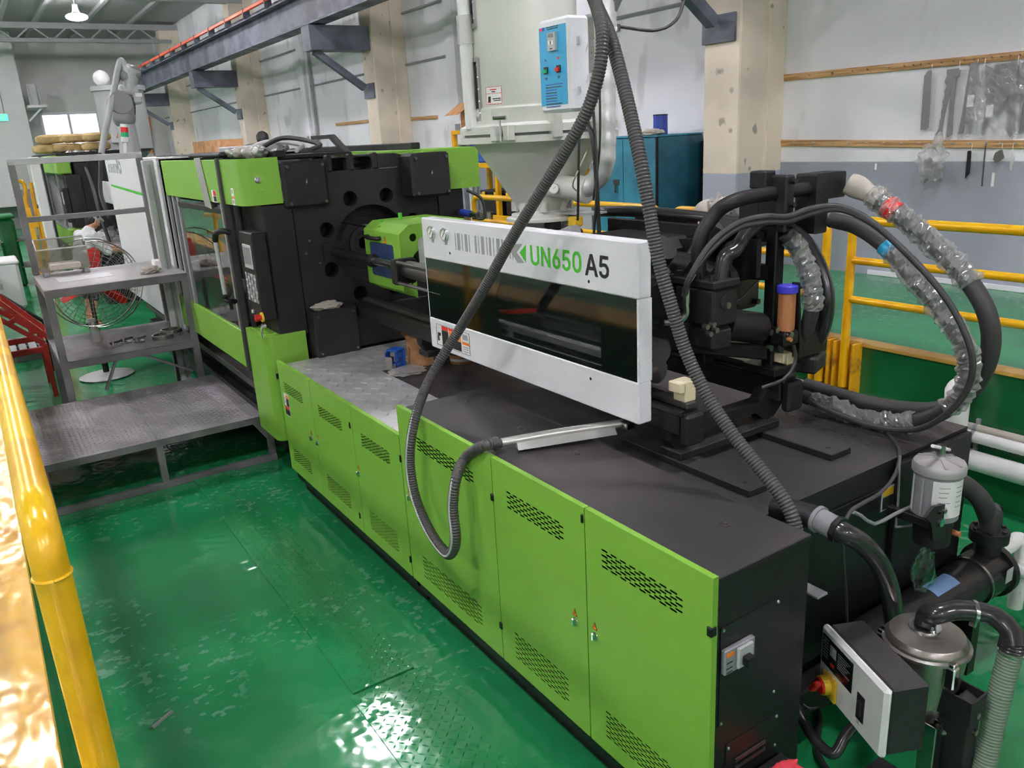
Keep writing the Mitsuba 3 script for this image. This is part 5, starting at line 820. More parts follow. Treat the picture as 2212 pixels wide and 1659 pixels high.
solo('signal_cable', tube([az(1900, 922, 1.098), az(1925, 945, 1.098), az(1943, 975, 1.10), ax(1936, 1020, -1.73), ax(1905, 1062, -1.7), ax(1862, 1088, -1.66), ax(1835, 1108, -1.64), ax(1822, 1150, -1.64), ax(1822, 1220, -1.66), ax(1828, 1300, -1.70), ax(1830, 1400, -1.72)], 0.008, 8, 10), 'hose_grey', 'thin grey cable running off the tank and down its end', 'cable')
# suction pipe from the tank
q = ax(1790, 1133, -1.56); sp = thing('suction_pipe', 'thick glossy black pipe that curves from a grey tank fitting down to the floor', 'pipe')
PP = [q+[-0.17, -0.02, 0.03], q, ax(1822, 1150, -1.50), ax(1860, 1172, -1.47), ax(1898, 1215, -1.46), ax(1922, 1275, -1.47), ax(1930, 1340, -1.5), ax(1932, 1420, -1.55)]
obj('pipe', tube(PP[1:], 0.036, 20, 10), 'hose_gloss', sp); d_ = unit(PP[2]-PP[1]); obj('fitting', cat(cyl(q-d_*0.045, q+d_*0.03, 0.043, 20), cyl(q-d_*0.05, q-d_*0.035, 0.05, 20)), 'mid_grey', sp, label='grey pipe fitting'); obj('fitting_nut', cyl(q+d_*0.03, q+d_*0.05, 0.05, 8), 'black_metal', sp); obj('flange', cyl((TX+0.008, q[1]-0.03, q[2]), q-d_*0.05, 0.045, 18), 'black_satin', sp)
solo('pipe_clip', bx(TX+0.01, TX+0.20, 2.30, 2.36, 0.80, 0.81, 0.002), 'mid_grey', 'small grey bracket on the tank beside the cabinet end', 'bracket')
# oil cooler
oc = thing('oil_cooler', 'black tube oil cooler lying at the foot of the tank with flanged ends', 'cooler')
c0, c1 = az(2000, 1312, 0.38), az(2172, 1228, 0.38); c1[0] = c0[0]; c0_ = c0+[0, -0.5, 0]; R_ = 0.105
obj('shell', cyl(c0_, c1+[0, -0.24, 0], R_, 32), 'black_metal', oc); yb_c = c1[1]; obj('end_cap', lathe_at([(R_*1.06, 0), (R_*1.10, 0.02), (R_*1.10, 0.16), (R_*1.28, 0.165), (R_*1.28, 0.20), (R_*1.02, 0.205), (R_*.9, .24), (0, 0.25)], (c0[0], yb_c-0.24, 0.38), (c0[0], yb_c, 0.38), 32), 'black_metal', oc); obj('ring', cyl((c0[0], yb_c-0.25, 0.38), (c0[0], yb_c-0.235, 0.38), R_*1.12, 32), 'steel', oc)
def cool_patch(y0, y1, a0, a1, mat, name):
    v, f = [], []
    for i, a in enumerate(np.linspace(a0, a1, 7)):
        for y in (y0, y1): v.append([c0[0]+R_*1.012*math.cos(a), y, 0.38+R_*1.012*math.sin(a)])
        if i: k = 2*i; f += [[k-2, k-1, k+1], [k-2, k+1, k]]
    obj(name, mk(v, f), mat, oc, True)
cool_patch(c0[1]-0.02, c0[1]+0.16, 1.0, 1.75, 'label_blue', 'blue_label'); 
v_ = np.array([c0[0], yb_c-0.10, 0.38]); obj('top_nozzle', cat(cyl(v_, v_+[0, 0, 0.19], 0.058, 20), cyl(v_+[0, 0, 0.17], v_+[0, 0, 0.225], 0.085, 16)), 'black_satin', oc)
for a in range(6): t0 = a*math.pi/3; p = v_+[0.068*math.cos(t0), 0.068*math.sin(t0), 0.225]; obj('bolt', cyl(p, p+[0, 0, 0.012], 0.011, 6), 'black_metal', oc)
obj('name_plate', bx(c0[0]+R_*1.10, c0[0]+R_*1.115, yb_c-0.14, yb_c-0.08, 0.38, 0.45), 'light_grey', oc); obj('cradle', bx(c0[0]-0.12, c0[0]+0.12, c0[1]-0.1, c0[1]-0.04, 0, 0.29), 'black_paint', oc); obj('cradle', bx(c0[0]-0.12, c0[0]+0.12, yb_c-0.4, yb_c-0.34, 0, 0.29), 'black_paint', oc)
tp = v_+[0, 0, 0.2]; hx = [tp, tp+[0, 0, 0.12], ax(2140, 1130, c0[0]-0.01), ax(2122, 1085, c0[0]-0.02), ax(2098, 1058, c0[0]-0.05), ax(2070, 1040, c0[0]-0.08), ax(2040, 1030, c0[0]-0.12)]
solo('cooler_hose', tube(hx, 0.044, 20, 10), 'rubber', 'thick black hose that arches from the oil cooler to behind the filter', 'hose')
wp = thing('water_pipe', 'white plastic pipe elbows at the far end of the oil cooler', 'pipe')
e = np.array([c0[0], yb_c+0.02, 0.38]); obj('elbow', tube([e+[0, 0, 0.06], e+[0, .10, .06], e+[0.01, .16, 0.08], e+[0.03, .18, 0.02], e+[0.03, .18, -0.3]], 0.036, 14, 6), 'white_matte', wp); obj('elbow', tube([e+[0, 0, -.06], e+[0.02, .10, -.06], e+[0.14, .13, -0.06]], 0.036, 14, 6), 'white_matte', wp)

# ------------------------------------------------------------------ vacuum material loader: steel pot and control box on a stand
ZL = 0.70; a_, b_, c_ = az(1775, 1345, ZL), az(1915, 1495, ZL), az(1855, 1334, ZL); uF = unit(b_-a_); uD = np.array([-uF[1], uF[0], 0])
Wf, Df, Hf = np.linalg.norm(b_-a_), 0.16, 0.275
MB_ = np.eye(4); MB_[:3, 0], MB_[:3, 1], MB_[:3, 2], MB_[:3, 3] = uF, uD, [0, 0, 1], a_     # box frame: u along the front, v into the box, z up
def inbox(m): m = m.copy(); m.apply_transform(MB_); return m
lb = thing('loader_control_box', 'black control box with a white front and a red and yellow rotary switch', 'control box')
obj('case', inbox(bx(0.012, Wf-0.004, 0.03, Df, -Hf+0.01, -0.004, 0.005)), 'black_dusty', lb); fdoor = obj('door', inbox(bx(0, Wf, 0, 0.03, -Hf, 0, 0.012)), 'white_matte', lb, label='white door')
def onf(u0, u1, v0, v1, t, mat, name, par=lb, bev=0.0): return obj(name, inbox(bx(u0*Wf, u1*Wf, -t, 0, -Hf+v0*Hf, -Hf+v1*Hf, bev)), mat, par)
dp = onf(.05, .54, .46, .90, .003, 'ink_gloss', 'display_panel', lb, .001); onf(.18, .28, .68, .84, .004, 'mid_grey', 'print_patch', dp); onf(.2, .26, .53, .58, .004, 'sticker_red', 'print_patch', dp)
for i in range(7): onf(.07, .155, .85-.045*i, .865-.045*i, .0036, 'mid_grey', 'print_patch', dp); onf(.31, .50-.03*(i % 3), .82-.035*i, .828-.035*i, .0036, 'mid_grey', 'print_patch', dp)
onf(.63, .74, .22, .60, .004, 'black_satin', 'latch', lb, .002); onf(.655, .72, .30, .52, .012, 'void', 'latch_grip', lb, .004); onf(.66, .70, .17, .22, .006, 'light_grey', 'latch_tongue', lb)
sw = onf(.12, .33, .05, .40, .012, 'yellow_plastic', 'switch_plate', lb, .004); su, sv = .2*Wf, -Hf+.235*Hf
def fcyl(u, v, d0, d1, r, mat, name, par, n=24): obj(name, inbox(cyl((u, -d0, v), (u, -d1, v), r, n)), mat, par)
fcyl(su, sv, .012, .036, .036, 'yellow_plastic', 'switch_ring', sw); fcyl(su, sv, .036, .044, .03, 'red_plastic', 'switch_knob', sw); obj('switch_grip', inbox(rot(bx(su-.011, su+.011, -.072, -.044, sv-.033, sv+.033, .005), [0, 1, 0], 35, (su, 0, sv))), 'red_plastic', sw)
# steel pot
pc = az(2003, 1368, ZL+0.0); PRr = 0.139
vp = thing('vacuum_pot', 'polished steel vacuum pot with a domed lid behind the control box', 'material loader'); pup = lambda pr, n=40: mv(lathe(pr, n), pc[0], pc[1], ZL)
obj('pot', pup([(0, -.30), (PRr*.80, -.30), (PRr*.96, -.08), (PRr*.96, -.045), (0, -.045)]), 'stainless', vp, 40); obj('lid', pup([(PRr*1.02, -.045), (PRr*1.07, -.04), (PRr*1.07, -.03), (PRr*.99, -.024), (PRr*.98, -.012), (PRr*.90, .004), (PRr*.5, .012), (0, .014)]), 'stainless', vp, 40, label='domed steel lid')
for a in (-0.45, 1.7, 3.6):
    p = pc+np.array([math.cos(a)*PRr*1.05, math.sin(a)*PRr*1.05, -0.05]); obj('lid_clamp', cat(bx(p[0]-.018, p[0]+.018, p[1]-.018, p[1]+.018, p[2]-.07, p[2]+.015, .005), bx(p[0]-.012, p[0]+.012, p[1]-.014, p[1]+.014, p[2]+.012, p[2]+.03, .004)), 'chrome', vp)
pi = az(1998, 1350, ZL+0.02); obj('inlet_flange', cat(cyl([pi[0], pi[1], ZL+.012], [pi[0], pi[1], ZL+.02], 0.055, 20)), 'chrome', vp)
for (px, py) in ((1982, 1342), (2014, 1362)): q = az(px, py, ZL+.02); obj('bolt', cat(cyl(q, q+[0, 0, .006], .012, 12), cyl(q, q+[0, 0, .018], .008, 6)), 'chrome', vp)
Xh = pc[0]; HP = [np.array([pi[0], pi[1], ZL+.018]), np.array([pi[0]+.0, pi[1]+.01, ZL+.055]), az(2020, 1327, ZL+.085), az(2060, 1318, ZL+.095), az(2105, 1320, ZL+.095), az(2150, 1333, ZL+.085), az(2182, 1362, ZL+.06), az(2192, 1400, ZL+.02)]
obj('outlet_hose', tube(HP, 0.036, 20, 10), 'hose_gloss', vp, label='short glossy black hose'); d_ = unit(HP[4]-HP[3]); q = HP[4]; obj('hose_clamp', cat(cyl(q-d_*.006, q+d_*.006, .040, 20), cyl(q+[0, -.02, -.04], q+[.02, -.02, -.04], .01, 8)), 'chrome', vp)
CP = [az(2190, 1385, ZL+.03), az(2178, 1430, ZL-.05), az(2160, 1500, ZL-.17), az(2140, 1590, ZL-.33), az(2118, 1690, ZL-.5)]
t = thing('clear_hose', 'greenish clear ribbed hose hanging down at the right edge of the photo', 'hose'); obj('tube', hose(CP, 0.040, 0.012, 0.003, 20, 16, 6), 'green_clear', t, True); obj('spiral', hose(CP, 0.037, 0.012, 0.0025, 20, 16, 6), 'film_cloudy', t, True); obj('hose_end', tube([CP[0]+[0, 0, 0.012], CP[0]*.6+CP[1]*.4], lambda s: 0.043+0.002*math.sin(s*500), 18, 0, step=0.002), 'hose_gloss', t); obj('hose_clamp', cyl(CP[0]*.45+CP[1]*.55, CP[0]*.4+CP[1]*.6, 0.041, 18), 'chrome', t)
st = thing('loader_stand', 'black and grey steel stand that carries the vacuum pot and control box', 'stand')
pk = az(2080, 1490, 0.56); obj('post', cat(bx(pk[0]-.05, pk[0]+.05, pk[1]-.04, pk[1]+.04, 0.0, 0.50, .004), prism(rrect(pk[0]-.06, pk[0]+.06, pk[1]-.05, pk[1]+.05, .004).difference(rrect(pk[0]-.053, pk[0]+.053, pk[1]-.043, pk[1]+.043, .002)), .10, plane_top(0.46))), 'black_satin', st, False)
obj('post_cap', rot(bx(pk[0]+.0, pk[0]+.07, pk[1]-.03, pk[1]+.06, .53, .536), [0, 1, 0], 18, pk), 'black_dusty', st)
for z in (.49, .42): obj('bolt', cyl((pk[0]+.05, pk[1]+.0, z), (pk[0]+.064, pk[1]+.0, z), .012, 8), 'steel', st)
p2 = az(2014, 1560, 0.42); obj('arm', prism(rrect(p2[0]-.03, p2[0]+.03, p2[1]-.025, p2[1]+.025, .004).difference(rrect(p2[0]-.024, p2[0]+.024, p2[1]-.019, p2[1]+.019, .002)), .40, plane_top(0.02)), 'steel', st, False); obj('link', cyl([p2[0], p2[1], .38], [pk[0], pk[1], .38], .014, 10), 'steel', st)
obj('stay', beam([pc[0], pc[1], .41], [pk[0]-.03, pk[1], .36], .05, .03), 'black_satin', st); obj('box_arm', beam((a_+b_)/2+uD*Df*.98+[0, 0, -Hf*.6], pc+[-.02, -.09, -.12], .06, .04), 'black_satin', st); obj('foot', cat(bx(pk[0]-.3, pk[0]+.2, pk[1]-.05, pk[1]+.05, 0.0, .03), bx(p2[0]-.15, p2[0]+.15, p2[1]-.03, p2[1]+.03, 0, .02)), 'black_satin', st)
solo('power_cable', tube([(a_+b_)/2+uD*.05+[0, 0, -Hf], (a_+b_)/2+uD*.0+[0, 0, -Hf-.07], az(1800, 1628, .30), az(1762, 1600, .30), az(1737, 1560, .32), az(1715, 1520, .35)], 0.02, 12, 10), 'hose_gloss', 'black cable that loops from the control box towards the cabinet end', 'cable')
solo('spare_cable', tube([az(1730, 1475, .02), az(1752, 1508, .02), az(1770, 1550, .02), az(1765, 1620, .02), az(1790, 1670, .02)], 0.014, 10, 10), 'hose_gloss', 'black cable on the floor behind the white-fronted control box', 'cable')
solo('thin_wire', tube([(a_*.75+b_*.25)+uD*.06+[0, 0, -Hf], az(1770, 1527, .3), az(1748, 1530, .3), az(1735, 1522, .3)], .005, 6, 8), 'rubber', 'thin black wire behind the rotary switch', 'cable')
# pipes along the back wall of the pit
for (pa, pb, r, m, l) in (((2090, 995), (2212, 1038), .066, 'white_matte', 'thick white plastic pipe along the foot of the pit wall'), ((2095, 950), (2212, 980), .040, 'white_matte', 'middle white plastic pipe along the pit wall'), ((2095, 930), (2212, 960), .024, 'cloth_grey', 'thin beige pipe along the pit wall above the white pipes')):
    a = ay(*pa, 5.05-r*0.5); b = ay(*pb, 5.05-r*0.5); z = (a[2]+b[2])/2
    t = thing('water_pipe', l, 'pipe'); obj('pipe', cyl((-4.6, 5.14-r, z), (XR, 5.14-r, z), r, 18), m, t)
    for x in (-2.45, -0.6): obj('strap', cat(cyl((x-.012, 5.14-r, z), (x+.012, 5.14-r, z), r*1.08, 18), bx(x-.012, x+.012, 5.13, 5.15, z, z+r*2.2)), 'mid_grey', t)
q = ay(2062, 855, 4.98); t = thing('water_pipe', 'white pipe bend that drops down the pit wall behind the hose loop', 'pipe'); obj('bend', tube([(q[0], 5.12, q[2]+.02), (q[0], 5.02, q[2]+.03), (q[0]+.02, 4.98, q[2]-.06), (q[0]+.02, 4.98, q[2]-.5)], .075, 18, 8), 'white_matte', t)

# ------------------------------------------------------------------ yellow handrails along the back edge of the pit
RY, RZ = 5.06, (1.80, 1.525, 1.25)
def handrail(name_label, x0, x1, left_bend, right_bend, posts, zs=RZ, y=RY, zb=0.6, r=0.031, group=None, ends=(0.0, 0.0)):
    t = thing('handrail', name_label, 'handrail', group); R_ = 0.09; P = []
    if left_bend: P += [(x0, y, zb), (x0, y, zs[0]-R_)]+[(x0+R_-R_*math.cos(a), y, zs[0]-R_+R_*math.sin(a)) for a in np.linspace(0.2, math.pi/2, 6)]
    else: P += [(x0, y, zs[0])]
    if right_bend: P += [(x1-R_+R_*math.sin(a), y, zs[0]-R_+R_*math.cos(a)) for a in np.linspace(0, math.pi/2-.2, 6)]+[(x1, y, zs[0]-R_), (x1, y, zb)]
    else: P += [(x1, y, zs[0])]
    obj('top_rail', tube(P, r, 16, 0), 'rail_yellow', t)
    for z in zs[1:]: obj('rail', cyl((x0, y, z), (x1, y, z), r*0.85, 14), 'rail_yellow', t)
    for x in posts: obj('post', cyl((x, y, zb), (x, y, zs[0]), r, 16), 'rail_yellow', t)
    for x in list(posts)+([x0] if left_bend else [])+([x1] if right_bend else []):
        k = obj('base_plate', cat(bx(x-.08, x+.08, PY1-.012, PY1, .52, .93, .003), bx(x-.085, x-.065, y-.02, PY1, .55, .93, .003), bx(x+.065, x+.085, y-.02, PY1, .55, .93, .003)), 'yellow_worn', t)
        for z in (.60, .86):
            for dx in (-.05, .05): obj('bolt', cyl((x+dx, PY1-.012, z), (x+dx, PY1-.035, z), .012, 6), 'yellow_worn', k)
    return t
xa, xb = ay(1424, 500, RY)[0], ay(1024, 440, RY)[0]; xc, xd = ay(1456, 500, RY)[0], ay(1788, 500, RY)[0]; xe = ay(1830, 600, RY)[0]
handrail('yellow pipe handrail in front of the teal cabinet', xb, xa, True, True, [xb*.5+xa*.5])
handrail('yellow pipe handrail behind the hydraulic pipes', xc, xd, True, True, [])
handrail('yellow pipe handrail behind the hose loops at the right', xe, 6.5, False, False, [xe+.02, xe+2.3, xe+4.6])
handrail('yellow pipe handrail seen through the clamping unit window', -15.6, xb-1.1, True, True, [-13.5, -11.4])
# the near handrail beside the camera
t = thing('handrail', 'glossy yellow pipe handrail with a welded elbow in the left foreground', 'handrail'); ny = -0.012; xE = -1.80; zt = 1.80
P = [(-14.0, ny, zt), (xE-.10, ny, zt)]+[(xE-.10+.10*math.sin(a), ny, zt-.10+.10*math.cos(a)) for a in np.linspace(.15, math.pi/2, 8)]+[(xE, ny, zt-.13)]
obj('top_rail', tube(P, .036, 24, 0), 'rail_yellow', t); obj('end_post', cyl((xE, ny, .35), (xE, ny, zt-.12), .036, 24), 'rail_yellow', t); obj('weld_bead', tube([(xE+.0365*math.cos(a), ny+.0365*math.sin(a), zt-.13) for a in np.linspace(0, 2*math.pi, 25)], .004, 6, 0), 'rail_yellow', t)
for z in (1.50, 1.22): obj('rail', cyl((-14.0, ny, z), (xE, ny, z), .028, 16), 'rail_yellow', t)
for x in (-4.4, -7.4, -10.4, -13.4): obj('post', cyl((x, ny, .35), (x, ny, zt), .033, 16), 'rail_yellow', t)
for x in (xE, -4.4, -7.4, -10.4, -13.4): obj('base_plate', bx(x-.09, x+.09, PY0+0.001, PY0+.05, .42, .86, .003), 'yellow_worn', t)

# ------------------------------------------------------------------ teal cabinet at the wall
c0, c1 = ay(1300, 300, 6.75), ay(1418, 296, 6.75); ctz = c1[2]; cx1 = c1[0]; cx0 = cx1-1.15
tc = thing('storage_cabinet', 'worn teal steel cabinet with a padlock hasp by the cream column', 'cabinet')
obj('body', bx(cx0, cx1, 6.77, 7.50, ZU, ctz, .006), 'teal_dark', tc); obj('top', bx(cx0-.01, cx1+.01, 6.755, 7.5, ctz, ctz+.02, .004), 'teal_paint', tc)
for (a, b) in ((cx0+.01, cx0+.565), (cx0+.575, cx1-.01)): obj('door', bx(a, b, 6.745, 6.768, ZU+.05, ctz-.01, .004), 'teal_paint', tc)
obj('corner_post', bx(cx1-.012, cx1+.006, 6.74, 6.78, ZU, ctz, .003), 'black_satin', tc); h = ay(1331, 393, 6.74); obj('hasp', cat(bx(h[0]-.05, h[0]+.05, 6.73, 6.745, h[2]-.03, h[2]+.03, .004), bx(h[0]-.012, h[0]+.014, 6.715, 6.73, h[2]-.13, h[2]-.03, .004)), 'dark_steel', tc, label='steel hasp')
q = ay(1420, 290, 7.0); t = thing('paint_can', 'dark blue can on top of the teal cabinet', 'can'); obj('can', cyl((q[0], 7.05, ctz+.02), (q[0], 7.05, ctz+.24), .085, 20), 'logo_blue', t); obj('rim', lathe_at([(.08, 0), (.09, .004), (.09, .012), (.08, .016), (.08, 0)], (q[0], 7.05, ctz+.235), (q[0], 7.05, ctz+1), 20), 'black_metal', t)
m = blob((q[0]+.06, 6.85, ctz+.05), .09, 3, .5, 2.4, 31, (2.0, .8, .5)); m.vertices[:, 2] = np.maximum(m.vertices[:, 2], ctz+.021); solo('work_rag', m, 'cloth_grey', 'grey rag in front of the blue can on the teal cabinet', 'cloth', 60)
solo('dark_sheet', bx(cx1+.04, cx1+.42, 7.42, 7.53, ZU, ctz-.08, .004), 'black_satin', 'dark steel panel leaning between the teal cabinet and the column', 'panel')

# yellow rack with boxes behind the hopper
rk = thing('storage_rack', 'yellow steel rack with black crates behind the hopper dryer', 'rack'); r0_, r1_ = ay(984, 330, 6.5), ay(1076, 400, 6.5); rx0, rx1 = r0_[0], r1_[0]; ztop = ay(1000, 281, 6.5)[2]
for x in (rx0, rx1, rx1+1.3):
    for y in (6.5, 7.1): obj('post', bx(x-.035, x+.035, y-.035, y+.035, ZU, ztop if x == rx0 else ay(1066, 352, 6.5)[2]+.02, .004), 'rail_yellow', rk)
zs_ = [ay(1050, 352, 6.5)[2], 1.35]
obj('beam', bx(rx0-.03, rx0+.7, 6.46, 6.53, ztop-.06, ztop, .004), 'rail_yellow', rk); obj('shelf_board', bx(rx0, rx0+.7, 6.5, 7.1, ztop-.02, ztop), 'steel_paint', rk)
for z in zs_: obj('beam', bx(rx0, rx1+1.3, 6.46, 6.53, z-.07, z, .004), 'rail_yellow', rk); obj('shelf_board', bx(rx0, rx1+1.3, 6.5, 7.1, z-.03, z-.01), 'steel_paint', rk)
for i, x in enumerate((rx1-.55, rx1+.1, rx1+.7)):
    t = thing('crate', ('black plastic crate left of the rack post behind the hopper cone', 'black plastic crate right of the rack post behind the hopper cone', 'black plastic crate farthest right on the yellow rack')[i], 'crate'); obj('bin', cat(bx(x, x+.5, 6.55, 7.05, 1.355, 1.70, .015), bx(x-.02, x+.52, 6.53, 7.07, 1.66, 1.70, .01)), 'black_satin', t); obj('clip', bx(x+.05, x+.12, 6.52, 6.535, 1.60, 1.68, .004), 'yellow_plastic', t); obj('clip', bx(x+.38, x+.45, 6.52, 6.535, 1.60, 1.68, .004), 'yellow_plastic', t)
b0 = ay(992, 250, 6.6); t = thing('cardboard_box', 'open cardboard box on top of the yellow rack', 'box'); zb_ = ztop
obj('carton', bx(rx0+.06, rx0+.46, 6.6, 7.0, zb_, zb_+.40), 'cardboard', t); obj('flap', mk([[rx0+.06, 6.6, zb_+.40], [rx0+.46, 6.6, zb_+.40], [rx0+.40, 6.36, zb_+.22], [rx0-.02, 6.36, zb_+.22]], [[0, 1, 2], [0, 2, 3]]), 'cardboard', t, False); obj('flap', mk([[rx0+.06, 7.0, zb_+.40], [rx0+.46, 7.0, zb_+.40], [rx0+.44, 7.1, zb_+.62], [rx0+.04, 7.1, zb_+.62]], [[0, 1, 2], [0, 2, 3]]), 'cardboard', t, False); obj('packing', blob((rx0+.33, 6.75, zb_+.44), .08, 2, .4, 2.5, 3), 'label_white', t)
for i, x in enumerate((rx1-.42, rx1-.16, rx1+.22, rx1+.44)):
    t = thing('steel_can', f"bright steel can behind the handrail under the hopper, {('leftmost', 'second from left', 'third from left', 'rightmost')[i]} of four", 'can', 'steel cans under the hopper'); obj('can', lathe_at([(0, 0), (.09, 0), (.09, .24), (.085, .25), (0, .245)], (x, 6.0, ZU+.30), (x, 6.0, 9), 18), 'steel', t); obj('rim', lathe_at([(.088, 0), (.094, .004), (.088, .01)], (x, 6.0, ZU+.54), (x, 6.0, 9), 18), 'chrome', t)
solo('low_bench', bx(rx1-.9, rx1+.9, 5.75, 6.3, ZU, ZU+.30, .01), 'mid_grey', 'low grey bench carrying steel cans behind the handrail', 'bench')
solo('grey_locker', bx(ay(1255, 440, 6.8)[0]-.5, ay(1278, 470, 6.8)[0], 6.8, 7.4, ZU, ay(1262, 425, 6.8)[2], .006), 'light_grey', 'low grey locker left of the teal cabinet', 'locker')
t = thing('blue_bin', 'blue plastic bin above the rack right of the lime hood', 'bin'); q = ay(1046, 340, 6.6); obj('tub', bx(q[0]-.3, q[0]+.12, 6.55, 7.0, zs_[0], zs_[0]+.30, .02), 'blue_plastic', t); obj('rim', bx(q[0]-.32, q[0]+.14, 6.53, 7.02, zs_[0]+.27, zs_[0]+.30, .01), 'blue_plastic', t)

# ------------------------------------------------------------------ wooden strips on the wall, and what hangs from them
def strip(pa, pb, label):
    a, b = ay(*pa, YB), ay(*pb, YB); t = thing('wooden_strip', label, 'wooden strip'); obj('batten', beam((a[0], YB-.012, a[2]), (b[0], YB-.012, b[2]), .055, .024) if False else mk(*(lambda v: (v, [[0, 1, 2], [0, 2, 3], [4, 6, 5], [4, 7, 6], [0, 4, 5], [0, 5, 1], [3, 2, 6], [3, 6, 7], [0, 3, 7], [0, 7, 4], [1, 5, 6], [1, 6, 2]]))([[a[0], YB-.024, a[2]-.032], [b[0], YB-.024, b[2]-.032], [b[0], YB-.024, b[2]+.032], [a[0], YB-.024, a[2]+.032], [a[0], YB, a[2]-.032], [b[0], YB, b[2]-.032], [b[0], YB, b[2]+.032], [a[0], YB, a[2]+.032]])), 'wood', t, False)
    return t, a, b
extra = 1.9
t1, a1, b1 = strip((1684, 169), (2290, 111), 'upper wooden strip with nails on the white wall at the right'); t2, a2, b2 = strip((1675, 308.5), (2290, 312), 'lower wooden strip with hooks on the white wall at the right')
for px in (1750, 1800, 1842, 1875, 1920, 1955, 1975, 1990, 2008, 2035, 2060, 2085, 2105, 2125, 2145, 2165, 2185, 2205): q = ay(px, 169-(px-1684)*.0957, YB-.024); obj('nail', cyl(q, q+[0, -.03, .008], .006, 6), 'steel', t1)
for px in (1718, 1760, 1800, 1835, 1875, 1912, 1950, 1988, 2060, 2097, 2131, 2163, 2195): q = ay(px, 308.5+(px-1675)*.0057, YB-.024); obj('hook', cyl(q, q+[0, -.035, .01], .007, 6), 'light_grey', t2)
strip((727, 269), (803, 261), 'short wooden strip on the wall left of the second column'); strip((888, 257), (946, 253), 'short wooden strip on the wall beside the hopper')
WYp = YB-.045
def wpoly(pts, t=.006, y=WYp): return prism(Polygon([(ay(*p, y)[0], ay(*p, y)[2]) for p in pts]).buffer(0), t, plane_front(y))
def hung(label, pts, mat='sheet_grey', tag=None, y=WYp, wire=None):
    t = thing('metal_strip', label, 'metal part'); obj('blade', wpoly(pts, .006, y), mat, t, False)
    if tag: a = ay(*tag, y); obj('paper_tag', bx(a[0]-.03, a[0]+.03, y-.0075, y-.0062, a[2]-.05, a[2]+.05), 'label_white', t, False)
    top = min(pts, key=lambda p: p[1]); a = ay(*top, y); z1 = ay(top[0], 169-(top[0]-1684)*.0957, y)[2] if top[1] < 250 else ay(top[0], 309, y)[2]; obj('string', cyl((a[0], y-.003, a[2]-.01), (a[0], y-.003, z1), .003, 5), 'label_white', t)
    return t
hung('narrow grey metal strip, leftmost on the upper wooden strip', [(2005, 153), (2013, 151), (2006, 275), (1999, 281), (1989, 280), (1997, 165)])
hung('notched grey metal strip with two prongs hanging from the upper strip', [(2046, 150), (2073, 147), (2072, 164), (2066, 166), (2057, 291), (2045, 297), (2051, 240), (2056, 190), (2050, 210), (2040, 255), (2034, 292), (2018, 300), (2021, 290), (2029, 278), (2030, 262), (2033, 255), (2034, 240), (2037, 232), (2037, 220), (2041, 208), (2040, 198), (2045, 186), (2041, 176), (2046, 165)])
hung('wide grey metal strip with a white tag on the upper strip', [(2097, 136), (2113, 133), (2112, 170), (2103, 230), (2098, 285), (2070, 290), (2078, 250), (2086, 200)], tag=(2097, 218))
hung('middle grey metal strip with a white tag inside the film', [(2128, 140), (2150, 150), (2146, 200), (2140, 250), (2128, 290), (2119, 290), (2130, 230)], tag=(2138, 240), y=WYp-.02)
hung('grey metal strip behind crumpled film near the right edge', [(2150, 140), (2200, 132), (2193, 230), (2192, 285), (2182, 296), (2176, 285), (2180, 200), (2160, 250), (2150, 230)], y=WYp-.01)
hung('grey metal strip at the right edge of the photo', [(2203, 135), (2222, 133), (2222, 285), (2200, 286), (2205, 220)])
a, b = ay(2103, 138, WYp-.05), ay(2205, 292, WYp-.05); n = 26; g = np.linspace(0, 1, n); v = np.array([[a[0]+(b[0]-a[0])*u, WYp-.06-.05*meshkit.fbm(np.array([[u*7, w*9, 2.0]]), 3, 4)[0], a[2]+(b[2]-a[2])*w] for u in g for w in g]); f = [[i*n+j, (i+1)*n+j, (i+1)*n+j+1] for i in range(n-1) for j in range(n-1)]+[[i*n+j, (i+1)*n+j+1, i*n+j+1] for i in range(n-1) for j in range(n-1)]
solo('film_sheet', mk(v, f), 'film_light', 'crumpled clear film hanging over the grey strips at the right', 'plastic film', True)
q = ay(2018, 345, WYp-.1); m = blob((q[0], WYp-.13, q[2]), .15, 3, .6, 2.6, 41, (.9, .5, 1.1)); t = thing('plastic_bag', 'clear plastic bag of parts hanging under the lower wooden strip', 'bag'); obj('bag', m, 'film_light', t, 50); obj('content', wpoly([(1999, 345), (2010, 340), (2030, 365), (2042, 360), (2030, 390), (2012, 378), (1998, 396)], .02, WYp-.06), 'sheet_grey', t, False); obj('bag_string', cyl((q[0]+.02, WYp-.06, q[2]+.15), (q[0]+.02, YB-.02, ay(2018, 309, YB)[2]), .004, 6), 'label_white', t); obj('bag_neck', blob((q[0]+.02, WYp-.1, q[2]+.16), .05, 2, .5, 2.5, 3, (.9, .7, 1.6)), 'film_cloudy', t, 50)
hung('black metal strip hanging from the lower wooden strip', [(2091, 326), (2099, 325), (2095, 375), (2085, 386)], 'black_paint')
t = thing('metal_rod', 'thin steel rod hanging from the lower wooden strip', 'rod'); a, b = ay(2129, 315, WYp), ay(2121, 402, WYp); obj('rod', cyl(a, b, .006, 8), 'dark_steel', t); obj('hook_eye', tube([a, a+[.01, 0, .02], a+[0, 0, .04], a+[-.01, 0, .02]], .003, 6, 4), 'steel', t)
hung('bundle of small shiny brackets hanging from the lower strip', [(2150, 330), (2165, 322), (2170, 340), (2155, 352), (2145, 345)], 'steel'); hung('small clear bag with a grey part near the right edge', [(2187, 330), (2192, 345), (2186, 370), (2180, 365)], 'film_cloudy')
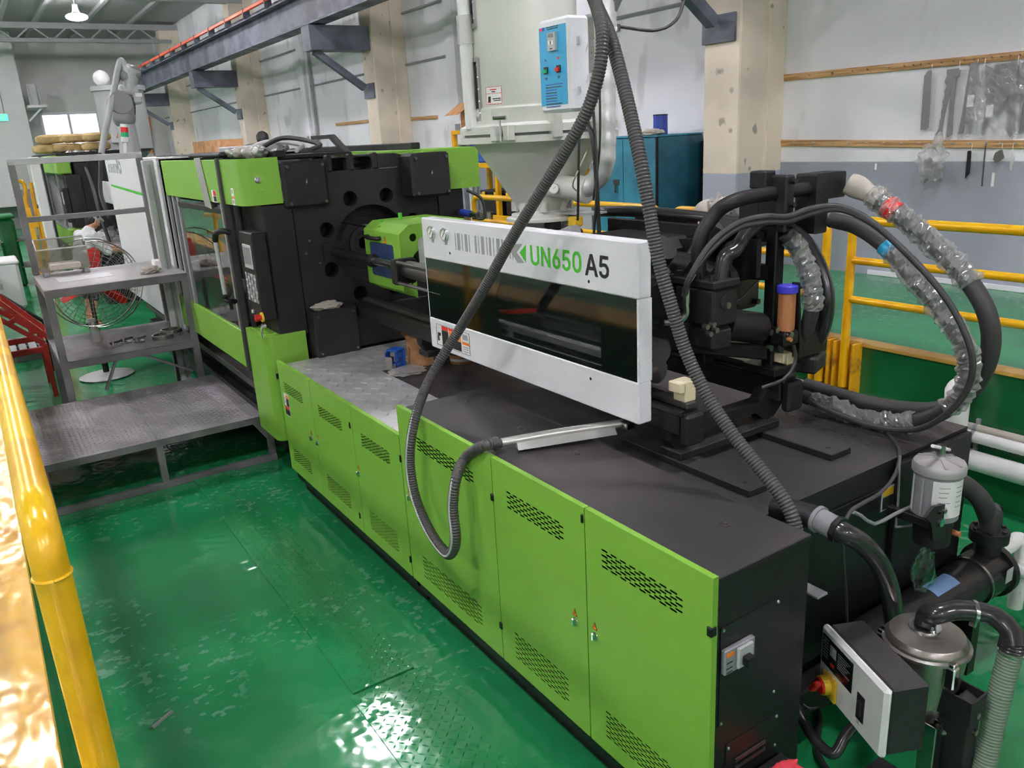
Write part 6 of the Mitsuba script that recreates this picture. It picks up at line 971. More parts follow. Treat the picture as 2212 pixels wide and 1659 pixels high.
q = ay(2145, 388, YB); solo('paint_chip', cat(bx(q[0]-.012, q[0]+.012, YB-.004, YB, q[2]-.06, q[2]+.06)), 'label_white', 'short white mark on the grey wall below the hanging parts', 'mark', False)
q = ay(1892, 360, YB); solo('paint_chip', bx(q[0]-.01, q[0]+.01, YB-.004, YB, q[2]-.03, q[2]+.03), 'label_white', 'tiny white mark on the grey wall left of the plastic bag', 'mark', False)
for i, px in enumerate((945, 672)):
    pass

# ------------------------------------------------------------------ step platform and workbench at the left
sp = thing('step_platform', 'low grey checker-plate platform with angle-iron legs beside the machine', 'platform')
PXF, PXB, PYL, PYR, PZ = -6.36, -7.97, 0.03, 1.725, 0.405
obj('deck', bx(PXB, PXF, PYL, PYR-.0, PZ-.006, PZ, .002), 'steel_deck', sp); obj('tread', treads(PXB+.01, PXF-.01, PYL+.01, PYR-.01, PZ, .034, .032, .010, .004), 'steel_deck', sp, 50, kind='stuff')
for (x0, x1, y0, y1) in ((PXF-.005, PXF+.0, PYL, PYR), (PXB, PXB+.005, PYL, PYR), (PXB, PXF, PYL, PYL+.005), (PXB, PXF, PYR-.005, PYR)): obj('edge_angle', bx(x0, x1, y0, y1, PZ-.055, PZ-.001), 'steel_paint', sp)
ym = ay(345, 1000, PXF) if False else ax(352, 1000, PXF)[1]
for (x, y) in ((PXF-.03, PYL+.03), (PXF-.03, ym), (PXF-.03, PYR-.03), (PXB+.03, PYL+.03), (PXB+.03, PYR-.03)): obj('leg', bx(x-.025, x+.025, y-.025, y+.025, 0, PZ-.05, .002), 'steel_paint', sp)
obj('gusset', mk([[PXF-.004, PYR-.055, PZ-.055], [PXF-.004, PYR-.055, PZ-.22], [PXF-.004, PYR-.16, PZ-.055], [PXF-.012, PYR-.055, PZ-.055], [PXF-.012, PYR-.055, PZ-.22], [PXF-.012, PYR-.16, PZ-.055]], [[0, 2, 1], [3, 4, 5], [0, 3, 5], [0, 5, 2], [1, 2, 5], [1, 5, 4], [0, 1, 4], [0, 4, 3]]), 'steel_paint', sp, False)
obj('foot_rail', bx(PXF-.05, PXF, PYL, PYR, 0.0, .05, .003), 'steel_paint', sp); obj('foot_rail', bx(PXB, PXB+.05, PYL, PYR, 0.0, .05, .003), 'steel_paint', sp)
for i in range(2): q = ax((85, 480)[i], (1003, 915)[i], PXF); 
wb = thing('workbench', 'grey steel two-tier workbench with a guard rail behind the platform', 'workbench')
BX0, BX1, BYL, BYR, BZ, SZ = -9.30, -8.05, 0.40, 1.60, 1.41, 0.755
obj('bench_top', bx(BX0, BX1, BYL, BYR, BZ-.008, BZ, .002), 'bench_sheet', wb); obj('shelf', bx(BX0, BX1, BYL, BYR, SZ-.008, SZ, .002), 'steel_paint', wb)
for z, h in ((BZ, .075), (SZ, .07)):
    obj('apron', bx(BX1-.05, BX1, BYL, BYR, z-h, z-.008, .003), 'steel_paint', wb); obj('apron', bx(BX0, BX0+.05, BYL, BYR, z-h, z-.008, .003), 'steel_paint', wb); obj('apron', bx(BX0, BX1, BYL, BYL+.05, z-h, z-.008, .003), 'steel_paint', wb); obj('apron', bx(BX0, BX1, BYR-.05, BYR, z-h, z-.008, .003), 'steel_paint', wb)
for x in (BX0+.03, BX1-.03):
    for y in (BYL+.03, BYR-.03): obj('leg', bx(x-.03, x+.03, y-.03, y+.03, 0, BZ-.01, .004), 'steel_paint', wb)
obj('brace', beam((BX1-.03, BYL+.32, PZ+.02), (BX1-.03, .85, SZ-.07), .045, .02), 'steel_paint', wb); obj('brace', beam((BX1-.03, BYR-.1, PZ+.05), (BX1-.03, 1.10, SZ-.07), .045, .02), 'steel_paint', wb); obj('brace', beam((BX1-.05, BYL+.03, SZ-.2), (BX1-.25, BYL+.03, SZ-.07), .04, .02), 'steel_paint', wb)
for y in (BYL+.03, BYR-.03): obj('guard_post', bx(BX0+.0, BX0+.06, y-.03, y+.03, BZ, 2.5, .004), 'steel_paint', wb)
obj('guard_rail', bx(BX0, BX0+.06, BYL, BYR, 2.46, 2.52, .004), 'light_grey', wb); obj('guard_rail', bx(BX0, BX0+.06, BYL, BYR, 1.92, 1.97, .004), 'steel_paint', wb)
# things on the bench
t = thing('acrylic_tray', 'clear acrylic tray standing on the left rear of the bench top', 'tray'); q0, q1 = az(88, 598, BZ), az(205, 588, BZ); x1, y0, y1 = q0[0]+.10, BYL+.06, q1[1]-.02; x0 = BX0+.08
for nm, b in (('side', (x0, x0+.006, y0, y1, BZ+.05, BZ+.34)), ('side', (x1-.006, x1, y0, y1, BZ+.05, BZ+.26)), ('side', (x0, x1, y0, y0+.006, BZ+.05, BZ+.30)), ('side', (x0, x1, y1-.006, y1, BZ+.05, BZ+.30)), ('floor', (x0, x1, y0, y1, BZ+.05, BZ+.056))): obj(nm, bx(*b), 'acrylic', t)
for y in (y0+.02, y1-.06): obj('foot', bx(x0, x1, y, y+.05, BZ+.001, BZ+.05, .004), 'mid_grey', t)
obj('rim', cat(beam((x1, y0, BZ+.26), (x1, y1, BZ+.26), .012, .012), beam((x0, y0, BZ+.34), (x0, y1, BZ+.34), .012, .012), beam((x0, y0, BZ+.34), (x1, y0, BZ+.26), .012, .012), beam((x0, y1, BZ+.34), (x1, y1, BZ+.26), .012, .012)), 'light_grey', t); obj('part', bx(x0+.08, x0+.3, y0+.08, y0+.35, BZ+.06, BZ+.12, .01), 'cloth_grey', t)
solo('paper_sheet', bx(az(100, 605, BZ)[0], az(100, 605, BZ)[0]+.32, BYL+.16, BYL+.62, BZ+.0005, BZ+.003), 'light_grey', 'sheet of white paper under the acrylic tray', 'paper', False)
q = az(345, 578, BZ); solo('white_box', bx(q[0]-.12, q[0]+.06, q[1]-.05, q[1]+.05, BZ+.001, BZ+.075, .006), 'label_white', 'small white box at the rear corner of the bench top', 'box')
q = az(325, 590, BZ); m = blob((q[0], q[1], BZ+.03), .075, 3, .5, 2.6, 51, (1.2, 1.2, .5)); m.vertices[:, 2] = np.maximum(m.vertices[:, 2], BZ+.001); solo('work_rag', m, 'cloth_grey', 'crumpled beige rag in front of the small white box', 'cloth', 60)
# on the shelf
for i, (px, py) in enumerate(((352, 730), (372, 726))):
    q = az(px, py, SZ); solo('clamp_ring', lathe_at([(.085, 0), (.10, 0), (.10, .035), (.085, .035), (.085, 0)], q+[0, 0, .002+i*.038], q+[0, 0, 1], 28), 'steel', ('lower steel clamp ring on the bench shelf', 'upper steel clamp ring leaning on the lower one')[i], 'ring')
for i, (px, py, lab) in enumerate(((250, 747, 'leftmost steel toggle clamp on the bench shelf'), (272, 740, 'middle steel toggle clamp with a black grip'), (300, 738, 'rightmost flat steel bracket on the bench shelf'))):
    q = az(px, py, SZ); t = thing('toggle_clamp', lab, 'clamp'); obj('frame', cat(bx(q[0]-.04, q[0]+.05, q[1]-.05, q[1]+.05, SZ+.001, SZ+.012, .003), bx(q[0]-.02, q[0]+.01, q[1]-.04, q[1]+.02, SZ+.012, SZ+.04, .006)), 'steel', t); obj('lever', beam(q+[0, -.05, .03], q+[.02, .07, .045], .022, .016, .003), ('black_metal', 'black_metal', 'dark_steel')[i], t); obj('pin', cyl(q+[.02, -.02, .012], q+[.02, -.02, .05], .012, 10), 'chrome', t)
q = az(209, 738, SZ); t = thing('spray_bottle', 'clear spray bottle standing on the bench shelf', 'bottle'); obj('bottle', lathe_at([(0, .002), (.045, .002), (.045, .12), (.018, .18), (.018, .2), (0, .2)], q, q+[0, 0, 1], 20), 'film_cloudy', t); obj('trigger', cat(bx(q[0]-.02, q[0]+.02, q[1]-.05, q[1]+.03, q[2]+.2, q[2]+.235, .006), beam(q+[0, -.03, .2], q+[0, -.05, .14], .012, .008)), 'light_grey', t)

# ------------------------------------------------------------------ big floor fan
fb = az(232, 812, 0); fn = thing('floor_fan', 'industrial floor fan with a red blade on a round grey base behind the bench', 'fan'); fc = np.array([fb[0]+.05, fb[1]+.02, 1.05]); fc = ax(203, 612, fb[0]+.05)
obj('base', lathe_at([(0, 0), (.29, 0), (.30, .015), (.22, .035), (.05, .055), (0, .055)], (fb[0], fb[1], 0.001), (fb[0], fb[1], 1), 32), 'light_grey', fn); obj('pole', cyl((fb[0], fb[1], .05), (fb[0], fb[1], fc[2]-.02), .024, 14), 'dark_steel', fn); obj('pole_sleeve', cyl((fb[0], fb[1], .05), (fb[0], fb[1], .45), .034, 14), 'black_satin', fn)
ax_ = unit(np.array([0.85, -0.35, 0.25])); u_ = unit(np.cross([0, 0, 1], ax_)); v_ = np.cross(ax_, u_); FR = .50
def ring(r, d): return [fc+ax_*d+r*(math.cos(a)*u_+math.sin(a)*v_) for a in np.linspace(0, 2*math.pi, 49)]
for d in (-.10, .10): obj('cage_ring', tube(ring(FR, d), .008, 6, 0, False), 'steel', fn)
wires = []
for r in np.linspace(.10, FR-.03, 9): wires += [tube(ring(r, .10+.05*(1-r/FR)), .0028, 4, 0, False), tube(ring(r, -.10-.06*(1-r/FR)), .0028, 4, 0, False)]
for a in np.arange(24)*math.pi/12:
    e_ = math.cos(a)*u_+math.sin(a)*v_
    for s in (1, -1): wires.append(tube([fc+e_*.08+ax_*s*.15, fc+e_*FR*.6+ax_*s*.13, fc+e_*FR+ax_*s*.10], .003, 4, 0, False))
obj('cage_wire', cat(wires), 'steel', fn, True, kind='stuff')
for i in range(3):
    a = 3.55+i*2*math.pi/3; e_ = math.cos(a)*u_+math.sin(a)*v_; w_ = np.cross(ax_, e_); v4 = [fc+e_*.08-w_*.05-ax_*.04, fc+e_*.08+w_*.05+ax_*.04, fc+e_*.38+w_*.06+ax_*.05, fc+e_*.42+w_*.0-ax_*.02, fc+e_*.36-w_*.05-ax_*.06]; obj('blade', mk(v4+[p+ax_*.006 for p in v4], [[0, 1, 2], [0, 2, 3], [0, 3, 4], [5, 7, 6], [5, 8, 7], [5, 9, 8]]), 'red_plastic', fn, False, label='red fan blade')
obj('motor', cyl(fc-ax_*.22, fc+ax_*.05, .09, 20), 'mid_grey', fn); obj('hub', cyl(fc+ax_*.05, fc+ax_*.09, .07, 20), 'red_plastic', fn); obj('yoke', beam((fb[0], fb[1], fc[2]-.10), fc-ax_*.12, .05, .05), 'dark_steel', fn)

# ------------------------------------------------------------------ left side: tote, red cart, pallet
q = az(30, 660, 0); t = thing('plastic_tote', 'big white plastic tote at the left edge of the photo', 'tote'); tx, ty = ay(30, 640, 0.25)[0], .25
q = az(62, 667, 0); tx1, tyR = q[0], q[1]; hz = ax(60, 560, tx1)[2]
obj('tub', cat(bx(tx1-1.0, tx1, PY0+.02, tyR, .02, hz, .05)), 'white_matte', t); obj('rim', bx(tx1-1.02, tx1+.02, PY0+.01, tyR+.02, hz-.06, hz, .02), 'white_matte', t); obj('plate', bx(tx1, tx1+.006, tyR-.55, tyR-.3, hz*.45, hz*.45+.1), 'light_grey', t); obj('plate_print', bx(tx1+.006, tx1+.008, tyR-.5, tyR-.4, hz*.45+.03, hz*.45+.06), 'sticker_red', t, False)
t = thing('red_cart', 'low red steel ladder cart with slanting side bars at the left edge', 'cart'); cX = -9.9
A, B, C2, D = ax(0, 655, cX), ax(112, 735, cX), ax(0, 690, cX), ax(96, 742, cX)
for dx in (0, -.7):
    o = np.array([dx, 0, 0]); obj('side_bar', beam(A+o, B+o, .05, .05), 'red_paint', t); obj('side_bar', beam(C2+o, D+o, .05, .05), 'red_paint', t); obj('upright', beam(ax(45, 683, cX)+o, ax(22, 697, cX)+o, .04, .05), 'red_paint', t); obj('upright', beam(ax(60, 695, cX)+o, ax(70, 722, cX)+o, .05, .05), 'red_paint', t)
g0, g1 = ax(5, 770, cX), ax(105, 752, cX); obj('base_bar', beam(g0, g1, .05, .06), 'red_paint', t); obj('base_bar', beam(g0-[.7, 0, 0], g1-[.7, 0, 0], .05, .06), 'red_paint', t)
for p in (A, B): obj('rung', beam(p, p-[.7, 0, 0], .04, .04), 'red_paint', t)
obj('cart_leg', beam(D, [D[0], D[1], .0], .05, .05), 'red_paint', t); obj('cart_leg', beam(D-[.7, 0, 0], [D[0]-.7, D[1], 0], .05, .05), 'red_paint', t)
t = thing('pallet', 'grey plastic pallet on the floor behind the red cart', 'pallet'); q = az(60, 760, 0.12); 
for i in range(5): obj('slat', bx(q[0]-1.0, q[0]+.05, PY0+.05+i*.115, PY0+.14+i*.115, .11, .14, .004), 'light_grey', t)
for x in (q[0]-.95, q[0]-.5, q[0]-.05): obj('runner', bx(x-.05, x+.05, PY0+.05, PY0+.60, 0, .11, .004), 'mid_grey', t)
solo('black_bar', tube([ax(0, 638, -11.2), ax(50, 668, -11.2), ax(95, 695, -11.2), ax(95, 700, -11.2)*[1, 1, 0]], .025, 8, 0), 'black_satin', 'slanting black bar above the red cart', 'bar')

# ------------------------------------------------------------------ tail of the machine: white guard with a green stripe
tg = thing('tail_guard', 'big white guard with a slanting green stripe at the far end of the machine', 'guard'); TY = 1.60
tx0, tx1 = -11.9, -8.60
obj('sheet', bx(tx0, tx1, TY, TY+.03, .74, 2.44, .006), 'white_paint', tg); obj('end_sheet', bx(tx0, tx0+.03, TY, 3.4, .74, 2.44), 'white_paint', tg); obj('top_sheet', bx(tx0, tx1, TY, 3.4, 2.44, 2.455), 'white_paint', tg); obj('rear_sheet', bx(tx0, tx1, 3.38, 3.41, .74, 2.44), 'white_paint', tg)
sp_ = [ay(240, 398, TY), ay(333, 424, TY), ay(333, 431, TY), ay(240, 402, TY)]; obj('green_stripe', prism(Polygon([(p[0], p[2]) for p in sp_]), .002, plane_front(TY)), 'logo_green', tg, False, label='slanting green stripe')
for i in range(8): x = ay(234+i*2.6, 360, TY)[0]; obj('barcode_stripe', bx(x, x+(.05, .03)[i % 2], TY-.002, TY, ay(240, 373, TY)[2], ay(240, 354, TY)[2]), 'ink_grey', tg, False)
a, b = ay(252, 360, TY), ay(261, 360, TY); mm = meshkit.text_mesh('A5', .2, .001, True); mm.apply_scale([(b[0]-a[0])/mm.bounds[1][0], 1, 1]); mm.apply_transform(at_front(a[0], TY-.0005, ay(256, 374, TY)[2])); obj('lettering', mm, 'mid_grey', tg, False)
gpst = thing('guard_post', 'pale grey guard post with a clear plastic strip beside the lime hood', 'post'); obj('post', bx(-8.58, -8.50, 1.46, 1.56, .0, 2.44, .006), 'light_grey', gpst); obj('strip', bx(-8.50, -8.42, 1.50, 1.507, .3, 2.40), 'green_clear', gpst)
solo('cardboard_strip', (lambda a, b: bx(a[0], b[0], 3.0, 3.3, 2.456, a[2]+.10))(ay(418, 322, 3.0), ay(478, 318, 3.0)), 'cardboard', 'long flat cardboard box on top of the machine behind the lime hood', 'box')

# ------------------------------------------------------------------ second machine farther back
m2 = thing('moulding_machine', 'second lime green and black moulding machine farther back behind the bench', 'machine'); OX = -12.25
g0, g1 = ax(114, 334, -18.0), ax(156, 375, -18.0)
obj('hood', bx(-21.0, -18.0, 1.56, g1[1], g1[2], g0[2]-.02, .02), 'lime_paint', m2, label='lime green hood'); obj('platen', bx(-18.5, -18.02, 1.86, 3.1, .9, 2.42, .02), 'platen_black', m2); obj('column', bx(-18.6, -17.99, 1.68, 1.95, 1.1, 2.2, .01), 'black_satin', m2)
obj('foot_cover', bx(-18.45, -17.95, 1.56, 1.9, .38, 1.18, .03), 'lime_paint', m2); obj('door_frame', cat(bx(-21, -18.5, 1.57, 1.6, 1.14, 1.2), bx(-21, -20.9, 1.57, 1.6, 1.1, 2.2), bx(-18.55, -18.45, 1.57, 1.6, 1.1, 2.2)), 'mid_grey', m2); obj('lower_panel', bx(-21, -18.5, 1.57, 1.6, .8, 1.13), 'lime_paint', m2); obj('bed', bx(-23.5, -15.6, 1.75, 3.2, .0, .9, .01), 'black_paint', m2)
obj('control_panel', bx(-18.25, -17.97, 1.58, 1.68, 1.3, 1.95, .01), 'black_satin', m2); obj('screen', bx(-18.22, -18.0, 1.572, 1.58, 1.65, 1.88), 'light_grey', m2); obj('tail_guard', bx(-24, -21.0, 1.58, 3.3, .74, 2.44, .01), 'white_paint', m2); obj('rear_hood', bx(-21, -18.0, 3.2, 3.5, 2.1, 2.4), 'lime_paint', m2)
obj('deck_plate', bx(-17.95, -15.55, 1.7, 2.9, .975, .985), 'alu', m2); obj('cabinet', bx(-17.95, -15.58, 1.72, 2.3, .05, .975, .005), 'black_paint', m2); obj('guard', bx(-17.2, -15.2, 2.14, 2.2, 1.68, 2.06, .01), 'white_paint', m2); obj('barrel', cyl((-18, 2.5, 1.7), (-15, 2.5, 1.7), .12, 16), 'dark_steel', m2); obj('injection_box', bx(-16.6, -15, 2.25, 2.9, 1.2, 1.9, .03), 'black_satin', m2)
for dx, dz in ((0, 0), (.12, .05), (.05, -.04)): obj('wrapped_part', blob((-16.8+dx*2, 2.0+dx, 1.12+dz), .10, 2, .5, 2.5, int(dx*100)), ('foil', 'light_grey', 'steel')[int(dx*20) % 3], m2)
obj('hose', tube([(-17.9, 2.05, 2.3), (-17.2, 2.02, 2.0), (-16.6, 1.98, 1.5), (-16.2, 2.0, 1.0)], .03, 8, 6), 'rubber', m2); obj('top_plank', bx(-24, -18.0, 1.6, 3.3, 2.55, 2.6), 'black_satin', m2); obj('plank_leg', bx(-24, -23.9, 1.7, 3.2, 2.44, 2.55), 'black_satin', m2); obj('plank_leg', bx(-18.3, -18.1, 1.9, 3.1, 2.42, 2.55), 'black_satin', m2)
for i, px in enumerate((150, 165, 178, 190, 203)): q = ax(px, 334, -18.1); obj('wrapped_fitting', blob((q[0], q[1], 2.58), .06, 2, .5, 2.5, i+60), 'foil', m2)
# sacks on the plank
def sack(p, L, yaw, label, red):
    m = trimesh.creation.icosphere(3, 1.0); v = m.vertices; v = np.sign(v)*np.abs(v)**.55; v = v*np.array([L*.5, .26, .085]); v[:, 2] *= 1+.35*(meshkit.fbm(v*5+p[0]*3, 3)-.5); v += .02*(meshkit.fbm(v*6+9, 3)[:, None]-.5); m.vertices = v; m.apply_transform(trimesh.transformations.rotation_matrix(yaw, [0, 0, 1])); m.apply_translation(p)
    t = thing('material_sack', label, 'sack'); obj('sack', m, 'sack', t, True)
    if red: obj('print_patch', rot(bx(p[0]+.262*math.sin(abs(yaw)) if False else p[0]+L*.5*.97, p[0]+L*.5*1.0, p[1]-.12, p[1]+.08, p[2]-.04, p[2]+.05), [0, 0, 1], math.degrees(yaw), p), 'cloth_red', t, False)
SXx = -18.5
for (px, py, lab, red) in ((104, 321, 'brown material sack, lower left of the pile on the second machine', 0), (146, 320, 'brown material sack, lower middle of the pile on the second machine', 0), (112, 309, 'brown material sack with a red print, upper left of the pile', 1), (160, 308, 'brown material sack, upper right of the pile beside the far window', 0), (204, 320, 'brown material sack, lower one of the right pair behind the grey hose', 0), (206, 308, 'brown material sack, upper one of the right pair behind the grey hose', 0)):
    q = ax(px, py, SXx); lay = 2.69 if py > 315 else 2.865; sack((SXx+(px-150)*.004, q[1], lay), .52, math.pi/2 if True else 0, lab, red)

# ------------------------------------------------------------------ hopper, robot and tower light on the second machine
h2 = thing('hopper_dryer', 'grey hopper dryer with a control box at the far left behind the robot arm', 'hopper'); hX, hY = -21.0, 3.55; hp0, hp1 = ax(203, 260, hX), ax(330, 260, hX); hY = (hp0[1]+hp1[1])/2; hR = .52
hz1 = ax(260, 197, hX)[2]; obj('barrel', mv(lathe([(0, 2.62), (hR, 2.62), (hR, hz1), (hR+.05, hz1), (hR+.05, hz1+.10), (0, hz1+.14)], 32), hX, hY, 0), 'light_grey', h2, 30); obj('base', mv(lathe([(0, 2.3), (hR*.4, 2.3), (hR, 2.62), (0, 2.62)], 32), hX, hY, 0), 'mid_grey', h2, 30); obj('stand', bx(hX-.35, hX+.35, hY-.35, hY+.35, .9, 2.3), 'mid_grey', h2)
q = ax(222, 188, hX); obj('lid_knob', blob((hX, q[1], hz1+.28), .17, 2, .05), 'white_matte', h2); cbx = hX+hR+.05; a, b = ax(231, 250, cbx), ax(262, 308, cbx); obj('control_box', bx(cbx-.2, cbx, a[1], b[1]+.12, b[2], a[2], .01), 'light_grey', h2); warning(h2, 0, 0, .12, M=at_end(cbx, b[1]-.02, b[2]+.16))
rb = thing('robot_arm', 'grey robot arm with a hanging grey hose on top of the second machine', 'robot'); rX = -17.2; R3 = lambda px, py, dx=0: ax(px, py, rX+dx); r_b = R3(282, 334)
obj('pedestal', cyl([rX, r_b[1], 2.40], R3(272, 262), .20, 20, .15), 'light_grey', rb); obj('turret', cat(cyl(R3(268, 262), R3(266, 240), .17, 18), blob(R3(268, 255), .2, 2, .05)), 'mid_grey', rb); obj('lower_arm', cyl(R3(266, 245), R3(270, 208), .20, 18, .16), 'mid_grey', rb); obj('arm_disc', cyl(R3(258, 222)-[.15, 0, 0], R3(258, 222)+[.2, 0, 0], .2, 20), 'mid_grey', rb); obj('motor', bx(rX-.1, rX+.25, R3(285, 215)[1], R3(303, 215)[1], R3(290, 226)[2], R3(290, 203)[2], .03), 'light_grey', rb); obj('motor_label', bx(rX+.25, rX+.256, R3(287, 205)[1], R3(301, 205)[1], R3(290, 211)[2], R3(290, 203)[2]), 'label_white', rb); obj('elbow', cat(cyl(R3(262, 198), R3(296, 194), .10, 16), cyl(R3(278, 195), R3(280, 180), .11, 16)), 'light_grey', rb); obj('upper_arm', cyl(R3(280, 182), R3(284, 150), .12, 16, .17), 'light_grey', rb); obj('wrist', cat(blob(R3(275, 165), .13, 2, .1), blob(R3(286, 158), .15, 2, .1)), 'mid_grey', rb); obj('gripper', cat(bx(rX-.1, rX+.15, R3(270, 140)[1], R3(279, 140)[1], R3(275, 152)[2], R3(275, 139)[2], .02), cyl(R3(278, 146), R3(289, 149), .04, 10)), 'white_matte', rb)
obj('cable', tube([R3(261, 235), R3(257, 250), R3(262, 262), R3(275, 262), R3(289, 252), R3(290, 225)], .022, 8, 6), 'rubber', rb)
obj('supply_hose', tube([R3(218, 338, .2), R3(226, 290, .2), R3(238, 235, .2), R3(248, 185, .1), R3(255, 148), R3(261, 131), R3(268, 138), R3(271, 150)], .055, 12, 8), 'light_grey', rb, label='grey supply hose'); obj('supply_hose', tube([R3(214, 338, .2), R3(228, 290, .2), R3(243, 210, .15), R3(258, 165), R3(270, 150)], .035, 10, 8), 'hose_grey', rb); obj('supply_hose', tube([(rX+.2, R3(218, 338, .2)[1], 2.55), ax(217, 360, -16.6), ax(218, 420, -16.2), ax(236, 470, -15.9)], .035, 10, 8), 'rubber', rb)
tl = thing('tower_light', 'small tower light with red and green lenses beside the robot arm', 'signal light'); lx = -15.9; l = lambda py: ax(268+(py-270)*.07, py, lx); 
for (p0, p1, mname, r) in ((336, 307, 'white_matte', .035), (307, 296, 'label_white', .065), (296, 286, 'green_plastic', .06), (286, 275, 'sticker_red', .06), (275, 268, 'label_white', .065)): obj('lens' if r == .06 else 'body', cyl(l(p0), l(p1), r, 16), mname, tl, label={'green_plastic': 'green lens', 'sticker_red': 'red lens'}.get(mname))
obj('stem', cyl([l(336)[0], l(336)[1], 2.0], l(336), .025, 10), 'light_grey', tl)

# ------------------------------------------------------------------ far end: air conditioner, exit sign, orange pipe
ac = thing('air_conditioner', 'outdoor air conditioner unit on a white bracket by the far window', 'air conditioner'); aX = -35.0; a, b = ax(50, 182, aX), ax(84, 226, aX)
obj('case', bx(aX-.4, aX, a[1]+.1, b[1], b[2], a[2]), 'light_grey', ac); obj('front_grille', bx(aX, aX+.02, a[1]+.14, b[1]-.22, b[2]+.04, a[2]-.04), 'black_satin', ac)
for i in range(6): z = b[2]+.06+i*(a[2]-b[2]-.12)/6; obj('grille_bar', bx(aX+.02, aX+.03, a[1]+.12, b[1]-.2, z, z+.015), 'light_grey', ac)
for i in range(2): y = a[1]+.16+i*.26; obj('grille_bar', bx(aX+.02, aX+.03, y, y+.03, b[2]+.04, a[2]-.04), 'light_grey', ac)
obj('bracket', cat(bx(aX-1.9, aX+.1, a[1]+.0, b[1]+.25, b[2]-.10, b[2]-.01), beam((aX-.1, b[1]+.1, b[2]-.08), (aX-.1, a[1]-.05, b[2]-.55), .08, .06)), 'white_matte', ac)
es = thing('exit_sign', 'green lit exit sign on the white pier at the left edge', 'exit sign'); eX = -35.49; a, b = ax(-8, 246, eX), ax(20, 262, eX)
obj('case', bx(eX, eX+.08, a[1], b[1], b[2], a[2], .01), 'white_matte', es); k = obj('lit_face', bx(eX+.08, eX+.09, a[1]+.02, b[1]-.02, b[2]+.02, a[2]-.02), 'green_plastic', es); scene[k]['emitter'] = {'type': 'area', 'radiance': rgb((.12, 2.2, .75))}
obj('lettering', text_on('EXIT', (a[2]-b[2])*.5, at_end(eX+.0905, a[1]+.1, b[2]+(a[2]-b[2])*.25), .002, True, (b[1]-a[1])*.45), 'label_white', es, False); obj('hanger', cyl((eX+.04, b[1]-.1, a[2]), (eX+.04, b[1]-.1, a[2]+1.2), .012, 6), 'mid_grey', es)
op = thing('orange_pipe', 'orange pipe with a white cap on the far end wall', 'pipe'); oX = XL+.12; obj('pipe', cyl(ax(327, 330, oX), ax(319, 252, oX), .07, 12), 'sticker_orange', op); obj('cap', cyl(ax(319, 252, oX), ax(318, 242, oX), .09, 12), 'white_matte', op); obj('clip', bx(XL, oX, ax(323, 300, oX)[1]-.1, ax(323, 300, oX)[1]+.1, ax(323, 300, oX)[2]-.03, ax(323, 300, oX)[2]+.03), 'light_grey', op)
struct('door_1', (lambda a, b: bx(XL+.001, XL+.03, a[1], b[1], .92, a[2]))(ax(314, 233, XL), ax(334, 330, XL)), 'mid_grey', label='grey door in the far end wall behind the orange pipe')
yc_ = thing('curtain', 'yellow strip curtain at the left side of the far window', 'curtain'); a = ax(84, 246, XL-.22); b = ax(98, 246, XL-.22); obj('rod', cyl([XL-.14, a[1]-.1, wz1-.1], [XL-.14, b[1]+.1, wz1-.1], .03, 8), 'mid_grey', yc_)
for px in (84, 90, 97): a = ax(px, 246, XL-.14); obj('strip', bx(XL-.15, XL-.13, a[1]-.10, a[1]+.10, wz0+.1, wz1-.1), 'sticker_yellow', yc_, False)

# ------------------------------------------------------------------ left background: table with bottles, posts, rails
st2 = thing('side_table', 'grey steel side table with bottles at the left behind the bench', 'table'); q = az(75, 513, .95); sx, sy = q[0], q[1]
obj('table_top', bx(sx-.7, sx+.25, PY0+.05, sy+.22, .92, .95, .004), 'steel_paint', st2)
for x in (sx-.65, sx+.2):
    for y in (PY0+.1, sy+.18): obj('leg', bx(x-.025, x+.025, y-.025, y+.025, 0, .92), 'steel_paint', st2)
obj('low_shelf', bx(sx-.7, sx+.25, PY0+.05, sy+.22, .38, .41), 'steel_paint', st2); obj('side_brace', beam((sx+.2, PY0+.1, .42), (sx+.2, sy*.5, .9), .04, .02), 'steel_paint', st2)
for i, (px, m) in enumerate(((57, 'sticker_orange'), (67, 'sticker_orange'), (75, 'white_matte'), (82, 'white_matte'), (89, 'white_matte'))):
    p = az(px, 511-(i % 2), .951); t = thing('spray_bottle', ('orange-labelled bottle at the left of the row on the side table', 'orange-labelled bottle second from the left on the side table', 'white bottle in the middle of the row on the side table', 'white bottle second from the right on the side table', 'white bottle at the right end of the row on the side table')[i], 'bottle', 'bottles on the side table')
    obj('bottle', lathe_at([(0, 0), (.038, 0), (.038, .13), (.015, .17), (.015, .2), (.02, .2), (.02, .24), (0, .245)], p, p+[0, 0, 1], 16), 'white_matte', t); obj('label_band', lathe_at([(.0385, .03), (.0387, .03), (.0387, .11), (.0385, .11)], p, p+[0, 0, 1], 16), m, t)
q = ax(88, 400, -16.5); d2 = thing('sliding_door', 'white open sliding door panel of the second machine, left of its lime hood', 'door'); y0, y1 = ax(62, 345, -17.0)[1], ax(86, 345, -17.0)[1]
obj('panel', bx(-17.2, -17.0, y0, y1, .9, 2.55, .02), 'white_matte', d2); obj('rail', bx(-17.18, -17.02, y0-.5, y0, 2.46, 2.52), 'white_matte', d2); obj('edge', bx(-17.1, -16.98, y1, y1+.03, .9, 2.5), 'black_satin', d2); obj('foot', bx(-17.2, -17.0, y0, y1, 0, .9), 'light_grey', d2)
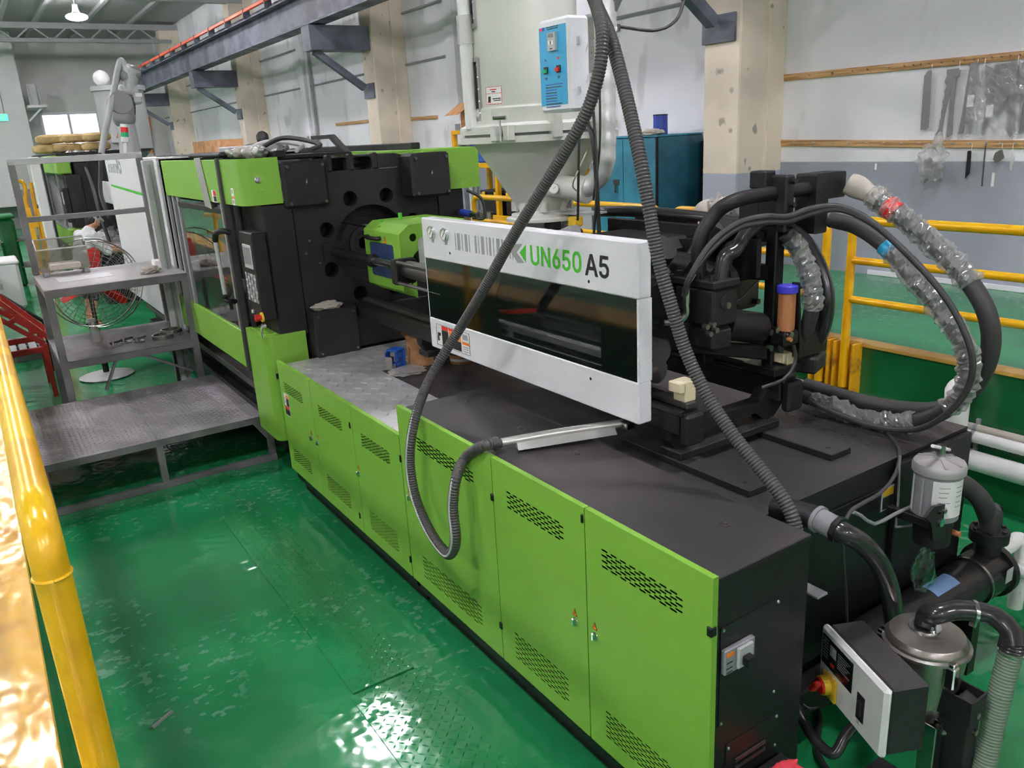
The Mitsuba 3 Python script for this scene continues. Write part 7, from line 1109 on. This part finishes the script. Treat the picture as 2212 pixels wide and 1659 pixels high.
p3 = thing('grey_board', 'pale grey board standing behind the guard rail at the far left', 'board'); obj('board', bx(-19.2, -19.1, ax(22, 380, -19.1)[1], ax(62, 380, -19.1)[1], 1.3, 2.5, .01), 'light_grey', p3); obj('board_lower', bx(-19.12, -19.08, ax(22, 380, -19.1)[1], ax(62, 380, -19.1)[1], 1.3, 1.95), 'mid_grey', p3); obj('stand', bx(-19.2, -19.12, ax(40, 380, -19.1)[1]-.04, ax(40, 380, -19.1)[1]+.04, 0, 1.3), 'light_grey', p3)
def loop_rail(label, xx, pts, feet):
    t = thing('handrail', label, 'handrail'); P = [ax(*p, xx) for p in pts]; obj('rail', tube(P, .035, 10, 5), 'rail_yellow', t)
    for f in feet: p = ax(*f, xx); obj('post', cyl([p[0], p[1], 0], p, .035, 10), 'rail_yellow', t)
loop_rail('small yellow rail loop at the far left behind the bench guard', -17.6, [(30, 394), (45, 392), (52, 398), (55, 415), (55, 432)], [(55, 432), (31, 394)]); loop_rail('short yellow rail right of the small rail loop', -17.6, [(66, 394), (70, 415), (73, 434)], [(73, 434)])
q = az(20, 520, .0); gb = thing('waste_bin', 'dark green bin at the left edge beside the side table', 'bin'); gX = -19.5; a, b = ax(-10, 470, gX), ax(35, 500, gX); obj('tub', bx(gX-.7, gX, a[1], b[1], 0, a[2]-.05, .05), 'pit_wall_paint', gb); obj('lid', bx(gX-.75, gX+.03, a[1], b[1]+.03, a[2]-.05, a[2]+.03, .03), 'pit_wall_paint', gb)
t = thing('bottle_stand', 'yellow steel frame behind the bottles on the side table', 'frame'); fX = -17.4
for px in (60, 83): p = ax(px, 450, fX); obj('post', bx(fX-.04, fX+.04, p[1]-.04, p[1]+.04, 0, p[2]), 'rail_yellow', t)
a, b = ax(60, 468, fX), ax(83, 478, fX); obj('plate', bx(fX-.03, fX+.03, a[1], b[1], b[2]-.1, a[2]), 'rail_yellow', t)

# ------------------------------------------------------------------ people
def body(bones, length=0.02, iters=8):
    parts = [m3.Manifold.batch_hull([m3.Manifold.sphere(ra, 20).translate(tuple(a)), m3.Manifold.sphere(rb_, 20).translate(tuple(b))]) for a, ra, b, rb_ in bones]
    m = m3.Manifold.batch_boolean(parts, m3.OpType.Add).refine_to_length(length).to_mesh(); t = trimesh.Trimesh(m.vert_properties[:, :3], m.tri_verts, process=True); trimesh.smoothing.filter_taubin(t, iterations=iters); return t
def person(label, root, yaw, J, hair=True, cap=False, group=None, legs='shorts'):
    """J: joints in a frame where +x is forward, +y left, z up from the feet."""
    c, s = math.cos(yaw), math.sin(yaw); Wp = lambda p: np.array([root[0]+c*p[0]-s*p[1], root[1]+s*p[0]+c*p[1], root[2]+p[2]]); g = {k: Wp(p) for k, p in J.items() if k != 'tilt'}
    t = thing('person', label, 'person'); up = unit(g['head']-g['neck']); fw = np.array([c, s, 0])*math.cos(J.get('tilt', [0.0])[0])-np.array([0, 0, 1])*math.sin(J.get('tilt', [0.0])[0]); side = np.cross(up, fw)
    H = g['head']; bones = [(g['hip'], .125, g['waist'], .118), (g['waist'], .118, g['chest'], .145), (g['chest'], .14, g['neck'], .07), (g['neck'], .055, H-up*.05, .06), (H+up*.02, .088, H-up*.03+fw*.02, .078), (H-up*.05+fw*.03, .06, H-up*.085+fw*.055, .035), (H-up*.02+fw*.085, .012, H-up*.035+fw*.105, .013)]
    for q in (-1, 1): bones += [(H+side*q*.083-up*.01, .014, H+side*q*.086-up*.04, .01)]
    for sd in ('l', 'r'):
        bones += [(g['chest'], .09, g[sd+'sh'], .062), (g[sd+'sh'], .056, g[sd+'el'], .043), (g[sd+'el'], .042, g[sd+'wr'], .029), (g['hip'], .11, g[sd+'hp'], .10), (g[sd+'hp'], .09, g[sd+'kn'], .062), (g[sd+'kn'], .06, g[sd+'an'], .04), (g[sd+'an'], .042, g[sd+'an']-[0, 0, .03]+np.array([c, s, 0])*.12, .03)]
        d = unit(g[sd+'wr']-g[sd+'el']); n = unit(np.cross(d, side)); pl = g[sd+'wr']+d*.075; bones.append((g[sd+'wr'], .027, pl, .03))
        w = unit(np.cross(d, n))
        for k in range(4): r0f = pl+w*(k-1.5)*.02; bones += [(r0f, .0095, r0f+d*(.045, .05, .047, .035)[k]+n*.012, .0085), (r0f+d*(.045, .05, .047, .035)[k]+n*.012, .0085, r0f+d*(.07, .08, .075, .055)[k]+n*.035, .0075)]
        bones += [(g[sd+'wr']+d*.03-w*.02, .011, g[sd+'wr']+d*.07-w*.05, .0095), (g[sd+'wr']+d*.07-w*.05, .0095, g[sd+'wr']+d*.10-w*.052+n*.01, .008)]
    obj('body', body(bones, .02), 'skin', t, True)
    sh = [(g['hip'], .142, g['waist'], .14), (g['waist'], .14, g['chest'], .166), (g['chest'], .156, g['neck']-up*.03, .085)]
    for sd in ('l', 'r'): sh += [(g['chest'], .108, g[sd+'sh'], .078), (g[sd+'sh'], .074, g[sd+'el'], .066), (g[sd+'sh'], .074, g[sd+'sh']*.4+g[sd+'el']*.6, .072)]
    obj('shirt', body(sh, .025, 6), 'shirt', t, True, label='loose white shirt'); tr = []
    for sd in ('l', 'r'): e_ = g[sd+'kn'] if legs == 'shorts' else g[sd+'an']; tr += [(g['hip'], .128, g[sd+'hp'], .118), (g[sd+'hp'], .112, g[sd+'kn'], .082)]+([] if legs == 'shorts' else [(g[sd+'kn'], .08, g[sd+'an']+[0, 0, .03], .06)])
    obj('trousers', body(tr, .025, 6), 'trousers', t, True)
    for sd in ('l', 'r'): f = g[sd+'an']; dd = np.array([c, s, 0]); obj('sandal', body([(f+[0, 0, -.05]-dd*.05, .022, f+[0, 0, -.05]+dd*.16, .022)], .02, 2), 'black_satin', t, True)
    for q in (-1, 1):
        e = H+fw*.083+side*q*.032+up*.0; obj('eye', blob(e, .0105, 1, 0), 'label_white', t, True); obj('pupil', blob(e+fw*.007, .0055, 1, 0), 'ink', t, True); obj('eyebrow', cyl(e+up*.022-side*.016*q+fw*.004, e+up*.02+side*.016*q, .004, 6), 'hair', t)
    obj('mouth', cyl(H-up*.062+fw*.088-side*.02, H-up*.062+fw*.088+side*.02, .005, 6), 'cloth_red', t)
    if cap: obj('cap', body([(H+up*.055, .088, H+up*.035-fw*.02, .095), (H+up*.05+fw*.06, .03, H+up*.045+fw*.13, .022), (H+up*.05+fw*.06+side*.04, .03, H+up*.045+fw*.12+side*.03, .02), (H+up*.05+fw*.06-side*.04, .03, H+up*.045+fw*.12-side*.03, .02)], .02, 4), 'light_grey', t, True, label='pale cap')
    hm = body([(H+up*.045-fw*.015, .094, H+up*.01-fw*.035, .09), (H-fw*.045-up*.01, .075, H-fw*.05-up*.055, .05), (H+up*.07+fw*.035, .055, H+up*.05-fw*.03, .08)], .014, 3); hm.vertices += (hm.vertices-H)*(.10*(meshkit.fbm(hm.vertices*40, 3, 2)-.5))[:, None]
    obj('hair', hm, 'hair', t, True)
    return t
J1 = dict(hip=(0, 0, .90), waist=(.03, 0, 1.05), chest=(.12, 0, 1.28), neck=(.22, 0, 1.46), head=(.30, 0, 1.58), lsh=(.14, .19, 1.38), rsh=(.14, -.19, 1.38), lel=(.30, .24, 1.12), rel=(.30, -.24, 1.12), lwr=(.55, .14, 1.12), rwr=(.55, -.14, 1.10), lhp=(0, .10, .86), rhp=(0, -.10, .86), lkn=(.06, .13, .47), rkn=(.0, -.13, .47), lan=(.0, .14, .075), ran=(-.10, -.14, .075), tilt=(.5,))
f1 = az(226, 703, 0); person('man in a white shirt and pale cap leaning towards the second machine', (f1[0]-.05, f1[1]-.12, 0.0), math.radians(112), J1, cap=True)
J2 = dict(hip=(0, 0, .92), waist=(.0, 0, 1.06), chest=(.02, 0, 1.28), neck=(.03, 0, 1.47), head=(.07, 0, 1.61), lsh=(.02, .20, 1.40), rsh=(.02, -.20, 1.40), lel=(.06, .25, 1.12), rel=(.06, -.25, 1.12), lwr=(.25, .20, 1.02), rwr=(.25, -.20, 1.02), lhp=(0, .10, .88), rhp=(0, -.10, .88), lkn=(.02, .11, .48), rkn=(.02, -.11, .48), lan=(.0, .11, .075), ran=(.0, -.11, .075), tilt=(.25,))
f2 = ay(568, 302, 3.95); zst = f2[2]-1.62
t = thing('rear_step', 'grey steel step behind the machine on which the dark-haired man stands', 'step'); obj('tread_plate', bx(f2[0]-.6, f2[0]+.6, 3.55, 4.4, zst-.03, zst-.0), 'steel_paint', t)
for x in (f2[0]-.55, f2[0]+.55):
    for y in (3.6, 4.35): obj('leg', bx(x-.03, x+.03, y-.03, y+.03, 0, zst-.03), 'steel_paint', t)
person('dark-haired man behind the machine, only his head in view above it', (f2[0], f2[1], zst), math.radians(165), J2, legs='long')
